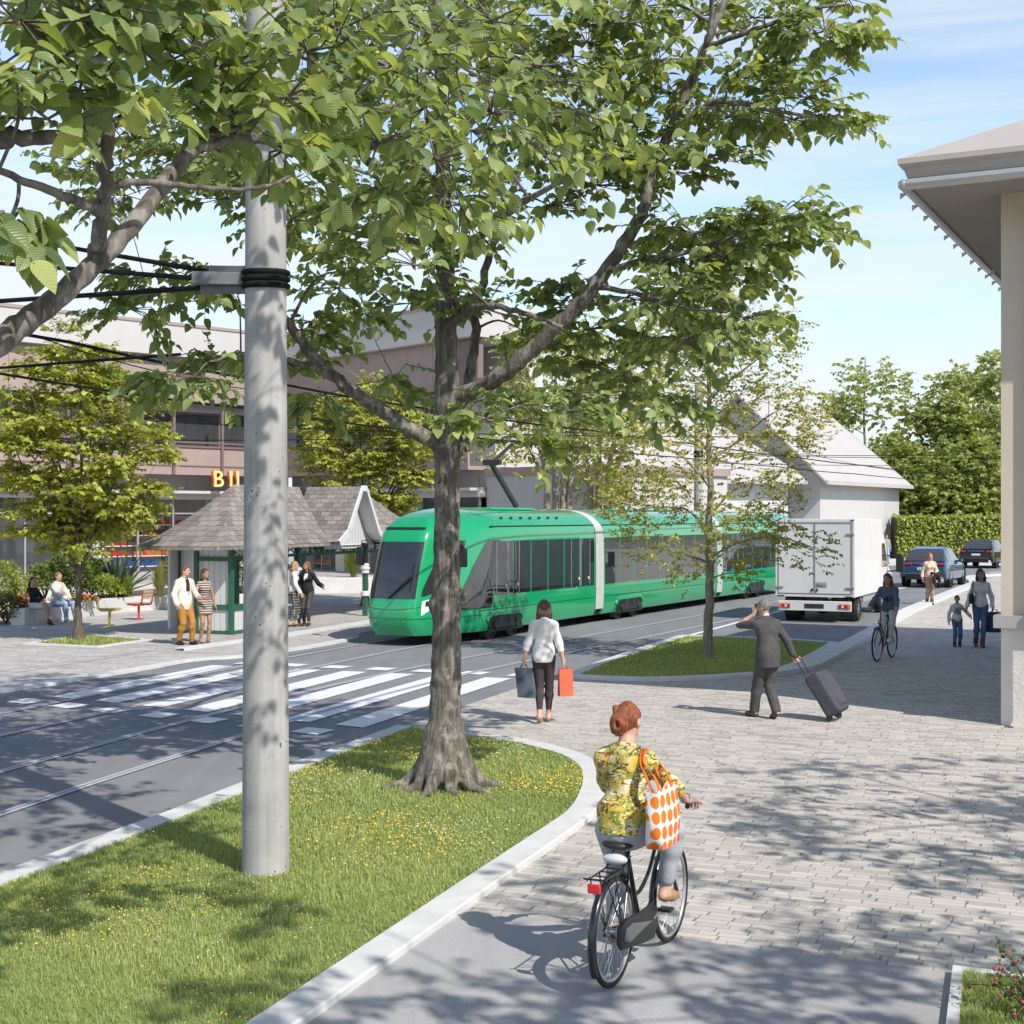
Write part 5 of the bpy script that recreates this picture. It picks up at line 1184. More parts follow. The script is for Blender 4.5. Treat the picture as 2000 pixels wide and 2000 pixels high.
def floral(name):
    m, nt, b = nodes('cloth_'+name); n = N(nt); co = n('TexCoord').outputs['Object']
    d = n('TexNoise', {'Vector': co, 'Scale': 18.0, 'Detail': 4.0}).outputs['Color']
    cw = n('VectorMath', {0: co, 1: n('VectorMath', {0: d, 'Scale': .09}, operation='SCALE').outputs[0]}, operation='ADD').outputs[0]
    v = n('TexVoronoi', {'Vector': cw, 'Scale': 21.0}); v2 = n('TexVoronoi', {'Vector': cw, 'Scale': 58.0})
    g = n('SeparateColor', {'Color': v.outputs['Color']}).outputs[0]; g2 = n('SeparateColor', {'Color': v2.outputs['Color']}).outputs[1]
    c = n.ramp(g, [(.0,(.56,.42,.06)),(.2,(.60,.50,.16)),(.34,(.24,.27,.04)),(.48,(.66,.56,.30)),(.60,(.36,.40,.06)),(.74,(.62,.40,.05)),(.86,(.72,.66,.50)),(.95,(.30,.12,.03))], 'CONSTANT')
    c2 = n.ramp(g2, [(.0,(.10,.11,.02)),(.25,(.62,.52,.14)),(.5,(.70,.66,.50)),(.65,(.42,.24,.04)),(.8,(.27,.33,.06))], 'CONSTANT')
    br = n('TexNoise', {'Vector': n('Mapping', {'Vector': co, 'Rotation': (.3,.6,.2), 'Scale': (5,5,16)}).outputs[0], 'Scale': 1.0, 'Detail': 2.0}).outputs['Fac']
    ln_ = n.math('LESS_THAN', n.math('ABSOLUTE', n.math('SUBTRACT', br, .5)), .014)
    mixf = n.math('GREATER_THAN', n('TexNoise', {'Vector': co, 'Scale': 30.0}).outputs['Fac'], .52)
    nt.links.new(n.mix(ln_, n.mix(mixf, c, c2), (.16,.07,.025,1)), b.inputs['Base Color']); b.inputs['Roughness'].default_value = .85
    nt.links.new(n('Bump', {'Strength': .45, 'Distance': .012, 'Height': n('TexNoise', {'Vector': n('Mapping', {'Vector': co, 'Rotation': (0,.5,0), 'Scale': (5,5,13)}).outputs[0], 'Scale': 1.6, 'Detail': 3.0}).outputs['Fac']}).outputs[0], b.inputs['Normal']); return m
def dots(name):
    m, nt, b = nodes(name); n = N(nt); q = n('SeparateXYZ', {'Vector': n('TexCoord').outputs['Object']})
    def wv(o, per): return n.math('SUBTRACT', n.math('FRACT', n.math('DIVIDE', o, per)), .5)
    y = n.math('MULTIPLY', wv(n.math('ADD', q.outputs[1], n.math('MULTIPLY', q.outputs[0], .9)), .088), .088); z = n.math('MULTIPLY', wv(q.outputs[2], .096), .096)
    r = n.math('SQRT', n.math('ADD', n.math('MULTIPLY', y, y), n.math('MULTIPLY', n.math('MULTIPLY', z, z), .85))); f = n.math('LESS_THAN', r, .037)
    nt.links.new(n.mix(f, (.72,.69,.63,1), (.80,.17,.012,1)), b.inputs['Base Color']); b.inputs['Roughness'].default_value = .8; return m

# ------------------------------------------------------------------ bicycles
m_bframe = pm('bike_black', (.012,.013,.016), .28, .1, 5, coat=.5); m_spoke = pm('spoke', (.55,.55,.56), .3, .05, 5, metal=.9); m_case = pm('chain_case_black', (.02,.02,.021), .5, .1)
def bike(lab, base, heading, rim_mat, tyre_mat, rack=True, case=True, detail=1.0, sad_cover=False, crank=R(60)):
    t = thing('bicycle', lab, 'bicycle', base, -R(heading)); r, wb = .345, 1.07
    for nm,y in (('rear_wheel',0),('front_wheel',wb)):
        mb = MB(); k = 48
        mb.tube([(0,y+r*math.sin(a)*.955,r+r*.955*math.cos(a)) for a in np.linspace(0,2*math.pi,k+1)],.0185,10,False); wo = mb.build('wheel', tyre_mat, t)
        mb = MB(); mb.tube([(0,y+r*.885*math.sin(a),r+r*.885*math.cos(a)) for a in np.linspace(0,2*math.pi,k+1)],[.0125]*(k+1),8,False); mb.build('rim', rim_mat, wo)
        mb = MB()
        for i in range(28):
            a = 2*math.pi*i/28; b = a+(.38 if i%2 else -.38); x = .03 if i%4<2 else -.03
            mb.tube([(x,y+.025*math.sin(b),r+.025*math.cos(b)),(0,y+r*.87*math.sin(a),r+r*.87*math.cos(a))],.0013*detail,4,False)
        mb.build('spokes', m_spoke, wo); mb = MB(); mb.cyl((-.05,y,r),(.05,y,r),.018); mb.lathe([(.0,-.04),(.036,-.036),(.036,-.03),(.02,-.02),(.02,.02),(.036,.03),(.036,.036),(0,.04)],(0,y,r),14,np.array([[0,0,1],[0,1,0],[1,0,0]],float)); mb.build('hub', m_spoke, wo)
        mb = MB(); a0,a1 = (-2.15,.75) if nm=='rear_wheel' else (-1.9,.55)
        R0 = r+.028
        for s in (1,):
            arc = np.linspace(a0,a1,22); prof = [(-.027,-.012),(-.02,.004),(0,.009),(.02,.004),(.027,-.012)]
            mb.add([(px,y+(R0+pz)*math.sin(a),r+(R0+pz)*math.cos(a)) for a in arc for px,pz in prof],[(i*5+j,i*5+j+1,(i+1)*5+j+1,(i+1)*5+j) for i in range(21) for j in range(4)])
        mb.build('mudguard', m_bframe, t, smooth=60)
    bb = V(0,.455,.29); st = V(0,.235,.80); hd0, hd1 = V(0,.885,.63), V(0,.83,.87)
    mb = MB(); mb.tube([bb,st],.017,10); mb.tube([st,(0,.205,.87)],.013,8); mb.tube(crom([hd0+V(0,.0,.04),V(0,.72,.40),V(0,.58,.31),bb],6),.019,10); mb.tube(crom([hd1-V(0,0,.05),V(0,.66,.60),V(0,.48,.50),V(0,.36,.49)],5),.014,8); mb.tube([hd0,hd1],.021,10)
    for x in (-1,1):
        mb.tube([bb+V(x*.03,0,0),(x*.065,0,r)],.010,8); mb.tube([st+V(x*.015,.01,-.06),(x*.065,0,r)],.008,8); mb.tube(crom([hd0+V(x*.03,.0,-.02),V(x*.055,.95,.5),V(x*.055,wb,r)],5),[.014]*10+[.009],8)
    mb.box(tuple(hd0+V(0,.005,-.02)),(.09,.04,.035)); mb.build('frame', m_bframe, t)
    mb = MB(); mb.tube([hd1,hd1+V(0,-.03,.16)],.012,8); c = hd1+V(0,-.03,.17); mb.tube(crom([c+V(-.29,-.20,.02),c+V(-.25,-.06,.03),c+V(-.12,.03,.02),c,c+V(.12,.03,.02),c+V(.25,-.06,.03),c+V(.29,-.20,.02)],5),.0115,8); hb = mb.build('handlebar', m_spoke if rack else m_bframe, t)
    for x in (-1,1): mb = MB(); mb.tube([c+V(x*.275,-.11,.028),c+V(x*.292,-.215,.019)],.017,10); mb.build('grip', m_black, hb)
    S = SDF(.03); S.e((0,.09,.885),(.108,.095,.034)); S.c((0,.14,.89),(0,.34,.895),.05,.022); S.cut((0,0,.85),(0,0,-1)); S.build('saddle', m_case, t, .008)
    if sad_cover:
        S = SDF(.02); S.e((0,.03,.80),(.085,.04,.036)); S.build('saddle_bag', pm('saddle_bag_white',(.55,.56,.58),.4,.1,6), t, .007)
    cr = V(0,math.sin(crank),math.cos(crank))*.165
    mb = MB(); mb.beam(bb+V(.07,0,0),bb+cr+V(.085,0,0),.016,.03,up=(1,0,0)); mb.beam(bb-V(.07,0,0),bb-cr-V(.085,0,0),.016,.03,up=(1,0,0)); mb.cyl(bb-V(.085,0,0),bb+V(.085,0,0),.016); ck = mb.build('crank', m_spoke, t)
    for s,q in ((1,cr),(-1,-cr)): mb = MB(); mb.box(tuple(bb+q+V(s*.135,0,0)),(.09,.085,.022)); mb.build('pedal', m_black, ck, bevel=.005)
    mb = MB()
    if case:
        pts = [(.055,-.10,.30),(.055,-.09,.40),(.055,.02,.43),(.055,.30,.405),(.055,.50,.415),(.055,.575,.36),(.055,.575,.25),(.055,.52,.175),(.055,.36,.19),(.055,.05,.235),(.055,-.06,.25)]
        mb.slab(pts,(.035,0,0)); mb.build('chain_case', m_case, t, bevel=.014, seg=3); mb = MB()
        mb.slab([(.092,-.05,.31),(.092,-.02,.375),(.092,.10,.385),(.092,.36,.33),(.092,.46,.31),(.092,.30,.30),(.092,.05,.275)],(.003,0,0)); mb.build('chain_case_trim', pm('case_grey',(.12,.12,.125),.45,.1), t)
    else:
        mb.lathe([(.0,-.004),(.09,-.004),(.09,.004),(0,.004)],(.055,.455,.29),24,np.array([[0,0,1],[0,1,0],[1,0,0]],float)); mb.build('chainring', m_spoke, t)
    if rack:
        mb = MB(); z = .745
        for x in (-.055,.055): mb.tube(crom([(x,.16,z+.05),(x,.10,z+.05),(x,.02,z),(x,-.30,z-.01)],4),.006,6); mb.tube([(x,-.26,z),(x*1.1,0,r+.02)],.005,6); mb.tube([(x,-.10,z),(x*1.1,0,r+.02)],.005,6)
        for y in (-.30,-.2,-.08,.02): mb.tube([(-.055,y,z-.005),(.055,y,z-.005)],.005,6)
        mb.tube([(-.075,-.31,z),(.075,-.31,z)],.007,6); mb.tube(crom([(-.05,.02,z+.01),(-.05,.16,z+.09),(.05,.16,z+.09),(.05,.02,z+.01)],5),.005,6); rk = mb.build('luggage_rack', m_bframe, t)
        mb = MB(); mb.box((0,-.315,z-.055),(.085,.03,.06)); mb.build('rear_light', m_tail, t, bevel=.008)
    mb = MB(); mb.ell((0,.93,.80),(.035,.05,.04)); mb.build('headlight', m_chrome, t)
    mb = MB(); mb.tube([(-.05,.02,.3),(-.10,.06,.03)],.006,6); mb.build('kickstand', m_spoke, t)
    return t
# ------------------------------------------------------------------ the cast
m_jeans = cloth('blue_jeans', (.07,.12,.22), .3, 6, c2=(.12,.19,.33)); m_ljeans = cloth('pale_jeans', (.22,.32,.48), .3, 5, c2=(.36,.46,.62)); m_gjeans = cloth('grey_jeans', (.30,.31,.345), .3, 5, c2=(.46,.47,.51), bs=60)
m_wsh = cloth('white_shirt', (.72,.71,.70), .05, 5); m_dark = cloth('black', (.018,.018,.02), .2); m_leath = pm('brown_leather', (.10,.05,.025), .5, .2, 8); m_blk = pm('black_shoe', (.015,.015,.016), .45, .1)
h_red = hairm('red', (.20,.055,.018)); h_brown = hairm('brown', (.07,.032,.018)); h_dark = hairm('dark', (.025,.015,.011)); h_blond = hairm('blond', (.42,.28,.12)); h_grey = hairm('grey', (.20,.185,.165)); h_ginger = hairm('ginger', (.36,.13,.04)); h_lb = hairm('light_brown', (.17,.085,.045))

# near cyclist with dotted bag
B0 = G(1198,1929); HDG = 26.0
nb_ = bike('black city bicycle with rear rack ridden by the woman in the floral blouse', (B0[0],B0[1],.012), HDG, pm('rim_silver',(.55,.54,.52),.3,.05,4,metal=.7), m_tyre, True, True, 1.15, True, crank=R(68))
P = Person('woman in floral blouse and grey jeans riding the black bicycle, seen from behind', (B0[0],B0[1],.012), HDG, 1.75, True, 'fair', .0075,
   pel=(0,.165,.985), chest=(-.005,.225,1.435), head=(4,-3,3), aL=(-.125,.33,.245), aR=(.125,.62,.475), toeL=(0,1,-.25), toeR=(.12,1,-.10), kL=(-.25,1,.1), kR=(.35,1,.3),
   wL=(-.275,.64,1.085), wR=(.275,.645,1.085), eL=(-1,-.6,-.6), eR=(1,-.6,-.5), curl=.8, hdL=(.05,1,-.12), hdR=(.1,1,-.12), pnL=(0,0,-1), pnR=(0,0,-1))
P.body(); P.top(floral('floral_blouse'), .019, .70, -.055, 'blouse', .0045, .055, .020, .014, h=.009, wscale=17); P.trousers(m_gjeans, .015, .90, .07, wob=.002, h=.009); P.hair(hairm('copper', (.26,.075,.024)), 'bun'); P.shoes(pm('tan_leather', (.36,.21,.09), .5, .15, 8), .004)
mb = MB(); w_ = P.wR-nrm(P.wR-P.eR)*.03; d_ = nrm(P.wR-P.eR); q1_ = nrm(np.cross(d_,V(0,0,1))); q2_ = np.cross(d_,q1_); mb.tube([tuple((w_+(q1_*math.cos(a)+q2_*math.sin(a))*.034)*P.sc) for a in np.linspace(0,2*math.pi,17)],.004,6); mb.build('bracelet', m_chrome, P.root)
# tote bag on her right shoulder
tote = thing('tote_bag', 'white tote bag with big orange dots and orange straps on the cyclist shoulder', 'bag', tuple(P.root.location), -R(HDG))
S = SDF(.02); bc_ = V(.285,.13,1.02); hh_ = .185
mb = MB(); W0, W1 = .155, .185
lo = [(bc_[0]-.05,bc_[1]-W0,.90),(bc_[0]+.06,bc_[1]-W0,.90),(bc_[0]+.06,bc_[1]+W0,.90),(bc_[0]-.05,bc_[1]+W0,.90)]; up_ = [(bc_[0]-.045,bc_[1]-W1,1.25),(bc_[0]+.025,bc_[1]-W1,1.27),(bc_[0]+.035,bc_[1]+W1,1.29),(bc_[0]-.035,bc_[1]+W1,1.27)]
def tq(s_,a,b,j):
    pass
k = 7; rings = []
for i in range(k):
    t_ = i/(k-1); bulge = .035*math.sin(math.pi*t_**.8)
    c4 = [V(*lo[j])*(1-t_)+V(*up_[j])*t_ for j in range(4)]; ctr = sum(c4)/4; rg = []
    for j in range(4):
        for q in range(5):
            s_ = q/5; p = c4[j]*(1-s_)+c4[(j+1)%4]*s_; o = nrm((p-ctr)*V(1,.6,0)); p = p+o*bulge*(math.sin(math.pi*s_)*.8+.2)+o*.006*math.sin(9*t_+5*j+7*s_); rg.append(p)
    rings.append(rg)
n_ = 20; mb.add(sum(rings,[]), [(i*n_+j,i*n_+(j+1)%n_,(i+1)*n_+(j+1)%n_,(i+1)*n_+j) for i in range(k-1) for j in range(n_)]+[tuple(range(n_))[::-1]])
mb.build('bag_body', dots('tote_dots'), tote, smooth=70)
mb = MB(); m_or = pm('orange_canvas', (.70,.17,.015), .75, .1, 10); shp = P.shR*P.sc
for x,y in ((-.035,-.09),(.025,-.10)):
    pts = crom([(bc_[0]+x,bc_[1]+y,1.24),(bc_[0]+x-.05,bc_[1]+y*.8,1.34),tuple(shp+V(.005+x*.4,-.085,.0)),tuple(shp+V(-.005+x*.3,-.02,.075)),tuple(shp+V(.02+x*.3,.08,.0)),(bc_[0]+x-.03,bc_[1]+.06,1.36),(bc_[0]+x,bc_[1]+.10,1.26)],6)
    for a,b in zip(pts[:-1],pts[1:]): mb.beam(a,nrm(V(*b)-V(*a))*.006+V(*b),.030,.006,up=tuple(nrm(V(1,0,.35))))
mb.build('strap', m_or, tote)

# woman with two shopping bags, walking away
w0 = G(1062,1413)
P = Person('woman in white blouse and dark leggings walking away with two shopping bags', (w0[0],w0[1],.008), 8, 1.74, True, 'fair', .010, pel=(0,0,.985), chest=(0,.01,1.455), head=(-8,-14,0), aL=(-.05,-.10,.115), aR=(.055,.13,.085), toeL=(0,1,-.5), toeR=(0,1,0),
   wL=(-.30,.02,.88), wR=(.29,.03,.88), eL=(-.6,-1,0), eR=(.6,-1,0), curl=.95, hdL=(0,.05,-1), hdR=(0,.05,-1))
P.body(); P.top(m_wsh, .018, .66, -.10, 'blouse', .004, .06, .010); P.trousers(cloth('plum_leggings', (.060,.048,.052), .2), .005, .88, .10, 'leggings', .0); P.hair(h_brown, 'long', .27); P.shoes(pm('tan_pump', (.42,.28,.15), .4, .1), .006, .03)
def tote2(lab, P, wpt, size, mat, yaw, taper=.9, extra=True, tilt=0):
    c = inst(P, wpt)+V(0,0,-.06*P.sc); b = thing('shopping_bag', lab, 'bag', (c[0],c[1],c[2]-size[2]-.02), yaw)
    w_,d_,h_ = size; mb = MB(); k = 6; rg = []
    for i in range(k):
        t_ = i/(k-1); f_ = taper+(1-taper)*t_; x,y = w_/2*f_, d_/2*(1.25-.75*t_); off_ = tilt*(1-t_)
        rg += [(off_-x,-y,h_*t_),(off_-x*.33,-y*1.12,h_*t_),(off_+x*.33,-y*1.06,h_*t_),(off_+x,-y,h_*t_),(off_+x*1.04,0,h_*t_),(off_+x,y,h_*t_),(off_+x*.33,y*1.1,h_*t_),(off_-x*.33,y*1.05,h_*t_),(off_-x,y,h_*t_),(off_-x*1.03,0,h_*t_)]
    mb.add(rg, [(i*10+j,i*10+(j+1)%10,(i+1)*10+(j+1)%10,(i+1)*10+j) for i in range(k-1) for j in range(10)]+[tuple(range(10))[::-1]]); mb.build('bag_body', mat, b, smooth=50)
    mb = MB()
    for y in (-d_*.2,d_*.2): mb.tube(crom([(-w_*.2,y,h_-.02),(-w_*.13,y*.5,h_+.045),(0,y*.3,h_+.06),(w_*.13,y*.5,h_+.045),(w_*.2,y,h_-.02)],4),.006,6)
    mb.build('bag_handle', mat, b); return b
tote2('slate blue shopping bag in the left hand of the woman in white blouse', P, P.wL+V(0,0,-.03), (.27,.11,.42), cloth('slate_denim', (.10,.125,.16), .35, 5), R(-22), .95, tilt=.06)
tote2('orange red shopping bag in the right hand of the woman in white blouse', P, P.wR+V(.03,0,-.03), (.20,.12,.39), pm('orange_leather', (.62,.11,.045), .5, .12, 6), R(12), 1.0)

# man in grey suit with phone and suitcase
w0 = G(1500,1404)
P = Person('man in grey suit holding a phone to his ear and pulling a suitcase', (w0[0],w0[1],.008), -24, 1.74, False, 'fair', .010, pel=(0,0,.955), chest=(-.01,.03,1.43), head=(-24,-4,2), aL=(-.10,.22,.085), aR=(.04,-.16,.12), toeL=(-.1,1,0), toeR=(.1,1,-.35), kR=(0,1,-.1),
   wL=(-.135,.17,1.54), wR=(.40,-.10,.90), eL=(-.8,.1,-1), eR=(.6,-.9,-.2), curl=.7, hdL=(.25,-.25,1), pnL=(.6,.1,.2), hdR=(.5,-.35,-1), pnR=(-.2,-1,0))
suit = cloth('grey_suit', (.078,.074,.076), .18, 9, .3, 45)
P.body(); P.top(suit, .020, .93, -.20, 'jacket', .003, .075, .012, .008, skirt=.008); P.trousers(suit, .022, .98, .08, wob=.003, flare=.012); P.hair(h_grey, 'short'); P.shoes(m_leath, .011)
S = SDF(.01); S.c(P.neck-P.u*.01-P.r*.0, P.neck+P.u*.018, .060,.056); S.build('shirt_collar', m_wsh, P.root, .009, P.sc)
pc = inst(P, P.wL+V(.045,-.0,.085)); ph = thing('phone', 'black mobile phone held to the ear of the man in grey suit', 'phone', tuple(pc), R(30)); mb = MB(); mb.box((0,0,0),(.012,.075,.15)); mb.build('phone_case', m_blk, ph, bevel=.004)
# suitcase, tilted on its wheels
hp = inst(P, P.wR+V(.02,-.03,-.07)); g0 = V(*G(1625,1409,.0)); dirv = g0-V(hp[0],hp[1],0); ya = math.atan2(dirv[1],dirv[0])
scs = thing('suitcase', 'dark grey fabric trolley suitcase tilted behind the man in the suit', 'suitcase', (g0[0],g0[1],.012), ya)
Ld = math.hypot(dirv[0],dirv[1]); tl = math.atan2(hp[2]-.02, Ld); Mx = np.array([[-math.cos(tl),0,-math.sin(tl)],[0,1,0],[math.sin(tl),0,-math.cos(tl)]]); Mx[:,1] = np.cross(Mx[:,2],Mx[:,0])
full = math.hypot(Ld, hp[2])
def scp(a,b,c): return Mx@V(a,b,c)+V(0,0,.035)
m_sc = cloth('suitcase', (.075,.075,.095), .15, 8, .4, 60)
S = SDF(.03); S.b(scp(.34,0,-.135),(.33,.215,.125),Mx,.05); S.b(scp(.34,0,-.27),(.25,.165,.03),Mx,.03); S.build('case_body', m_sc, scs, .012, wob=.0015)
mb = MB()
for y in (-.10,.10): mb.tube([scp(.6,y,-.03),scp(full,y,-.03)],.011,8)
mb.tube([scp(full,-.10,-.03),scp(full,.10,-.03)],.016,8); mb.build('trolley_handle', m_dkmetal, scs)
for y in (-.18,.18): mb = MB(); c = scp(.0,y,-.04); mb.cyl(c+Mx[:,1]*-.02,c+Mx[:,1]*.02,.045); mb.build('wheel', m_black, scs)
mb = MB(); mb.tube(crom([scp(.22,.225,-.13),scp(.25,.25,-.13),scp(.43,.25,-.13),scp(.46,.225,-.13)],4),.014,8); mb.build('carry_handle', m_black, scs)
mb = MB(); mb.tube(crom([scp(.03,-.1,-.10),scp(-.02,-.09,-.11),scp(-.02,.09,-.11),scp(.03,.1,-.10)],4),.012,8); mb.build('bottom_handle', m_black, scs)

# young woman on bicycle riding towards the camera
f0 = G(1741.7,1284); hd2 = 180+31
bike('black bicycle ridden by the long haired woman in denim jacket', (f0[0],f0[1],.008), hd2, pm('rim_white',(.70,.70,.70),.4,.04), m_tyre, False, False, 1.6, False, crank=R(205))
P = Person('long haired woman in denim jacket riding a bicycle towards the plaza', (f0[0],f0[1],.008), hd2, 1.72, True, 'fair', .012, pel=(0,.17,1.03), chest=(0,.26,1.49), head=(10,-2,0), aL=(-.125,.53,.47), aR=(.125,.37,.16), toeL=(0,1,-.1), toeR=(0,1,-.2), kL=(-.3,1,.2), kR=(.25,1,0),
   wL=(-.285,.65,1.10), wR=(.285,.65,1.10), eL=(-1,-.5,-.6), eR=(1,-.5,-.6), curl=.9, hdL=(0,1,-.1), hdR=(0,1,-.1), pnL=(0,0,-1), pnR=(0,0,-1))
P.body(); P.top(cloth('denim_jacket',(.085,.115,.16),.4,5,c2=(.15,.19,.25)), .022, .94, -.03, 'jacket', .004, .06, .008); P.trousers(cloth('white_jeans',(.60,.58,.58),.08,6), .012, .92, .1, wob=.002); P.hair(hairm('auburn',(.13,.045,.022)), 'long', .38); P.shoes(pm('white_trainer',(.70,.69,.68),.5,.04), .014)
S = SDF(.01); P.torso(S, .027); S.cut(P.chest+P.u*.03, P.u); S.cut(P.pel+P.u*.12, -P.u); S.cut(P.chest+P.r*.035, P.r); S.cut(P.chest-P.r*.035,-P.r); S.cut(P.chest+P.fw*.0,-P.fw); S.build('undershirt', cloth('dark_top',(.06,.035,.03),.1), P.root, .012, P.sc)

# girl and mother
g0 = G(1869,1263)
P = Person('small girl in printed white jumper and jeans holding a hand', (g0[0],g0[1],.008), 186, 1.20, True, 'fair', .0125, pel=(0,0,.92), chest=(0,0,1.37), head=(8,0,0), aL=(-.10,-.05,.08), aR=(.09,.06,.08), wR=(.27,.02,.84), wL=(-.42,.05,1.02), eL=(-.4,-1,-.3))
P.body(); P.top(m_wsh, .022, .96, -.10, 'jumper', .003, .065, .008); P.trousers(m_jeans, .012, .93, .1); P.hair(h_brown, 'pony', .25); P.shoes(m_blk, .014, tall=.06)
S = SDF(.03); S.e(P.hc-P.hu*.0, (.092,.108,.118), P.Mh); S.cut(P.hc+P.hf*.05+P.hu*.04, P.hf*.9-P.hu*.75); S.cut(P.hc-P.hu*.05,-P.hu); S.build('hair', h_brown, P.root, .012, P.sc)
for i,s_ in enumerate(('LOVE','NEW','YORK')):
    c = (P.chest-P.u*(.11+.085*i)+P.fw*(.155+.004*i if i<2 else .15))*P.sc
    text_mesh('print_lettering', s_, .070, .012, m_black, P.root, Matrix(((-1,0,0,c[0]),(0,0,1,c[1]),(0,1,0,c[2]),(0,0,0,1))), bold=-.001, align='CENTER')
g1 = G(1914.7,1264)
P = Person('smiling woman in white blouse and blue jeans walking with the small girl', (g1[0],g1[1],.008), 188, 1.76, True, 'tan', .012, pel=(0,0,.965), chest=(-.01,0,1.44), head=(6,-2,-8), aL=(-.02,.14,.085), aR=(.08,-.10,.09), toeR=(.1,1,-.2), wL=(-.26,.06,.90), wR=(.33,.10,.86), eL=(-.6,-1,0), eR=(.7,-1,0), curl=.9, hdL=(0,0,-1))
P.body(); P.top(m_wsh, .018, .97, -.06, 'blouse', .004, .055, .008, vneck=.3); P.trousers(m_jeans, .010, .93, .1); P.hair(h_dark, 'long', .36); P.shoes(m_leath, .014, tall=.12)
bb_ = inst(P, P.wL+V(-.03,.0,-.03)); tote2('large navy cloth bag hanging from the hand of the woman beside the girl', P, P.wL+V(-.04,.02,-.02), (.36,.18,.46), cloth('navy_bag', (.035,.055,.10), .25, 5), R(10), .8)
sb = thing('shoulder_bag', 'black handbag slung on the shoulder of the woman beside the girl', 'bag', tuple(inst(P,(.21,.02,.98))), -R(188)); S = SDF(.02); S.b((0,0,.12),(.06,.13,.12),None,.04); S.build('bag_body', m_blk, sb, .012)
mb = MB(); mb.tube(crom([(0,-.08,.22),(-.02,-.06,.38),(-.05,-.01,.53),(-.02,.07,.38),(0,.08,.22)],5),.010,6); mb.build('strap', m_blk, sb)

# woman with coat over arm
g2 = G(1816,1181)
P = Person('red haired woman in cream jumper carrying a dark coat over her arm', (g2[0],g2[1],.008), 180, 1.72, True, 'fair', .015, pel=(0,0,.96), chest=(0,0,1.435), head=(-6,4,0), aL=(-.03,.12,.085), aR=(.07,-.10,.10), wL=(-.10,.24,1.06), wR=(.27,.05,.90), eL=(-.8,-.8,-.2))
P.body(); P.top(cloth('cream_knit',(.60,.48,.38),.06,6), .024, .95, -.02, 'jumper', .004, .062, .01); P.trousers(cloth('rose_tights',(.40,.24,.19),.1), .008, .95, .1, 'tights'); P.hair(h_ginger, 'bob', .16); P.shoes(m_leath, .014, tall=.10)
cc = inst(P, P.wL+V(-.05,.02,-.02)); ct = thing('coat', 'dark brown coat draped over the arm of the red haired woman', 'coat', tuple(cc), 0); S = SDF(.05); S.c((-.14,0,.03),(.14,.0,.04),.055,.06); S.c((-.08,-.02,.0),(-.06,-.03,-.36),.07,.05); S.c((.06,-.02,.0),(.09,-.02,-.30),.075,.05); S.build('folded_coat', cloth('brown_coat',(.04,.028,.022),.3), ct, .014, wob=.012)
# far man by the white house
g3 = G(1731,1101)
P = Person('man in grey shirt and blue jeans standing before the white house', (g3[0],g3[1],.012), 176, 1.82, False, 'fair', .02, aL=(-.08,.10,.08), aR=(.08,-.06,.08)); P.body(); P.top(cloth('stone_shirt',(.32,.31,.29),.1), .02, .95, -.05, 'shirt', .003); P.trousers(m_ljeans, .014); P.hair(h_dark,'short'); P.shoes(m_leath,.012)

# couple in front of the kiosk
c0 = G(360,1260)
P = Person('man in cream blazer and mustard trousers linking arms with a woman', (c0[0],c0[1],.008), 128, 1.82, False, 'fair', .012, pel=(0,0,.955), chest=(.0,.0,1.43), head=(-20,0,0), aL=(-.11,.13,.085), aR=(.10,-.08,.09), wR=(.27,.10,.90), wL=(-.18,.26,1.08), eR=(.8,-.9,0), eL=(-.7,-.8,-.5), curl=.8)
P.body(); P.top(cloth('cream_blazer',(.70,.63,.55),.05,6), .024, .94, -.17, 'blazer', .003, .07, .008, skirt=.004); P.trousers(cloth('mustard',(.40,.19,.045),.12,6), .020, .95, .09); P.hair(hairm('chestnut',(.15,.06,.03)),'short'); P.shoes(m_blk,.012)
S = SDF(.01); P.torso(S, .034); S.cut(P.chest+P.u*.07, P.u); S.cut(P.pel-P.u*.03, -P.u); S.cut(P.chest+P.r*.055, P.r); S.cut(P.chest-P.r*.045,-P.r); S.cut(P.chest+P.fw*.0,-P.fw); S.build('shirt', cloth('dark_check',(.04,.028,.025),.4,30), P.root, .012, P.sc)
c0 = G(399,1256.5)
P = Person('woman in striped sleeveless dress standing arm in arm before the kiosk', (c0[0],c0[1],.008), 140, 1.73, True, 'tan', .012, pel=(0,0,.96), chest=(0,0,1.435), head=(-20,4,0), aL=(-.07,.06,.085), aR=(.09,-.02,.085), wR=(.15,.27,1.10), wL=(-.27,.04,.86), eR=(.9,-.7,-.3))
P.body(); P.skirt(stripes('striped_dress',(.10,.085,.075),(.52,.43,.36),.055,2,.42), .006, .62); P.hair(h_brown,'long',.20); P.shoes(pm('pink_sandal',(.50,.33,.27),.5,.05), .004)
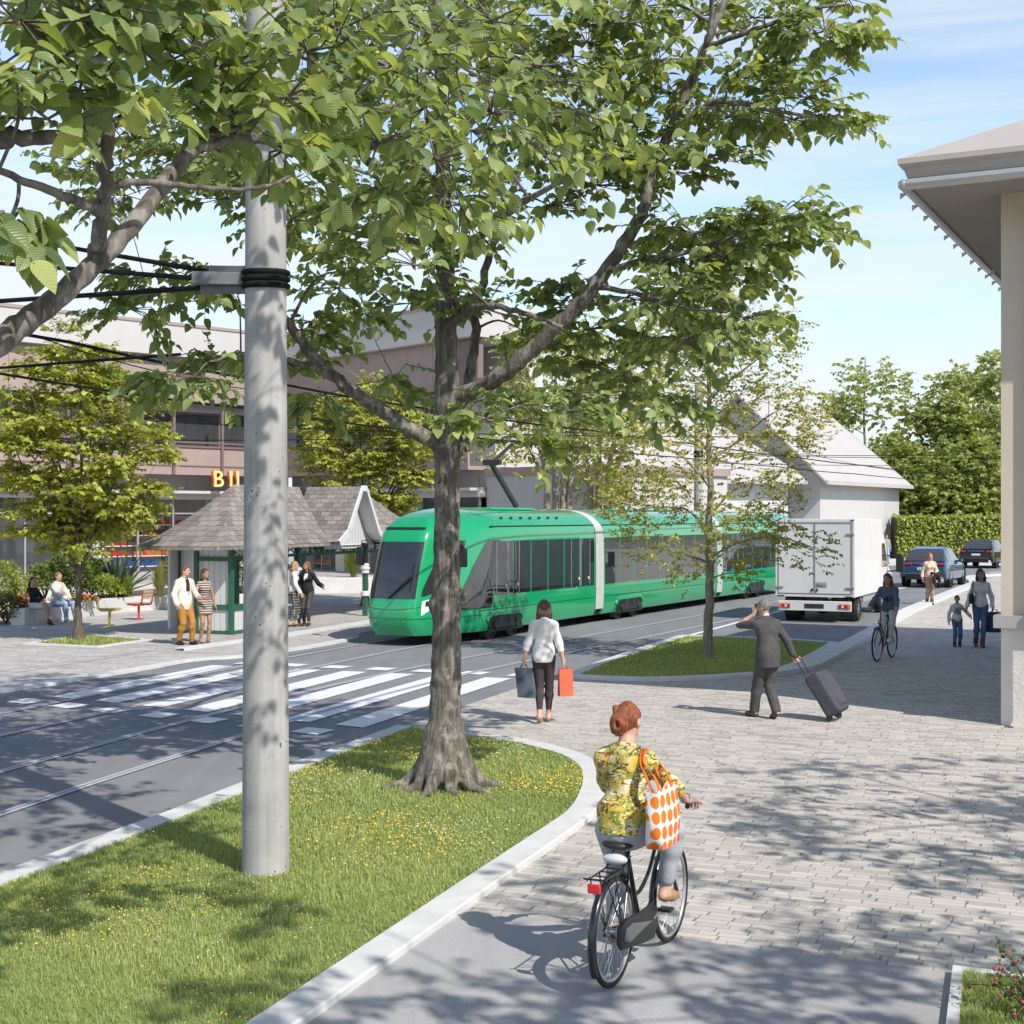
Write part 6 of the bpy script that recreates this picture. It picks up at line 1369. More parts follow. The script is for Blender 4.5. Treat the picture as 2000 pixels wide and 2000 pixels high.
# two women at the kiosk posts
c0 = G(573,1225)
P = Person('blond woman in white top and checked trousers under the kiosk roof', (c0[0],c0[1],.008), 72, 1.74, True, 'fair', .012, head=(10,0,0), pel=(0,0,.97), chest=(0,0,1.445), aL=(-.07,.08,.10), aR=(.08,-.10,.10), wR=(.24,.16,.92), wL=(-.24,.10,.9))
P.body(); P.top(m_wsh, .022, .95, -.06, 'blouse', .004, .065, .012); P.trousers(checks('checked_trousers',(.05,.05,.05),(.42,.40,.38),.075), .016, .86, .1); P.hair(h_blond,'bob',.12); P.shoes(pm('dark_heel',(.05,.03,.025),.4,.1), .004, .03)
c0 = G(601,1223.5)
P = Person('dark haired woman in black jacket resting a hand on the kiosk post', (c0[0],c0[1],.008), 196, 1.74, True, 'tan', .012, head=(30,0,-4), pel=(0,0,.965), chest=(0,0,1.44), aL=(-.06,.04,.10), aR=(.12,-.05,.10), wL=(-.50,.14,1.10), wR=(.22,.10,.90), eL=(-.4,-.4,-1))
P.body(); P.top(cloth('black_jacket',(.022,.022,.025),.2), .024, .96, -.08, 'jacket', .004, .06, .008); P.trousers(cloth('leather_grey',(.075,.07,.07),.15,6,rough=.5), .008, .93, .1); P.hair(h_lb,'long',.34); P.shoes(pm('dark_heel',(.05,.03,.025),.4,.1), .006, .03)
S = SDF(.01); P.torso(S, .029); S.cut(P.chest+P.u*.03, P.u+P.fw*.2); S.cut(P.pel+P.u*.01, -P.u); S.cut(P.chest+P.r*.055, P.r); S.cut(P.chest-P.r*.055,-P.r); S.cut(P.chest,-P.fw); S.build('blouse', m_wsh, P.root, .012, P.sc)
# seated couple on the planter wall
c0 = (-13.16,39.28); hd3 = 112
P = Person('woman in black top and pale shorts sitting on the white seat wall', (c0[0],c0[1],.0), hd3, 1.68, True, 'tan', .013, pel=(0,0,.585), chest=(0,-.10,1.03), head=(-4,12,12), aL=(.05,.52,.20), aR=(-.02,.46,.10), toeL=(.2,1,-.6), toeR=(0,1,-.2), kL=(.25,.3,1), kR=(-.1,.4,1), wL=(-.02,.22,.70), wR=(.06,.24,.68), eL=(-1,-.3,-.4), eR=(1,-.3,-.4))
P.body(); P.top(m_dark, .018, .95, -.02, 'top', .003, .045, .006, vneck=.2); P.trousers(cloth('print_shorts',(.40,.40,.42),.5,25,c2=(.66,.65,.64)), .022, .36, .1, 'shorts'); P.hair(h_dark,'pony',.22); P.shoes(m_blk,.008)
c0 = (-12.88,40.25)
P = Person('fair haired man in cream cardigan and jeans sitting on the white seat wall', (c0[0],c0[1],.0), 116, 1.80, False, 'fair', .013, pel=(0,0,.57), chest=(0,.02,1.04), head=(4,2,0), aL=(-.16,.52,.085), aR=(.10,.44,.085), toeL=(-.1,1,0), kL=(-.2,.4,1), kR=(.15,.4,1), wL=(-.08,.38,.66), wR=(.06,.40,.66), eL=(-1,-.5,-.3), eR=(1,-.5,-.3), curl=.8)
P.body(); P.top(cloth('cream_cardigan',(.60,.55,.50),.06,6), .028, .95, -.03, 'cardigan', .004, .07, .012); P.trousers(m_ljeans, .02, .96, .1); P.hair(hairm('sandy',(.24,.12,.05)),'short'); P.shoes(pm('grey_trainer',(.22,.21,.20),.6,.15),.014)
# ================================================================== foliage kit
def leafmat(name, c1, c2, trans=.35, vein=False, rough=.42, hue=None):
    m, nt, b = nodes(name); n = N(nt); out = nt.nodes['Material Output']
    a = n('Attribute'); a.attribute_name = 'lf'; q = n('SeparateXYZ', {'Vector': a.outputs['Vector']})
    col = n.ramp(q.outputs[2], [(.0,c1),(.55,tuple((x+y)/2 for x,y in zip(c1,c2))),(.92,c2),(1.0,hue or c2)])
    if vein:
        ax = n.math('ABSOLUTE', q.outputs[0]); mid = n.math('LESS_THAN', ax, .018)
        sv = n.math('LESS_THAN', n.math('FRACT', n.math('MULTIPLY', n.math('SUBTRACT', q.outputs[1], n.math('MULTIPLY', ax, .75)), 9.0)), .13)
        vv = n.math('MAXIMUM', mid, n.math('MULTIPLY', sv, .55)); col = n.mix(n.math('MULTIPLY', vv, .55), col, n.mix(.5, col, (.34,.40,.14,1)))
        hgt = n.math('SINE', n.math('MULTIPLY', n.math('SUBTRACT', q.outputs[1], n.math('MULTIPLY', ax, .75)), 56.5))
        nt.links.new(n('Bump', {'Strength': .35, 'Distance': .003, 'Height': hgt}).outputs[0], b.inputs['Normal'])
    nt.links.new(col, b.inputs['Base Color']); b.inputs['Roughness'].default_value = rough; b.inputs['Specular IOR Level'].default_value = .45
    tr_ = n('BsdfTranslucent'); nt.links.new(n.mix(1.0, col, (1.6,1.5,.55,1), 'MULTIPLY'), tr_.inputs['Color'])
    mx = n('MixShader', {0: trans}); nt.links.new(b.outputs[0], mx.inputs[1]); nt.links.new(tr_.outputs[0], mx.inputs[2]); nt.links.new(mx.outputs[0], out.inputs['Surface']); return m
def leaf_template(rows, width=.36, fold=.30, droop=.22, wave=0.0):
    vs, uv = [], []
    for t in rows:
        w_ = width*(math.sin(math.pi*min(1,t**.72))**.9 if 0 < t < 1 else 0)+.012
        z = -droop*t*t; zz = z+fold*w_+wave*math.sin(t*16)
        vs += [(-w_,t,zz),(0,t,z),(w_,t,zz)]; uv += [(-w_,t),(0,t),(w_,t)]
    fs = []
    for i in range(len(rows)-1):
        a = 3*i; fs += [(a,a+1,a+4,a+3),(a+1,a+2,a+5,a+4)]
    return np.array(vs), np.array(fs), np.array(uv)
LT_hi = leaf_template([0,.08,.22,.38,.55,.70,.82,.92,1.0], .37, .28, .25, .006); LT_mid = leaf_template([0,.2,.45,.72,1.0]); LT_lo = leaf_template([0,.42,1.0], .40)
def nz3(a): return a/(np.linalg.norm(a,axis=-1,keepdims=True)+1e-9)
def leaf_mesh(name, P, D, U, S, T, mat, parent, rnd=None, world=True):
    tv, tf, tu_ = T; n = len(P); D = nz3(D); X = nz3(np.cross(D, U)); Z = np.cross(X, D)
    v = P[:,None,:]+S[:,None,None]*(tv[None,:,0,None]*X[:,None]+tv[None,:,1,None]*D[:,None]+tv[None,:,2,None]*Z[:,None])
    f = (tf[None]+(np.arange(n)*len(tv))[:,None,None]).reshape(-1,4)
    if rnd is None: rnd = rng.random(n)
    at = np.concatenate([np.broadcast_to(tu_[None], (n,len(tv),2)), np.broadcast_to(rnd[:,None,None], (n,len(tv),1))], -1)
    v = v.reshape(-1,3)
    if world and parent is not None: v = v-np.array(root_loc(parent))
    return np_obj(name, v, f, mat, parent, True, {'lf': ('FLOAT_VECTOR', at.reshape(-1,3))})
def sprays(B, O, Ln, k, ls, droop=.35, up=.75, jit=.35):
    """twigs from B along O (N,3), k alternate leaves each -> leaf arrays + twig segments"""
    n = len(B); O = nz3(O); side = nz3(np.cross(O, [0,0,1.0])+rng.normal(0,.08,(n,3)))
    t = (np.arange(k)+.6)/k; sg = np.where(np.arange(k)%2==0, 1, -1)
    sag = -droop*.35*(t**2)
    P = B[:,None]+O[:,None]*(t[None,:,None]*Ln[:,None,None])+np.array([0,0,1])[None,None]*(sag[None,:,None]*Ln[:,None,None])
    D = O[:,None]*.65+side[:,None]*sg[None,:,None]*.85+np.array([0,0,-droop])[None,None]+rng.normal(0,jit*.55,(n,k,3))
    U = np.array([0,0,up])[None,None]+rng.normal(0,jit,(n,k,3))+O[:,None]*.12
    S = ls*rng.uniform(.48,1.2,(n,k))
    E = B+O*Ln[:,None]+np.array([0,0,1])[None]*(-droop*.35*Ln[:,None])
    return P.reshape(-1,3), D.reshape(-1,3), U.reshape(-1,3), S.reshape(-1), (B, E)
def twig_mesh(mb_v, mb_f, A, E, r0, r1):
    n = len(A); d = nz3(E-A); s = nz3(np.cross(d, np.array([.3,.2,1.0])[None]+0*d)); q = np.cross(d, s); vs = []
    for j in range(3):
        a = 2*math.pi*j/3; o = math.cos(a)*s+math.sin(a)*q; vs += [A+o*r0, E+o*r1]
    v = np.stack(vs,1).reshape(-1,3); base = np.arange(n)*6; f = []
    for j in range(3):
        k2 = (j+1)%3; f.append(np.stack([base+2*j, base+2*k2, base+2*k2+1, base+2*j+1],1))
    off = sum(len(x) for x in mb_v); mb_v.append(v); mb_f.append(np.concatenate(f)+off)
def bark(name, c1, c2, sc=1.0, lichen=.0):
    m, nt, b = nodes(name); n = N(nt); co = n('TexCoord').outputs['Object']
    a = n('TexNoise', {'Vector': n('Mapping', {'Vector': co, 'Scale': (15*sc,15*sc,1.1*sc)}).outputs[0], 'Scale': 1.5, 'Detail': 7.0, 'Roughness': .65, 'Distortion': .5}).outputs['Fac']
    l = n('TexNoise', {'Vector': co, 'Scale': 5.5*sc, 'Detail': 6.0, 'Roughness': .7}).outputs['Fac']
    col = n.ramp(a, [(.3,tuple(x*.45 for x in c1)),(.48,c1),(.7,c2)])
    if lichen: col = n.mix(n.math('MULTIPLY', n.ramp(l, [(.53,(0,0,0)),(.60,(1,1,1))]), lichen), col, (.40,.39,.34,1))
    nt.links.new(col, b.inputs['Base Color']); b.inputs['Roughness'].default_value = .9
    nt.links.new(n('Bump', {'Strength': .9, 'Distance': .02/sc, 'Height': n.math('ADD', a, n.math('MULTIPLY', l, .3))}).outputs[0], b.inputs['Normal']); return m
bk_big = bark('bark_big', (.12,.10,.085), (.29,.258,.225), 1.0, .42); bk_thin = bark('bark_thin', (.24,.20,.15), (.42,.37,.28), 1.6, .3); bk_dark = bark('bark_dark', (.11,.083,.065), (.24,.185,.145), 1.6)

class Tree:
    def __init__(s, name, label, base, group=None, cat='tree'):
        s.t = thing(name, label, cat, base, 0, group); s.tv, s.tf = [], []; s.mb = MB(); s.nodes = []; s.L = []
    def limb(s, pts, r0, r1, n=8, seg=6, wob=.012):
        p = crom(pts, seg); k = len(p); rs = [r0+(r1-r0)*(i/(k-1))**.8 for i in range(k)]
        p = [q+rng.normal(0,wob*min(1,r/.05),3) if 0<i<k-1 else q for i,(q,r) in enumerate(zip(p,rs))]
        s.mb.tube(p, rs, n, False); s.nodes += [(q,r) for q,r in zip(p,rs)]; return p
    def pad(s, c, rad, ntw, k, ls, flat=.28, ln=None, droop=.4, jit=.35, connect=True, outb=None, tw=1.0):
        c = V(*c)
        if connect and s.nodes:
            A = np.array([q for q,_ in s.nodes]); rr_ = np.array([r for _,r in s.nodes]); d = np.linalg.norm(A-c,axis=1)+.9*np.maximum(0,A[:,2]-c[2]); i = int(np.argmin(d)); a = A[i]
            mid = (a+c)/2+V(0,0,.12*np.linalg.norm(c-a))+rng.normal(0,.05,3)*np.linalg.norm(c-a); pr = min(rr_[i]*.55,.012+.012*np.linalg.norm(c-a)); pts = crom([a,mid,c],4); m_ = len(pts)
            s.mb.tube(pts, [pr+(.006-pr)*(j/(m_-1)) for j in range(m_)], 5, False); s.nodes += [(q,max(.008,pr*.6)) for q in pts[4:]]
            base_dir = nrm(c-a)
        else: base_dir = V(0,0,0)
        an = rng.uniform(0,2*math.pi,ntw); rd = np.sqrt(rng.random(ntw))*.55
        off = np.stack([np.cos(an)*rd*rad, np.sin(an)*rd*rad, rng.normal(0,.5,ntw)*flat*rad],1)
        O = np.stack([np.cos(an), np.sin(an), rng.normal(.10,.22,ntw)],1)*1.0+base_dir*.55+rng.normal(0,.25,(ntw,3))
        Ln = (ln or rad*.75)*rng.uniform(.7,1.2,ntw)
        P,D,U,S,(A,E) = sprays(c+off, O, Ln, k, ls, droop, jit=jit); s.L.append((P,D,U,S))
        twig_mesh(s.tv, s.tf, A, E, .0055*max(1,ls/.1)*tw, .002*tw)
        if tw >= 1: twig_mesh(s.tv, s.tf, np.repeat(c[None],ntw,0), A, .007, .005)
    def finish(s, leafm, barkm, T, trunk=True, bname='branches', tint=None):
        o = np.array(s.t.location); b = None
        nv = len(s.mb.v); v = np.concatenate([np.array(s.mb.v)]+s.tv)-o; f = np.concatenate([np.array(s.mb.f)]+[x+nv for x in s.tf]); np_obj(bname, v, f, barkm, s.t, True)
        P,D,U,S = (np.concatenate([l[i] for l in s.L]) for i in range(4)); return leaf_mesh('crown', P, D, U, S, T, leafm, s.t)
lf_big = leafmat('leaf_big', (.115,.180,.075), (.37,.45,.175), .42, True, .33, (.54,.55,.22))
lf_round = leafmat('leaf_plaza', (.21,.25,.05), (.50,.52,.11), .42, False, .45, (.62,.58,.14)); lf_thin = leafmat('leaf_thin', (.26,.28,.07), (.50,.49,.14), .42, False, .45, (.64,.50,.10))
lf_pale = leafmat('leaf_pale', (.24,.27,.09), (.48,.49,.18), .42, False); lf_wood = leafmat('leaf_wood', (.15,.20,.05), (.42,.46,.14), .38, False); lf_wood2 = leafmat('leaf_wood_light', (.24,.29,.11), (.48,.52,.22), .40, False)
lf_hedge = leafmat('leaf_hedge', (.18,.24,.04), (.46,.50,.12), .38, False); lf_dark = leafmat('leaf_dark', (.07,.115,.03), (.21,.27,.07), .32, False)

# ------------------------------------------------------------------ the big tree in the near lawn
tb_ = V(*G(868,1538,.05)); TD = tb_[1]
big = Tree('street_tree', 'big broad-leaved tree with grooved grey trunk and flaring roots in the near lawn', tuple(tb_))
S = SDF(.06)
def tp(px,py): return V(*W(px,py,TD))
spine = [(868,1535,.30),(868,1490,.268),(868,1440,.235),(870,1370,.212),(872,1250,.198),(872,1100,.182),(873,1000,.172),(873,860,.172),(873,760,.165),(871,640,.148)]
for a,b in zip(spine[:-1],spine[1:]): S.c(tp(*a[:2]), tp(*b[:2]), a[2]*.80, b[2]*.79, .012)
for k,an in enumerate([.15,.95,1.7,2.5,3.15,3.75,4.35,5.0,5.65]):
    d = V(math.cos(an),math.sin(an),0); l = [.54,.42,.38,.40,.56,.42,.5,.38,.50][k]; q = tb_+V(0,0,.0)
    S.c(q+d*.13+V(0,0,.62), q+d*.25+V(0,0,.20), .075,.085,.07); S.c(q+d*.25+V(0,0,.20), q+d*(l*.75)+V(0,0,.045), .085,.060,.05); S.c(q+d*(l*.75)+V(0,0,.045), q+d*(l+.16)+V(.05*math.sin(k),.05*math.cos(k),-.02), .058,.022,.03)
for px,py,r in ((905,1165,.05),(900,880,.045),(846,1180,.06),(848,850,.05)): S.e(tp(px,py)+V(0,-.02,0), (r,r,r*1.3), None, .05)
S.build('trunk', bk_big, big.t, .021, 1.0, .006, True, 16.0)
for r_ in range(3): pass
big.limb([tp(871,660),tp(869,520),tp(867,380),tp(862,220),tp(858,60),tp(850,-140),tp(858,-420)], .120, .04, 12)
def tq_(px,py,dd): return V(*W(px,py,TD+dd))
big.limb([tp(888,775),tq_(935,760,-.1),tq_(1000,718,-.3),tq_(1080,645,-.5),tq_(1165,555,-.6),tq_(1225,465,-.7),tq_(1262,395,-.8),tq_(1272,340,-.8),tq_(1320,230,-.9),tq_(1360,130,-1.0),tq_(1395,50,-1.0),tq_(1440,-60,-1.0)], .105, .035, 10)
big.limb([tq_(1350,160,-1.0),tq_(1385,70,-1.3),tq_(1392,-40,-1.5)], .04, .02, 8)
big.limb([tp(862,872),tq_(800,838,-.1),tq_(740,798,-.2),tq_(660,742,-.3),tq_(605,688,-.3),tq_(570,640,-.4),tq_(540,600,-.5),tq_(480,540,-.7),tq_(380,520,-.9)], .095, .03, 10)
big.limb([tq_(640,725,-.3),tq_(580,708,-.6),tq_(500,690,-.9),tq_(420,705,-1.1)], .04, .015, 7)
big.limb([tq_(905,880,.25),tq_(912,780,.35),tq_(925,690,.5),tq_(935,590,.6),tq_(965,470,.8),tq_(1010,350,1.0),tq_(1060,220,1.2)], .075, .03, 9)
big.limb([tq_(905,825,.2),tq_(975,800,.0),tq_(1060,775,-.3),tq_(1180,770,-.5)], .04, .015, 7)
big.limb([tp(872,640),tq_(940,600,-.8),tq_(1020,610,-1.2),tq_(1100,640,-1.5)], .05, .02, 7)
big.limb([tq_(1185,530,-.65),tq_(1260,508,-.9),tq_(1330,495,-1.0),tq_(1420,465,-1.1),tq_(1520,425,-1.2)], .045, .014, 7)
big.limb([tq_(1160,560,-.6),tq_(1250,575,-1.0),tq_(1340,600,-1.3),tq_(1420,610,-1.5)], .035, .012, 7)
big.limb([tq_(1310,250,-.9),tq_(1400,200,-1.2),tq_(1500,215,-1.4),tq_(1600,230,-1.6)], .04, .014, 7)
big.limb([tq_(1380,90,-1.0),tq_(1470,60,-1.3),tq_(1570,20,-1.5),tq_(1650,10,-1.6)], .035, .012, 7)
big.limb([tp(868,430),tq_(780,360,-.4),tq_(690,290,-.8),tq_(600,200,-1.2)], .085, .03, 9); big.limb([tp(866,470),tq_(760,470,.8),tq_(640,440,1.6),tq_(540,420,2.2)], .06, .02, 8)
big.limb([tp(862,300),tq_(960,200,1.2),tq_(1080,110,2.2),tq_(1150,0,2.8)], .07, .03, 8); big.limb([tp(860,200),tq_(740,120,.5),tq_(600,20,1.0),tq_(420,-80,1.2)], .07, .03, 8)
big.limb([tp(870,520),tq_(960,440,-1.4),tq_(1050,380,-2.2),tq_(1150,330,-2.6)], .05, .02, 8)
PADS = [(1600,60),(1530,120),(1650,0),(1580,-20),(1470,40),(1610,225),(1555,235),(1490,210),(1430,230),(1380,300),(1310,325),(1240,290),(1330,190),(1560,430),(1500,450),(1420,480),(1340,490),(1270,460),(1440,545),(1350,570),(1230,590),(1140,590),(1160,650),(1260,660),(1340,650),(1400,690),(1220,730),(1130,710),(1060,670),(1290,790),(1020,640),(960,600),(715,610),(650,570),(600,620),(620,670),(770,735),(620,770),(460,570),(400,560),(330,575),(275,530),(245,600),(440,695),(385,735),(500,690),(345,740),(560,720),(960,820),(1040,855),(1000,780),(1120,800),(1180,770),(820,520),(760,470),(910,470),(1070,410),(1150,360),(700,420),(560,420),(700,540),(1220,340),(1180,250),(1100,300),(1190,170),(1280,110),(1350,30),(1250,20),(1150,90),(790,590),(660,500),(880,580),(1090,560)]
for i,(px,py) in enumerate(PADS):
    dd = rng.uniform(-1.9,1.7) if abs(px-870) < 450 else rng.uniform(-1.4,.6)
    if 930 < px < 1430 and 300 < py < 770: dd = rng.uniform(-.35,1.7)
    if 480 < px < 870 and py > 540: dd = rng.uniform(.2,1.9)
    big.pad(W(px+rng.uniform(-14,14),py+rng.uniform(-10,10),TD+dd), .54, 14, 9, .138, .20, .42, .5)
for px,py,dd in [(1480,440,-1.2),(1530,415,-1.3),(1440,480,-1.1),(1380,500,-1.0),(1310,515,-.9),(1570,440,-1.3),(1420,440,-1.2),(1360,455,-1.0),(1500,480,-1.1),(1340,560,-1.3),(1400,590,-1.4),(1280,600,-1.2),(1450,620,-1.3),(1380,650,-1.2),(1300,670,-1.0),(1500,60,-1.2),(1570,70,-1.4),(1440,150,-1.1),(1520,180,-1.3),(1580,190,-1.4),(1630,60,-1.5),(1250,320,-.2),(1190,300,.4)]:
    big.pad(W(px,py,TD+dd), .5, 12, 8, .135, .2, .4, .5)
for i in range(84):
    px = rng.uniform(130,1330); py = rng.uniform(-120,400)
    if px > 1120 and py > 330: continue
    if px < 520 and py > 420: continue
    big.pad(W(px,py,TD+rng.uniform(-2.6,2.8)), .58, 12, 8, .135, .25, .46, .5)
for i in range(46):                                                    # upper crown, above the picture
    a = rng.uniform(0,2*math.pi); r = 5.3*math.sqrt(rng.random()); z = rng.uniform(6.7,11.0); f_ = math.sqrt(max(.05,1-((z-6.3)/5.2)**2)); px_, py_ = tb_[0]-.6+r*f_*math.cos(a), TD+r*f_*math.sin(a)
    if px_ > .2 and py_ > TD-1.5: continue
    big.pad((px_, py_, z), .72, 11, 8, .17, .25, .55, .5)
big.finish(lf_big, bk_big, LT_mid)

# ------------------------------------------------------------------ foreground tree reaching in from the left
fg = Tree('overhanging_tree', 'broad-leaved tree whose bough reaches across the picture from the left, nearest the viewer', (-4.1,4.0,.05))
def fp(px,py,D): return V(*W(px,py,D))
fg.limb([(-4.1,4.0,.0),(-3.75,4.1,1.2),(-3.1,4.3,2.4),(-2.3,4.4,3.1),fp(-60,705,4.45),fp(60,622,4.55),fp(160,540,4.68),fp(265,430,4.82),fp(335,340,5.0),fp(405,270,5.2),fp(500,205,5.7),fp(640,150,6.6),fp(800,110,7.8),fp(980,80,9.0)], .064, .010, 14, 7, .005)
fg.limb([(-3.1,4.3,2.3),(-3.3,4.6,4.0),(-3.2,5.2,5.6),(-2.6,6.0,7.0)], .12, .03, 10)
fg.limb([(-3.2,4.4,3.2),fp(-200,350,4.7),fp(-20,275,4.6),fp(100,268,4.55),fp(200,275,4.62)], .05, .016, 8)
fg.limb([fp(188,515,4.70),fp(200,430,4.66),fp(205,350,4.62),fp(212,250,4.6),fp(170,165,4.55),fp(120,110,4.5),fp(65,55,4.45)], .030, .012, 8)
fg.limb([fp(205,415,4.66),fp(120,380,4.5),fp(40,350,4.4),fp(-40,320,4.3)], .020, .010, 7); fg.limb([fp(208,360,4.62),fp(310,357,4.7),fp(400,368,4.85),fp(500,368,5.0),fp(565,345,5.2)], .014, .006, 7)
fg.limb([fp(150,135,4.5),fp(250,95,4.9),fp(360,90,5.4),fp(480,60,6.0)], .018, .008, 7); fg.limb([fp(390,290,5.15),fp(480,270,5.4),fp(600,300,6.0),fp(720,340,6.6)], .02, .008, 7)
for px,py,D,rd in [(40,40,4.3,.30),(150,30,4.5,.30),(250,70,4.9,.30),(40,190,4.3,.28),(150,200,4.5,.28),(15,440,4.3,.15),(380,200,5.3,.30),(430,130,5.3,.30),(470,250,5.3,.28),(560,190,5.7,.32),(560,290,5.7,.26),(600,100,6.2,.36),(680,200,6.3,.36),(660,60,6.6,.4),(760,130,7.0,.4),(740,280,6.6,.34),(830,210,7.3,.42),(820,50,7.6,.45),(900,130,8.0,.5),(850,310,7.2,.36),(960,220,8.4,.5),(960,40,8.8,.5),(1050,130,9.2,.5),(1040,280,9.0,.45),(1130,220,9.8,.45),(110,-60,4.5,.35),(300,-60,4.9,.4),(560,-40,6.2,.4),(900,400,7.6,.26),(760,390,6.8,.24)]:
    fg.pad(fp(px,py,D), rd, 12, 6, .110, .30, rd*.95, .65, .32)
for i in range(26): fg.pad((rng.uniform(-3.2,.3), rng.uniform(7.0,11.0), rng.uniform(7.0,8.4)), .55, 8, 7, .14, .3, .45, .5)
for i in range(10): fg.pad((rng.uniform(-4.6,-1.0), rng.uniform(3.2,8.0), rng.uniform(4.9,7.4)), .5, 9, 8, .14, .3, .45, .5)
fg.finish(lf_big, bk_big, LT_hi)
# trees to the right of the viewer: their shade falls on the paving
for lab,bs,zc_,R_,n_ in (('tree standing right of the paving, only its shade enters the picture',(9.2,8.6,0),6.2,3.5,62),('tree behind the viewer at right, only its shade enters the picture',(5.6,3.0,0),6.2,3.3,74)):
    t2 = Tree('shade_tree', lab, bs); t2.limb([bs,(bs[0]+.05,bs[1],1.5),(bs[0],bs[1]+.1,3.2),(bs[0]+.1,bs[1],5),(bs[0],bs[1],7.5)], .17, .05, 10)
    for q in range(n_):
        a = rng.uniform(0,2*math.pi); r = R_*math.sqrt(rng.random()); z = zc_+rng.uniform(-1.6,2.4); t2.pad((bs[0]+r*math.cos(a), bs[1]+r*math.sin(a), z), .50, 9, 7, .15, .25, .45, .5)
    t2.finish(lf_big, bk_big, LT_lo)

# ------------------------------------------------------------------ plaza trees, thin tree, pale trees
def round_tree(lab, base, trunk_h, ctr, rad, npad, leafm, barkm, r0=.12, ls=.10, pr=.55, ntw=15, k=7, group=None, zmin=None, name='plaza_tree', flat=.22, T=LT_lo):
    t = Tree(name, lab, base, group); b = V(*base); c = V(*ctr)
    t.limb([b-V(0,0,.05),b+V(0,0,.12),b+V(.0,0,trunk_h*.5),b+V(.02,0,trunk_h),(b+V(0,0,trunk_h)+c)/2+V(.05,0,.1),c+V(0,0,rad[2]*.5)], r0, .03, 10)
    t.mb.lathe([(r0*1.8,-.03),(r0*1.35,.05),(r0*1.08,.16),(r0*.86,.36)], base, 14)
    for i in range(9):
        a = 2.4*i+rng.uniform(-.3,.3); s_ = b+V(0,0,trunk_h*rng.uniform(.92,1.0)+.35*(i%4)); e = c+V(math.cos(a)*rad[0]*.7, math.sin(a)*rad[1]*.7, rad[2]*rng.uniform(-.45,.6)); t.limb([s_, (s_+e)/2+V(0,0,-.15), e], .05, .014, 6, 5)
    for i in range(npad):
        while True:
            q = rng.uniform(-1,1,3); d = np.linalg.norm(q)
            if .35 < d < 1.0: break
        q = q/d*d**.6; p = c+q*V(*rad)*V(1-.18*max(0,q[2]),1-.18*max(0,q[2]),1)*rng.uniform(.86,1.04)
        t.pad(p, pr, ntw, k, ls, flat, pr*.8, .35)
    t.finish(leafm, barkm, T); return t
GT = 'plaza trees with rounded crowns'
round_tree('round-crowned tree in the grass square on the left plaza', G(154,1252), 1.75, (*G(158,1252)[:2],4.75), (2.05,2.0,2.75), 150, lf_round, bk_dark, .135, .15, .55, 17, 8, GT)
round_tree('round-crowned plaza tree behind the kiosk gable', (-4.9,47.5,0), 2.2, (-4.7,47.5,5.15), (2.35,2.2,2.35), 140, lf_round, bk_dark, .14, .16, .60, 16, 8, GT)
t3 = Tree('thin_tree', 'slender tree with sparse yellowish leaves in the second lawn island', G(1384,1287,.05)); b3 = V(*G(1384,1287,.05)); d3 = b3[1]
def p3(px,py,dd=0): return V(*W(px,py,d3+dd))
t3.limb([b3-V(0,0,.05),p3(1383,1230),p3(1387,1130),p3(1384,1050),p3(1388,950),p3(1384,880),p3(1386,790),p3(1383,700),p3(1386,640),p3(1400,590)], .115, .022, 10, 6, .01)
for pts in ([(1386,1060),(1350,1000),(1290,990),(1230,1000)],[(1386,1010),(1430,960),(1500,930),(1560,900)],[(1385,950),(1330,890),(1270,870),(1200,880)],[(1386,900),(1430,870),(1490,820),(1540,790)],[(1384,880),(1340,840),(1280,800),(1230,760)],[(1385,780),(1430,740),(1480,700),(1530,650)],[(1384,760),(1340,720),(1300,690),(1260,640)],[(1386,1090),(1440,1060),(1520,1050),(1590,1070)],[(1384,1100),(1330,1080),(1280,1070),(1250,1075)],[(1386,700),(1420,650),(1440,610),(1450,580)]):
    t3.limb([p3(x,y,rng.uniform(-.2,.2)*i) for i,(x,y) in enumerate(pts)], .032, .009, 6, 5)
for px,py in [(1210,1000),(1290,960),(1340,930),(1450,870),(1550,860),(1260,820),(1370,830),(1440,800),(1500,780),(1360,780),(1420,730),(1480,680),(1360,680),(1320,750),(1390,660),(1460,1020),(1530,990),(1240,900),(1400,590),(1440,590),(1380,620),(1450,640),(1500,640),(1540,640),(1430,690),(1510,690),(1340,650),(1290,640),(1300,700),(1350,720),(1240,700),(1260,760),(1320,780),(1400,760),(1470,760),(1540,780),(1580,800),(1500,830),(1430,830),(1220,780),(1200,860),(1270,850),(1340,860),(1480,880),(1560,870),(1590,830),(1540,930),(1470,940),(1400,900),(1200,920),(1260,930),(1320,940),(1220,990),(1170,890),(1290,1010),(1350,1000),(1430,990),(1500,990),(1300,1080),(1250,1060),(1350,1100),(1420,1080),(1480,1070),(1540,1060),(1590,1075),(1440,1120),(1500,1040),(1350,560),(1410,540),(1210,960),(1250,960),(1230,1030),(1400,1040)]:
    t3.pad(p3(px,py,rng.uniform(-1.0,1.0)), .54, 30, 8, .088, .8, .36, .35, .5, tw=.4)
t3.finish(lf_thin, bk_thin, LT_lo)
GP = 'pale trees behind the tram'
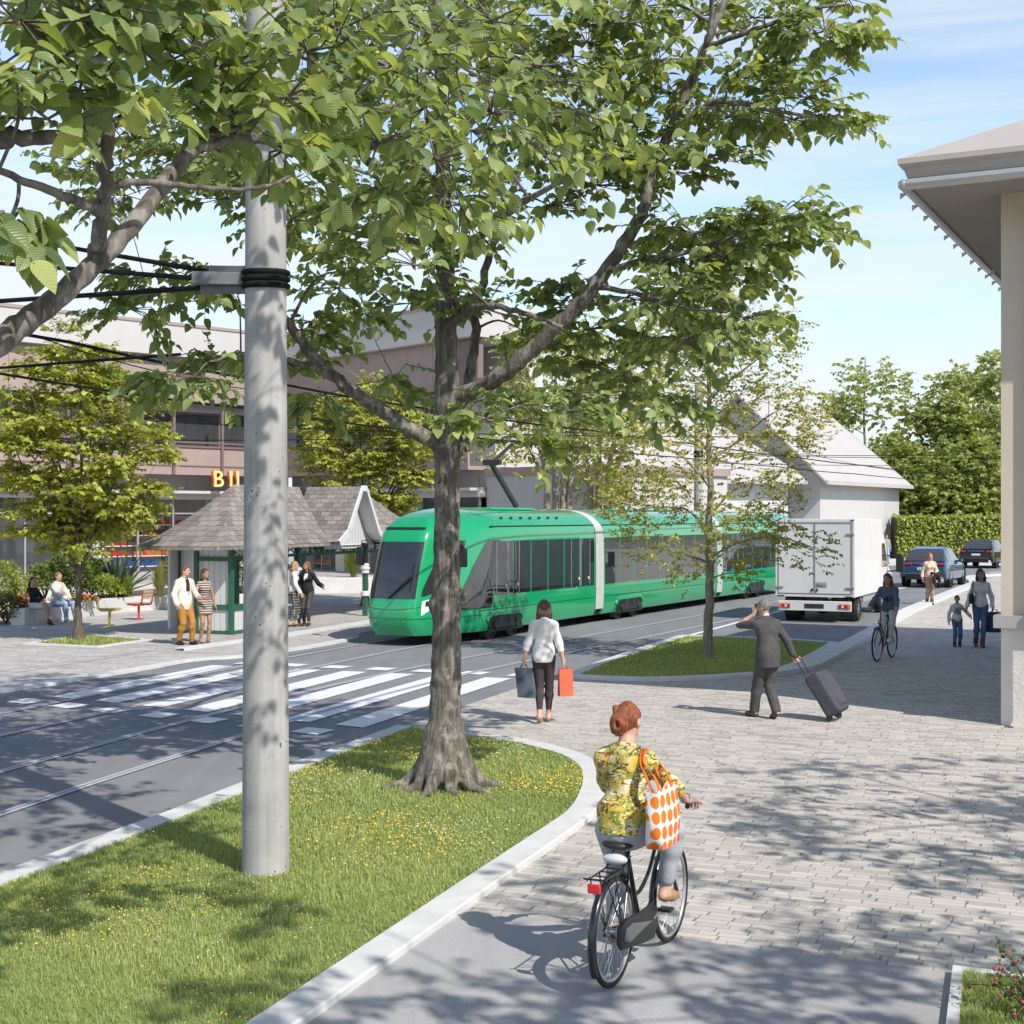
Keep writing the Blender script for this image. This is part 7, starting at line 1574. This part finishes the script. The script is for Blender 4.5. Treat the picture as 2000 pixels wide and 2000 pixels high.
for lab,px,D,tops in (('pale multi-stemmed tree behind the tram roof, left of the pair',1085,56,[(1060,930),(1085,800),(1120,700),(1000,760)]),('pale forked tree behind the tram roof, right of the pair',1170,60,[(1150,900),(1185,800),(1215,700),(1240,760)])):
    bx_ = V((px-1000)*D/F, D, 0); t4 = Tree('pale_tree', lab, tuple(bx_), GP)
    def p4(x,y,dd=0): return V(*W(x,y,D+dd))
    for i,(dx,top) in enumerate(((-45,-60),(0,0),(40,60),(70,110))):
        t4.limb([bx_+V(dx*.008,0,0),p4(px+dx*.4,950),p4(px+dx*.8,850,.3*i),p4(px+dx*1.2,760,.3*i),p4(px+top,670)], .17, .03, 8)
    for i in range(46):
        t4.pad(p4(px+rng.normal(0,75),rng.uniform(640,980) if rng.random()<.35 else rng.uniform(640,850),rng.uniform(-2.0,2.0)), .95, 17, 8, .19, .8, .65, .8, .4, tw=.6)
    t4.finish(lf_pale, bk_thin, LT_lo)
# wood beyond the hedge: single trees
GW = 'trees behind the hedge'
WD = [('tall thin grey-green tree right of the white roof',1690,690,118,5.6,9,.30,lf_wood2),('slender tree beside the white roof, lower than its neighbour',1660,780,116,4.5,8,.30,lf_wood2),('broad dark tree in the middle of the wood',1830,800,112,6.5,20,.34,lf_wood),('bushy tree left in the wood, behind the eaves of the white house',1740,880,110,6.0,22,.34,lf_wood),('tall yellowish tree at the right end of the wood',1940,700,114,6.5,15,.34,lf_wood2),('leafy tree behind the black car, low and wide',1900,880,108,6.0,24,.34,lf_wood),('rear tree peeping over the wood at its highest gap',1880,740,124,6.0,12,.32,lf_wood2),('bushy understorey tree over the hedge middle',1820,920,107,5.5,22,.32,lf_wood),('wide tree hidden mostly by the beige building',2040,760,116,7,18,.36,lf_wood)]
for lab,px,top,D,wr_,npd,ls,lm in WD:
    bx_ = ((px-1000)*D/F, D, 0); ht = CAMH+(HOR-top)*D/F; t5 = Tree('wood_tree', lab, bx_, GW); cz_ = ht*.55
    t5.limb([bx_,(bx_[0]+.2,D,ht*.3),(bx_[0]-.1,D,ht*.65),(bx_[0],D,ht*.97)], .22, .04, 6)
    for i in range(int(npd*2.6)):
        z = ht*rng.uniform(.16,1.0); f_ = math.sin(math.pi*min(1,max(.05,(1.06-z/ht)))**.75)
        r = wr_*.55*f_*math.sqrt(rng.random()); a = rng.uniform(0,2*math.pi); t5.pad((bx_[0]+r*math.cos(a), D+r*math.sin(a), z), 1.5, 22, 9, ls*1.25, .8, 1.0, .3, .6, tw=.5)
    t5.finish(lm, bk_thin, LT_lo)
# more trees far left/behind so the plaza is not open to the horizon
hg = thing('hedge', 'clipped green hedge behind the cars, in full sun', 'hedge', (30,99.5,0)); mb = MB(); hx0, hx1 = 26.0, 52.0
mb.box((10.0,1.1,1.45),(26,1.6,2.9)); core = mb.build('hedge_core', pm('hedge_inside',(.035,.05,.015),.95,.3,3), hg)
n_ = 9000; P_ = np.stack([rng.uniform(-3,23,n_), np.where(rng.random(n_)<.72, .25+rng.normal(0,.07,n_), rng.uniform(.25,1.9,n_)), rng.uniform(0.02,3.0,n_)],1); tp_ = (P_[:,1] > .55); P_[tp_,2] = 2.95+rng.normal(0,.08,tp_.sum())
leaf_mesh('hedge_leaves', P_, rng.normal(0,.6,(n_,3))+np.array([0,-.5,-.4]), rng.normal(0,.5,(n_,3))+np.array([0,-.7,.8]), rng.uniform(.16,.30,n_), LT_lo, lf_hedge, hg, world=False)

# ------------------------------------------------------------------ planting on the plaza
def shrub(lab, c, r, n, ls, lm, name='shrub', grp=None, flowers=None):
    t = thing(name, lab, 'shrub', c, 0, grp); d = nz3(rng.normal(0,1,(n,3))); d[:,2] = np.abs(d[:,2])*1.0-.1; rr_ = rng.uniform(.55,1.0,(n,1))**.5; lump = 1+.16*np.sin(5*d[:,:1]+3*d[:,2:]+c[0])+.10*np.sin(9*d[:,1:2]+c[1]); P = d*rr_*lump*np.array(r)+np.array([0,0,r[2]*.45])
    P[:,2] = np.maximum(P[:,2],.02); leaf_mesh('foliage', P, d+rng.normal(0,.5,(n,3)), rng.normal(0,.4,(n,3))+np.array([0,0,1]), rng.uniform(.6,1.2,n)*ls, LT_lo, lm, t, world=False)
    mb = MB(); 
    for k in range(5): a = k*1.3; mb.tube([(0,0,0),(math.cos(a)*r[0]*.3,math.sin(a)*r[1]*.3,r[2]*.6)],.02,5)
    mb.build('stems', bk_dark, t)
    return t
def blades(lab, c, h, n, spread, mat, wd=.012, name='grass_clump', arch=.5, grp=None, cat='grass plant', seg=5):
    t = thing(name, lab, cat, c, 0, grp); an = rng.uniform(0,2*math.pi,n); sp = np.abs(rng.normal(0,.5,n))*spread; ht = h*rng.uniform(.6,1.1,n); b0 = rng.uniform(0,.3,n)*spread*.4; d = np.stack([np.cos(an),np.sin(an),0*an],1); s_ = np.stack([-np.sin(an),np.cos(an),0*an],1); vs = []
    for i in range(seg+1):
        u = i/seg; ctr = d*(b0+sp*u**1.7)[:,None]; ctr[:,2] = ht*(u-arch*.55*u**3*np.minimum(1,sp/spread)); w_ = wd*(1-u**1.5)*.5+.001; vs += [ctr-s_*w_, ctr+s_*w_]
    v = np.stack(vs,1).reshape(-1,3); base = np.arange(n)*(2*seg+2); f = np.concatenate([np.stack([base+2*i,base+2*i+1,base+2*i+3,base+2*i+2],1) for i in range(seg)])
    at = np.repeat(np.stack([0*an,0*an,rng.random(n)],1),2*seg+2,0); np_obj('blades', v, f, mat, t, True, {'lf':('FLOAT_VECTOR',at)}); return t
lf_grass = leafmat('grass_tall', (.20,.20,.06), (.46,.43,.19), .3, False, .6); lf_grass2 = leafmat('grass_green', (.12,.17,.03), (.32,.36,.09), .34, False, .6); lf_agave = leafmat('agave_leaf', (.045,.075,.05), (.10,.14,.10), .1, False, .5)
def at_(px, D, z=.42): return ((px-1000)*D/F, D, z)
shrub('large dark round bush behind the seated man', at_(135,44.5), (1.15,1.0,1.05), 3000, .12, lf_dark)
shrub('yellow-green low bush behind the yellow chair', at_(208,44.5), (.85,.7,.5), 1500, .10, lf_hedge)
shrub('green bush right of the thin trunk on the bed', at_(180,46), (1.0,.9,.85), 2200, .11, lf_dark)
shrub('light green bush at the left picture edge', at_(-5,42,.3), (.75,.7,.95), 1500, .11, lf_hedge)
shrub('small pale bush between the seated pair', at_(88,44.5), (.55,.5,.75), 900, .10, lf_round)
shrub('dark bush beside the kiosk cabin', at_(352,46), (.75,.7,1.0), 1500, .12, lf_dark)
shrub('dark bush seen through the kiosk', at_(470,47), (.8,.7,1.2), 1500, .12, lf_dark)
def agave(lab, c, h, n):
    t = thing('spiky_plant', lab, 'plant', c, 0); mb = MB()
    for i in range(n):
        a = i*2.4; el = R(rng.uniform(25,82)); l = h*rng.uniform(.8,1.1); d = V(math.cos(a)*math.cos(el),math.sin(a)*math.cos(el),math.sin(el)); s_ = V(-math.sin(a),math.cos(a),0); q = np.cross(s_,d); vs = []
        for u,w_ in ((0,.05),(.3,.075),(.65,.06),(1,.006)):
            p = d*l*u+V(0,0,-.12*u*u*l); vs += [p-s_*w_+q*-.02,p+q*.01,p+s_*w_+q*-.02]
        mb.add(vs, [(3*k+j,3*k+j+1,3*k+j+4,3*k+j+3) for k in range(3) for j in range(2)])
    mb.build('leaves', pm('agave_green',(.05,.085,.055),.45,.35,3,c2=(.11,.15,.10)), t, smooth=60); return t
agave('spiky blue-green agave-like plant on the bed by the shop', at_(232,45.5), 1.75, 46)
blades('tall feathery grass clump left of the kiosk', at_(312,45.2), 1.15, 520, .55, lf_grass, .022)
blades('second feathery grass clump beside the kiosk cabin', at_(342,44.8), .95, 420, .5, lf_grass, .022)
blades('green grass clump under the spiky plant', at_(250,44.6), .75, 420, .55, lf_grass2, .022)
blades('arching grass clump at the left end of the bed', at_(28,42.5,.3), .95, 420, .6, lf_grass2, .022)
blades('light grass clump behind the seated woman', at_(62,43.5), .8, 260, .45, lf_grass, .02)
blades('tall green grass filling the planter box behind the kiosk', (G(690,1160)[0]-.1,G(690,1160)[1]+1.0,.56), 1.25, 1300, .75, lf_grass2, .028)
def flowerbed(lab, c, r, n, cols, name='flower_bush', hh=.5, fs=.035, lm=None):
    t = shrub(lab, c, r, n, .09, lm or lf_dark, name)
    for k,cc in enumerate(cols):
        mb = MB(); m_ = 60
        for i in range(m_):
            d = nrm(rng.normal(0,1,3)); d[2] = abs(d[2]); p = d*np.array(r)*rng.uniform(.9,1.08)+V(0,0,r[2]*.45); mb.ell(tuple(p), (fs,fs,fs*.6), 6, 4)
        tag(mb.build('flowers', pm('petal_%d'%int(cc[0]*1000+cc[1]*100), cc, .6, .1), t), kind='stuff')
    return t
flowerbed('flower bush with red and orange blooms at the left picture edge', at_(12,39.6,.0), (.75,.7,.55), 2200, [(.62,.03,.05),(.70,.16,.02),(.55,.03,.20)])
flowerbed('small red and orange flowers along the bed behind the seated man', at_(150,42.2,.42), (.7,.35,.18), 500, [(.62,.05,.05),(.70,.25,.05)])
flowerbed('sprinkle of pink flowers beside the seated woman', at_(50,41.6,.42), (.55,.4,.2), 500, [(.60,.05,.16),(.66,.10,.02)])
fq = at_(1985,9.15,.03)
# red flowered shrub in the planter at the lower right
rt_ = thing('rose_shrub', 'wiry shrub with small pink-red blooms in the lower right planter', 'shrub', G(2030,1995,.03)); rb0 = V(*rt_.location); mb = MB(); P_, D_ = [], []; fl_ = MB()
for k in range(26):
    a = rng.uniform(0,2*math.pi); l = rng.uniform(.2,.52); e = V(math.cos(a)*l*.8,math.sin(a)*l*.8,rng.uniform(.06,.42)); pts = crom([(0,0,0),tuple(e*.5+V(0,0,.08)),tuple(e)],5); mb.tube(pts, [.006-.004*i/len(pts) for i in range(len(pts))], 4)
    for q in range(20): p = pts[rng.integers(3,len(pts))]; P_.append(p+rng.normal(0,.02,3)); D_.append(rng.normal(0,1,3)+V(0,0,.3))
    for q in range(2):
        if rng.random() < .75: fl_.ell(tuple(pts[-1-q*3]+rng.normal(0,.02,3)), (.011,.011,.011), 8, 6)
mb.build('stems', bk_dark, rt_); leaf_mesh('foliage', np.array(P_), np.array(D_), rng.normal(0,.4,(len(P_),3))+V(0,0,1), rng.uniform(.022,.04,len(P_)), LT_mid, lf_dark, rt_, world=False); tag(fl_.build('blooms', pm('rose_pink',(.60,.035,.12),.5,.15), rt_), kind='stuff')

# ------------------------------------------------------------------ lawns
lf_lawn = leafmat('lawn_blade', (.23,.305,.10), (.56,.59,.27), .44, False, .55, (.80,.76,.54))
def lawn(poly, z, dens, h, name='grass', ymax=99):
    pl_ = np.array([q[:2] for q in poly]); lo, hi = pl_.min(0), pl_.max(0); lo[1] = max(lo[1],7.2); n0 = int(dens*(hi[0]-lo[0])*(hi[1]-lo[1])); P = np.stack([rng.uniform(lo[0],hi[0],n0), rng.uniform(lo[1],hi[1],n0)],1)
    P = P[inpoly(P, pl_)]; P = P[(np.abs(P[:,0]) < P[:,1]*.37+.3)]
    keep = rng.random(len(P)) < np.clip((11.0/np.maximum(P[:,1],6))**1.2,.12,1); P = P[keep]; n = len(P)
    pat = .5+.5*np.sin(P[:,0]*1.9+1.1*np.sin(P[:,1]*1.3))*np.sin(P[:,1]*1.6+1.4*np.sin(P[:,0]*.9))
    an = rng.uniform(0,2*math.pi,n); le = np.abs(rng.normal(0,.5,n)); ht = h*rng.uniform(.45,1.15,n)*(.75+.5*pat); wd = .0035*np.clip(P[:,1]/8,1,4.5)
    B = np.stack([P[:,0],P[:,1],np.full(n,z)],1); d = np.stack([np.cos(an)*le,np.sin(an)*le,np.ones(n)],1); d = nz3(d); s_ = np.stack([-np.sin(an),np.cos(an),0*an],1)
    M_ = B+d*(ht*.55)[:,None]; T_ = B+d*ht[:,None]+np.stack([np.cos(an),np.sin(an),-.3+0*an],1)*(le*ht*.45)[:,None]
    v = np.stack([B-s_*wd[:,None],B+s_*wd[:,None],M_-s_*wd[:,None]*.8,M_+s_*wd[:,None]*.8,T_-s_*wd[:,None]*.12,T_+s_*wd[:,None]*.12],1).reshape(-1,3)
    b = np.arange(n)*6; f = np.concatenate([np.stack([b,b+1,b+3,b+2],1),np.stack([b+2,b+3,b+5,b+4],1)]); pat2 = .5+.5*np.sin(P[:,0]*.8+2.2*np.sin(P[:,1]*.55+1))*np.sin(P[:,1]*.7+1.7*np.sin(P[:,0]*.6)); r_ = np.clip(.42*rng.random(n)+.40*pat*rng.random(n)+.34*pat2*rng.random(n)+.1*rng.random(n)**4,0,1)
    tag(np_obj(name, v, f, lf_lawn, None, True, {'lf':('FLOAT_VECTOR',np.repeat(np.stack([0*r_,0*r_,r_],1),6,0))}), kind='stuff'); return P
def flowers(poly, z, n0, col, name, thr, sd, fs=.010, ymin=7.3):
    pl_ = np.array([q[:2] for q in poly]); lo, hi = pl_.min(0), pl_.max(0); lo[1] = max(lo[1],ymin); P = np.stack([rng.uniform(lo[0],hi[0],n0), rng.uniform(lo[1],hi[1],n0)],1); P = P[inpoly(P,pl_)]; P = P[np.abs(P[:,0]) < P[:,1]*.37+.2]
    f_ = np.sin(P[:,0]*1.7+sd)*np.sin(P[:,1]*1.25+sd*2)+.55*np.sin(P[:,0]*4.1+2*sd)*np.sin(P[:,1]*3.3+sd); P = P[f_+rng.normal(0,.28,len(P)) > thr]; n = len(P); s_ = fs*rng.uniform(.7,1.3,n)*np.clip(P[:,1]/10,1,1.8)
    C = np.stack([P[:,0],P[:,1],z+rng.uniform(.03,.062,n)],1); tilt = nz3(np.stack([rng.normal(0,.35,n),rng.normal(-.25,.3,n),np.ones(n)],1)); a = nz3(np.cross(tilt,[1,0,.01])); b_ = np.cross(tilt,a)
    v = np.stack([C+s_[:,None]*(math.cos(q)*a+math.sin(q)*b_) for q in np.linspace(0,2*math.pi,7)[:-1]],1).reshape(-1,3); f = (np.arange(n)*6)[:,None]+np.arange(6)[None]
    tag(np_obj(name, v, f, col, None), kind='stuff')
lawn(in1, .03, 3300, .055); lawn(in2, .04, 1700, .055); lawn(in3, .03, 7000, .09); lawn(in4, .025, 1600, .07)
m_yf = pm('flower_yellow', (.68,.46,.05), .6, .2, 30); m_wf = pm('flower_white', (.62,.60,.45), .6, .1)
flowers(in1, .03, 46000, m_yf, 'yellow_flowers', .42, .4, .0066); flowers(in1, .03, 22000, m_wf, 'white_flowers', .45, 2.1, .005); flowers(in2, .04, 1800, m_yf, 'yellow_flowers', .3, 1.2, .008)
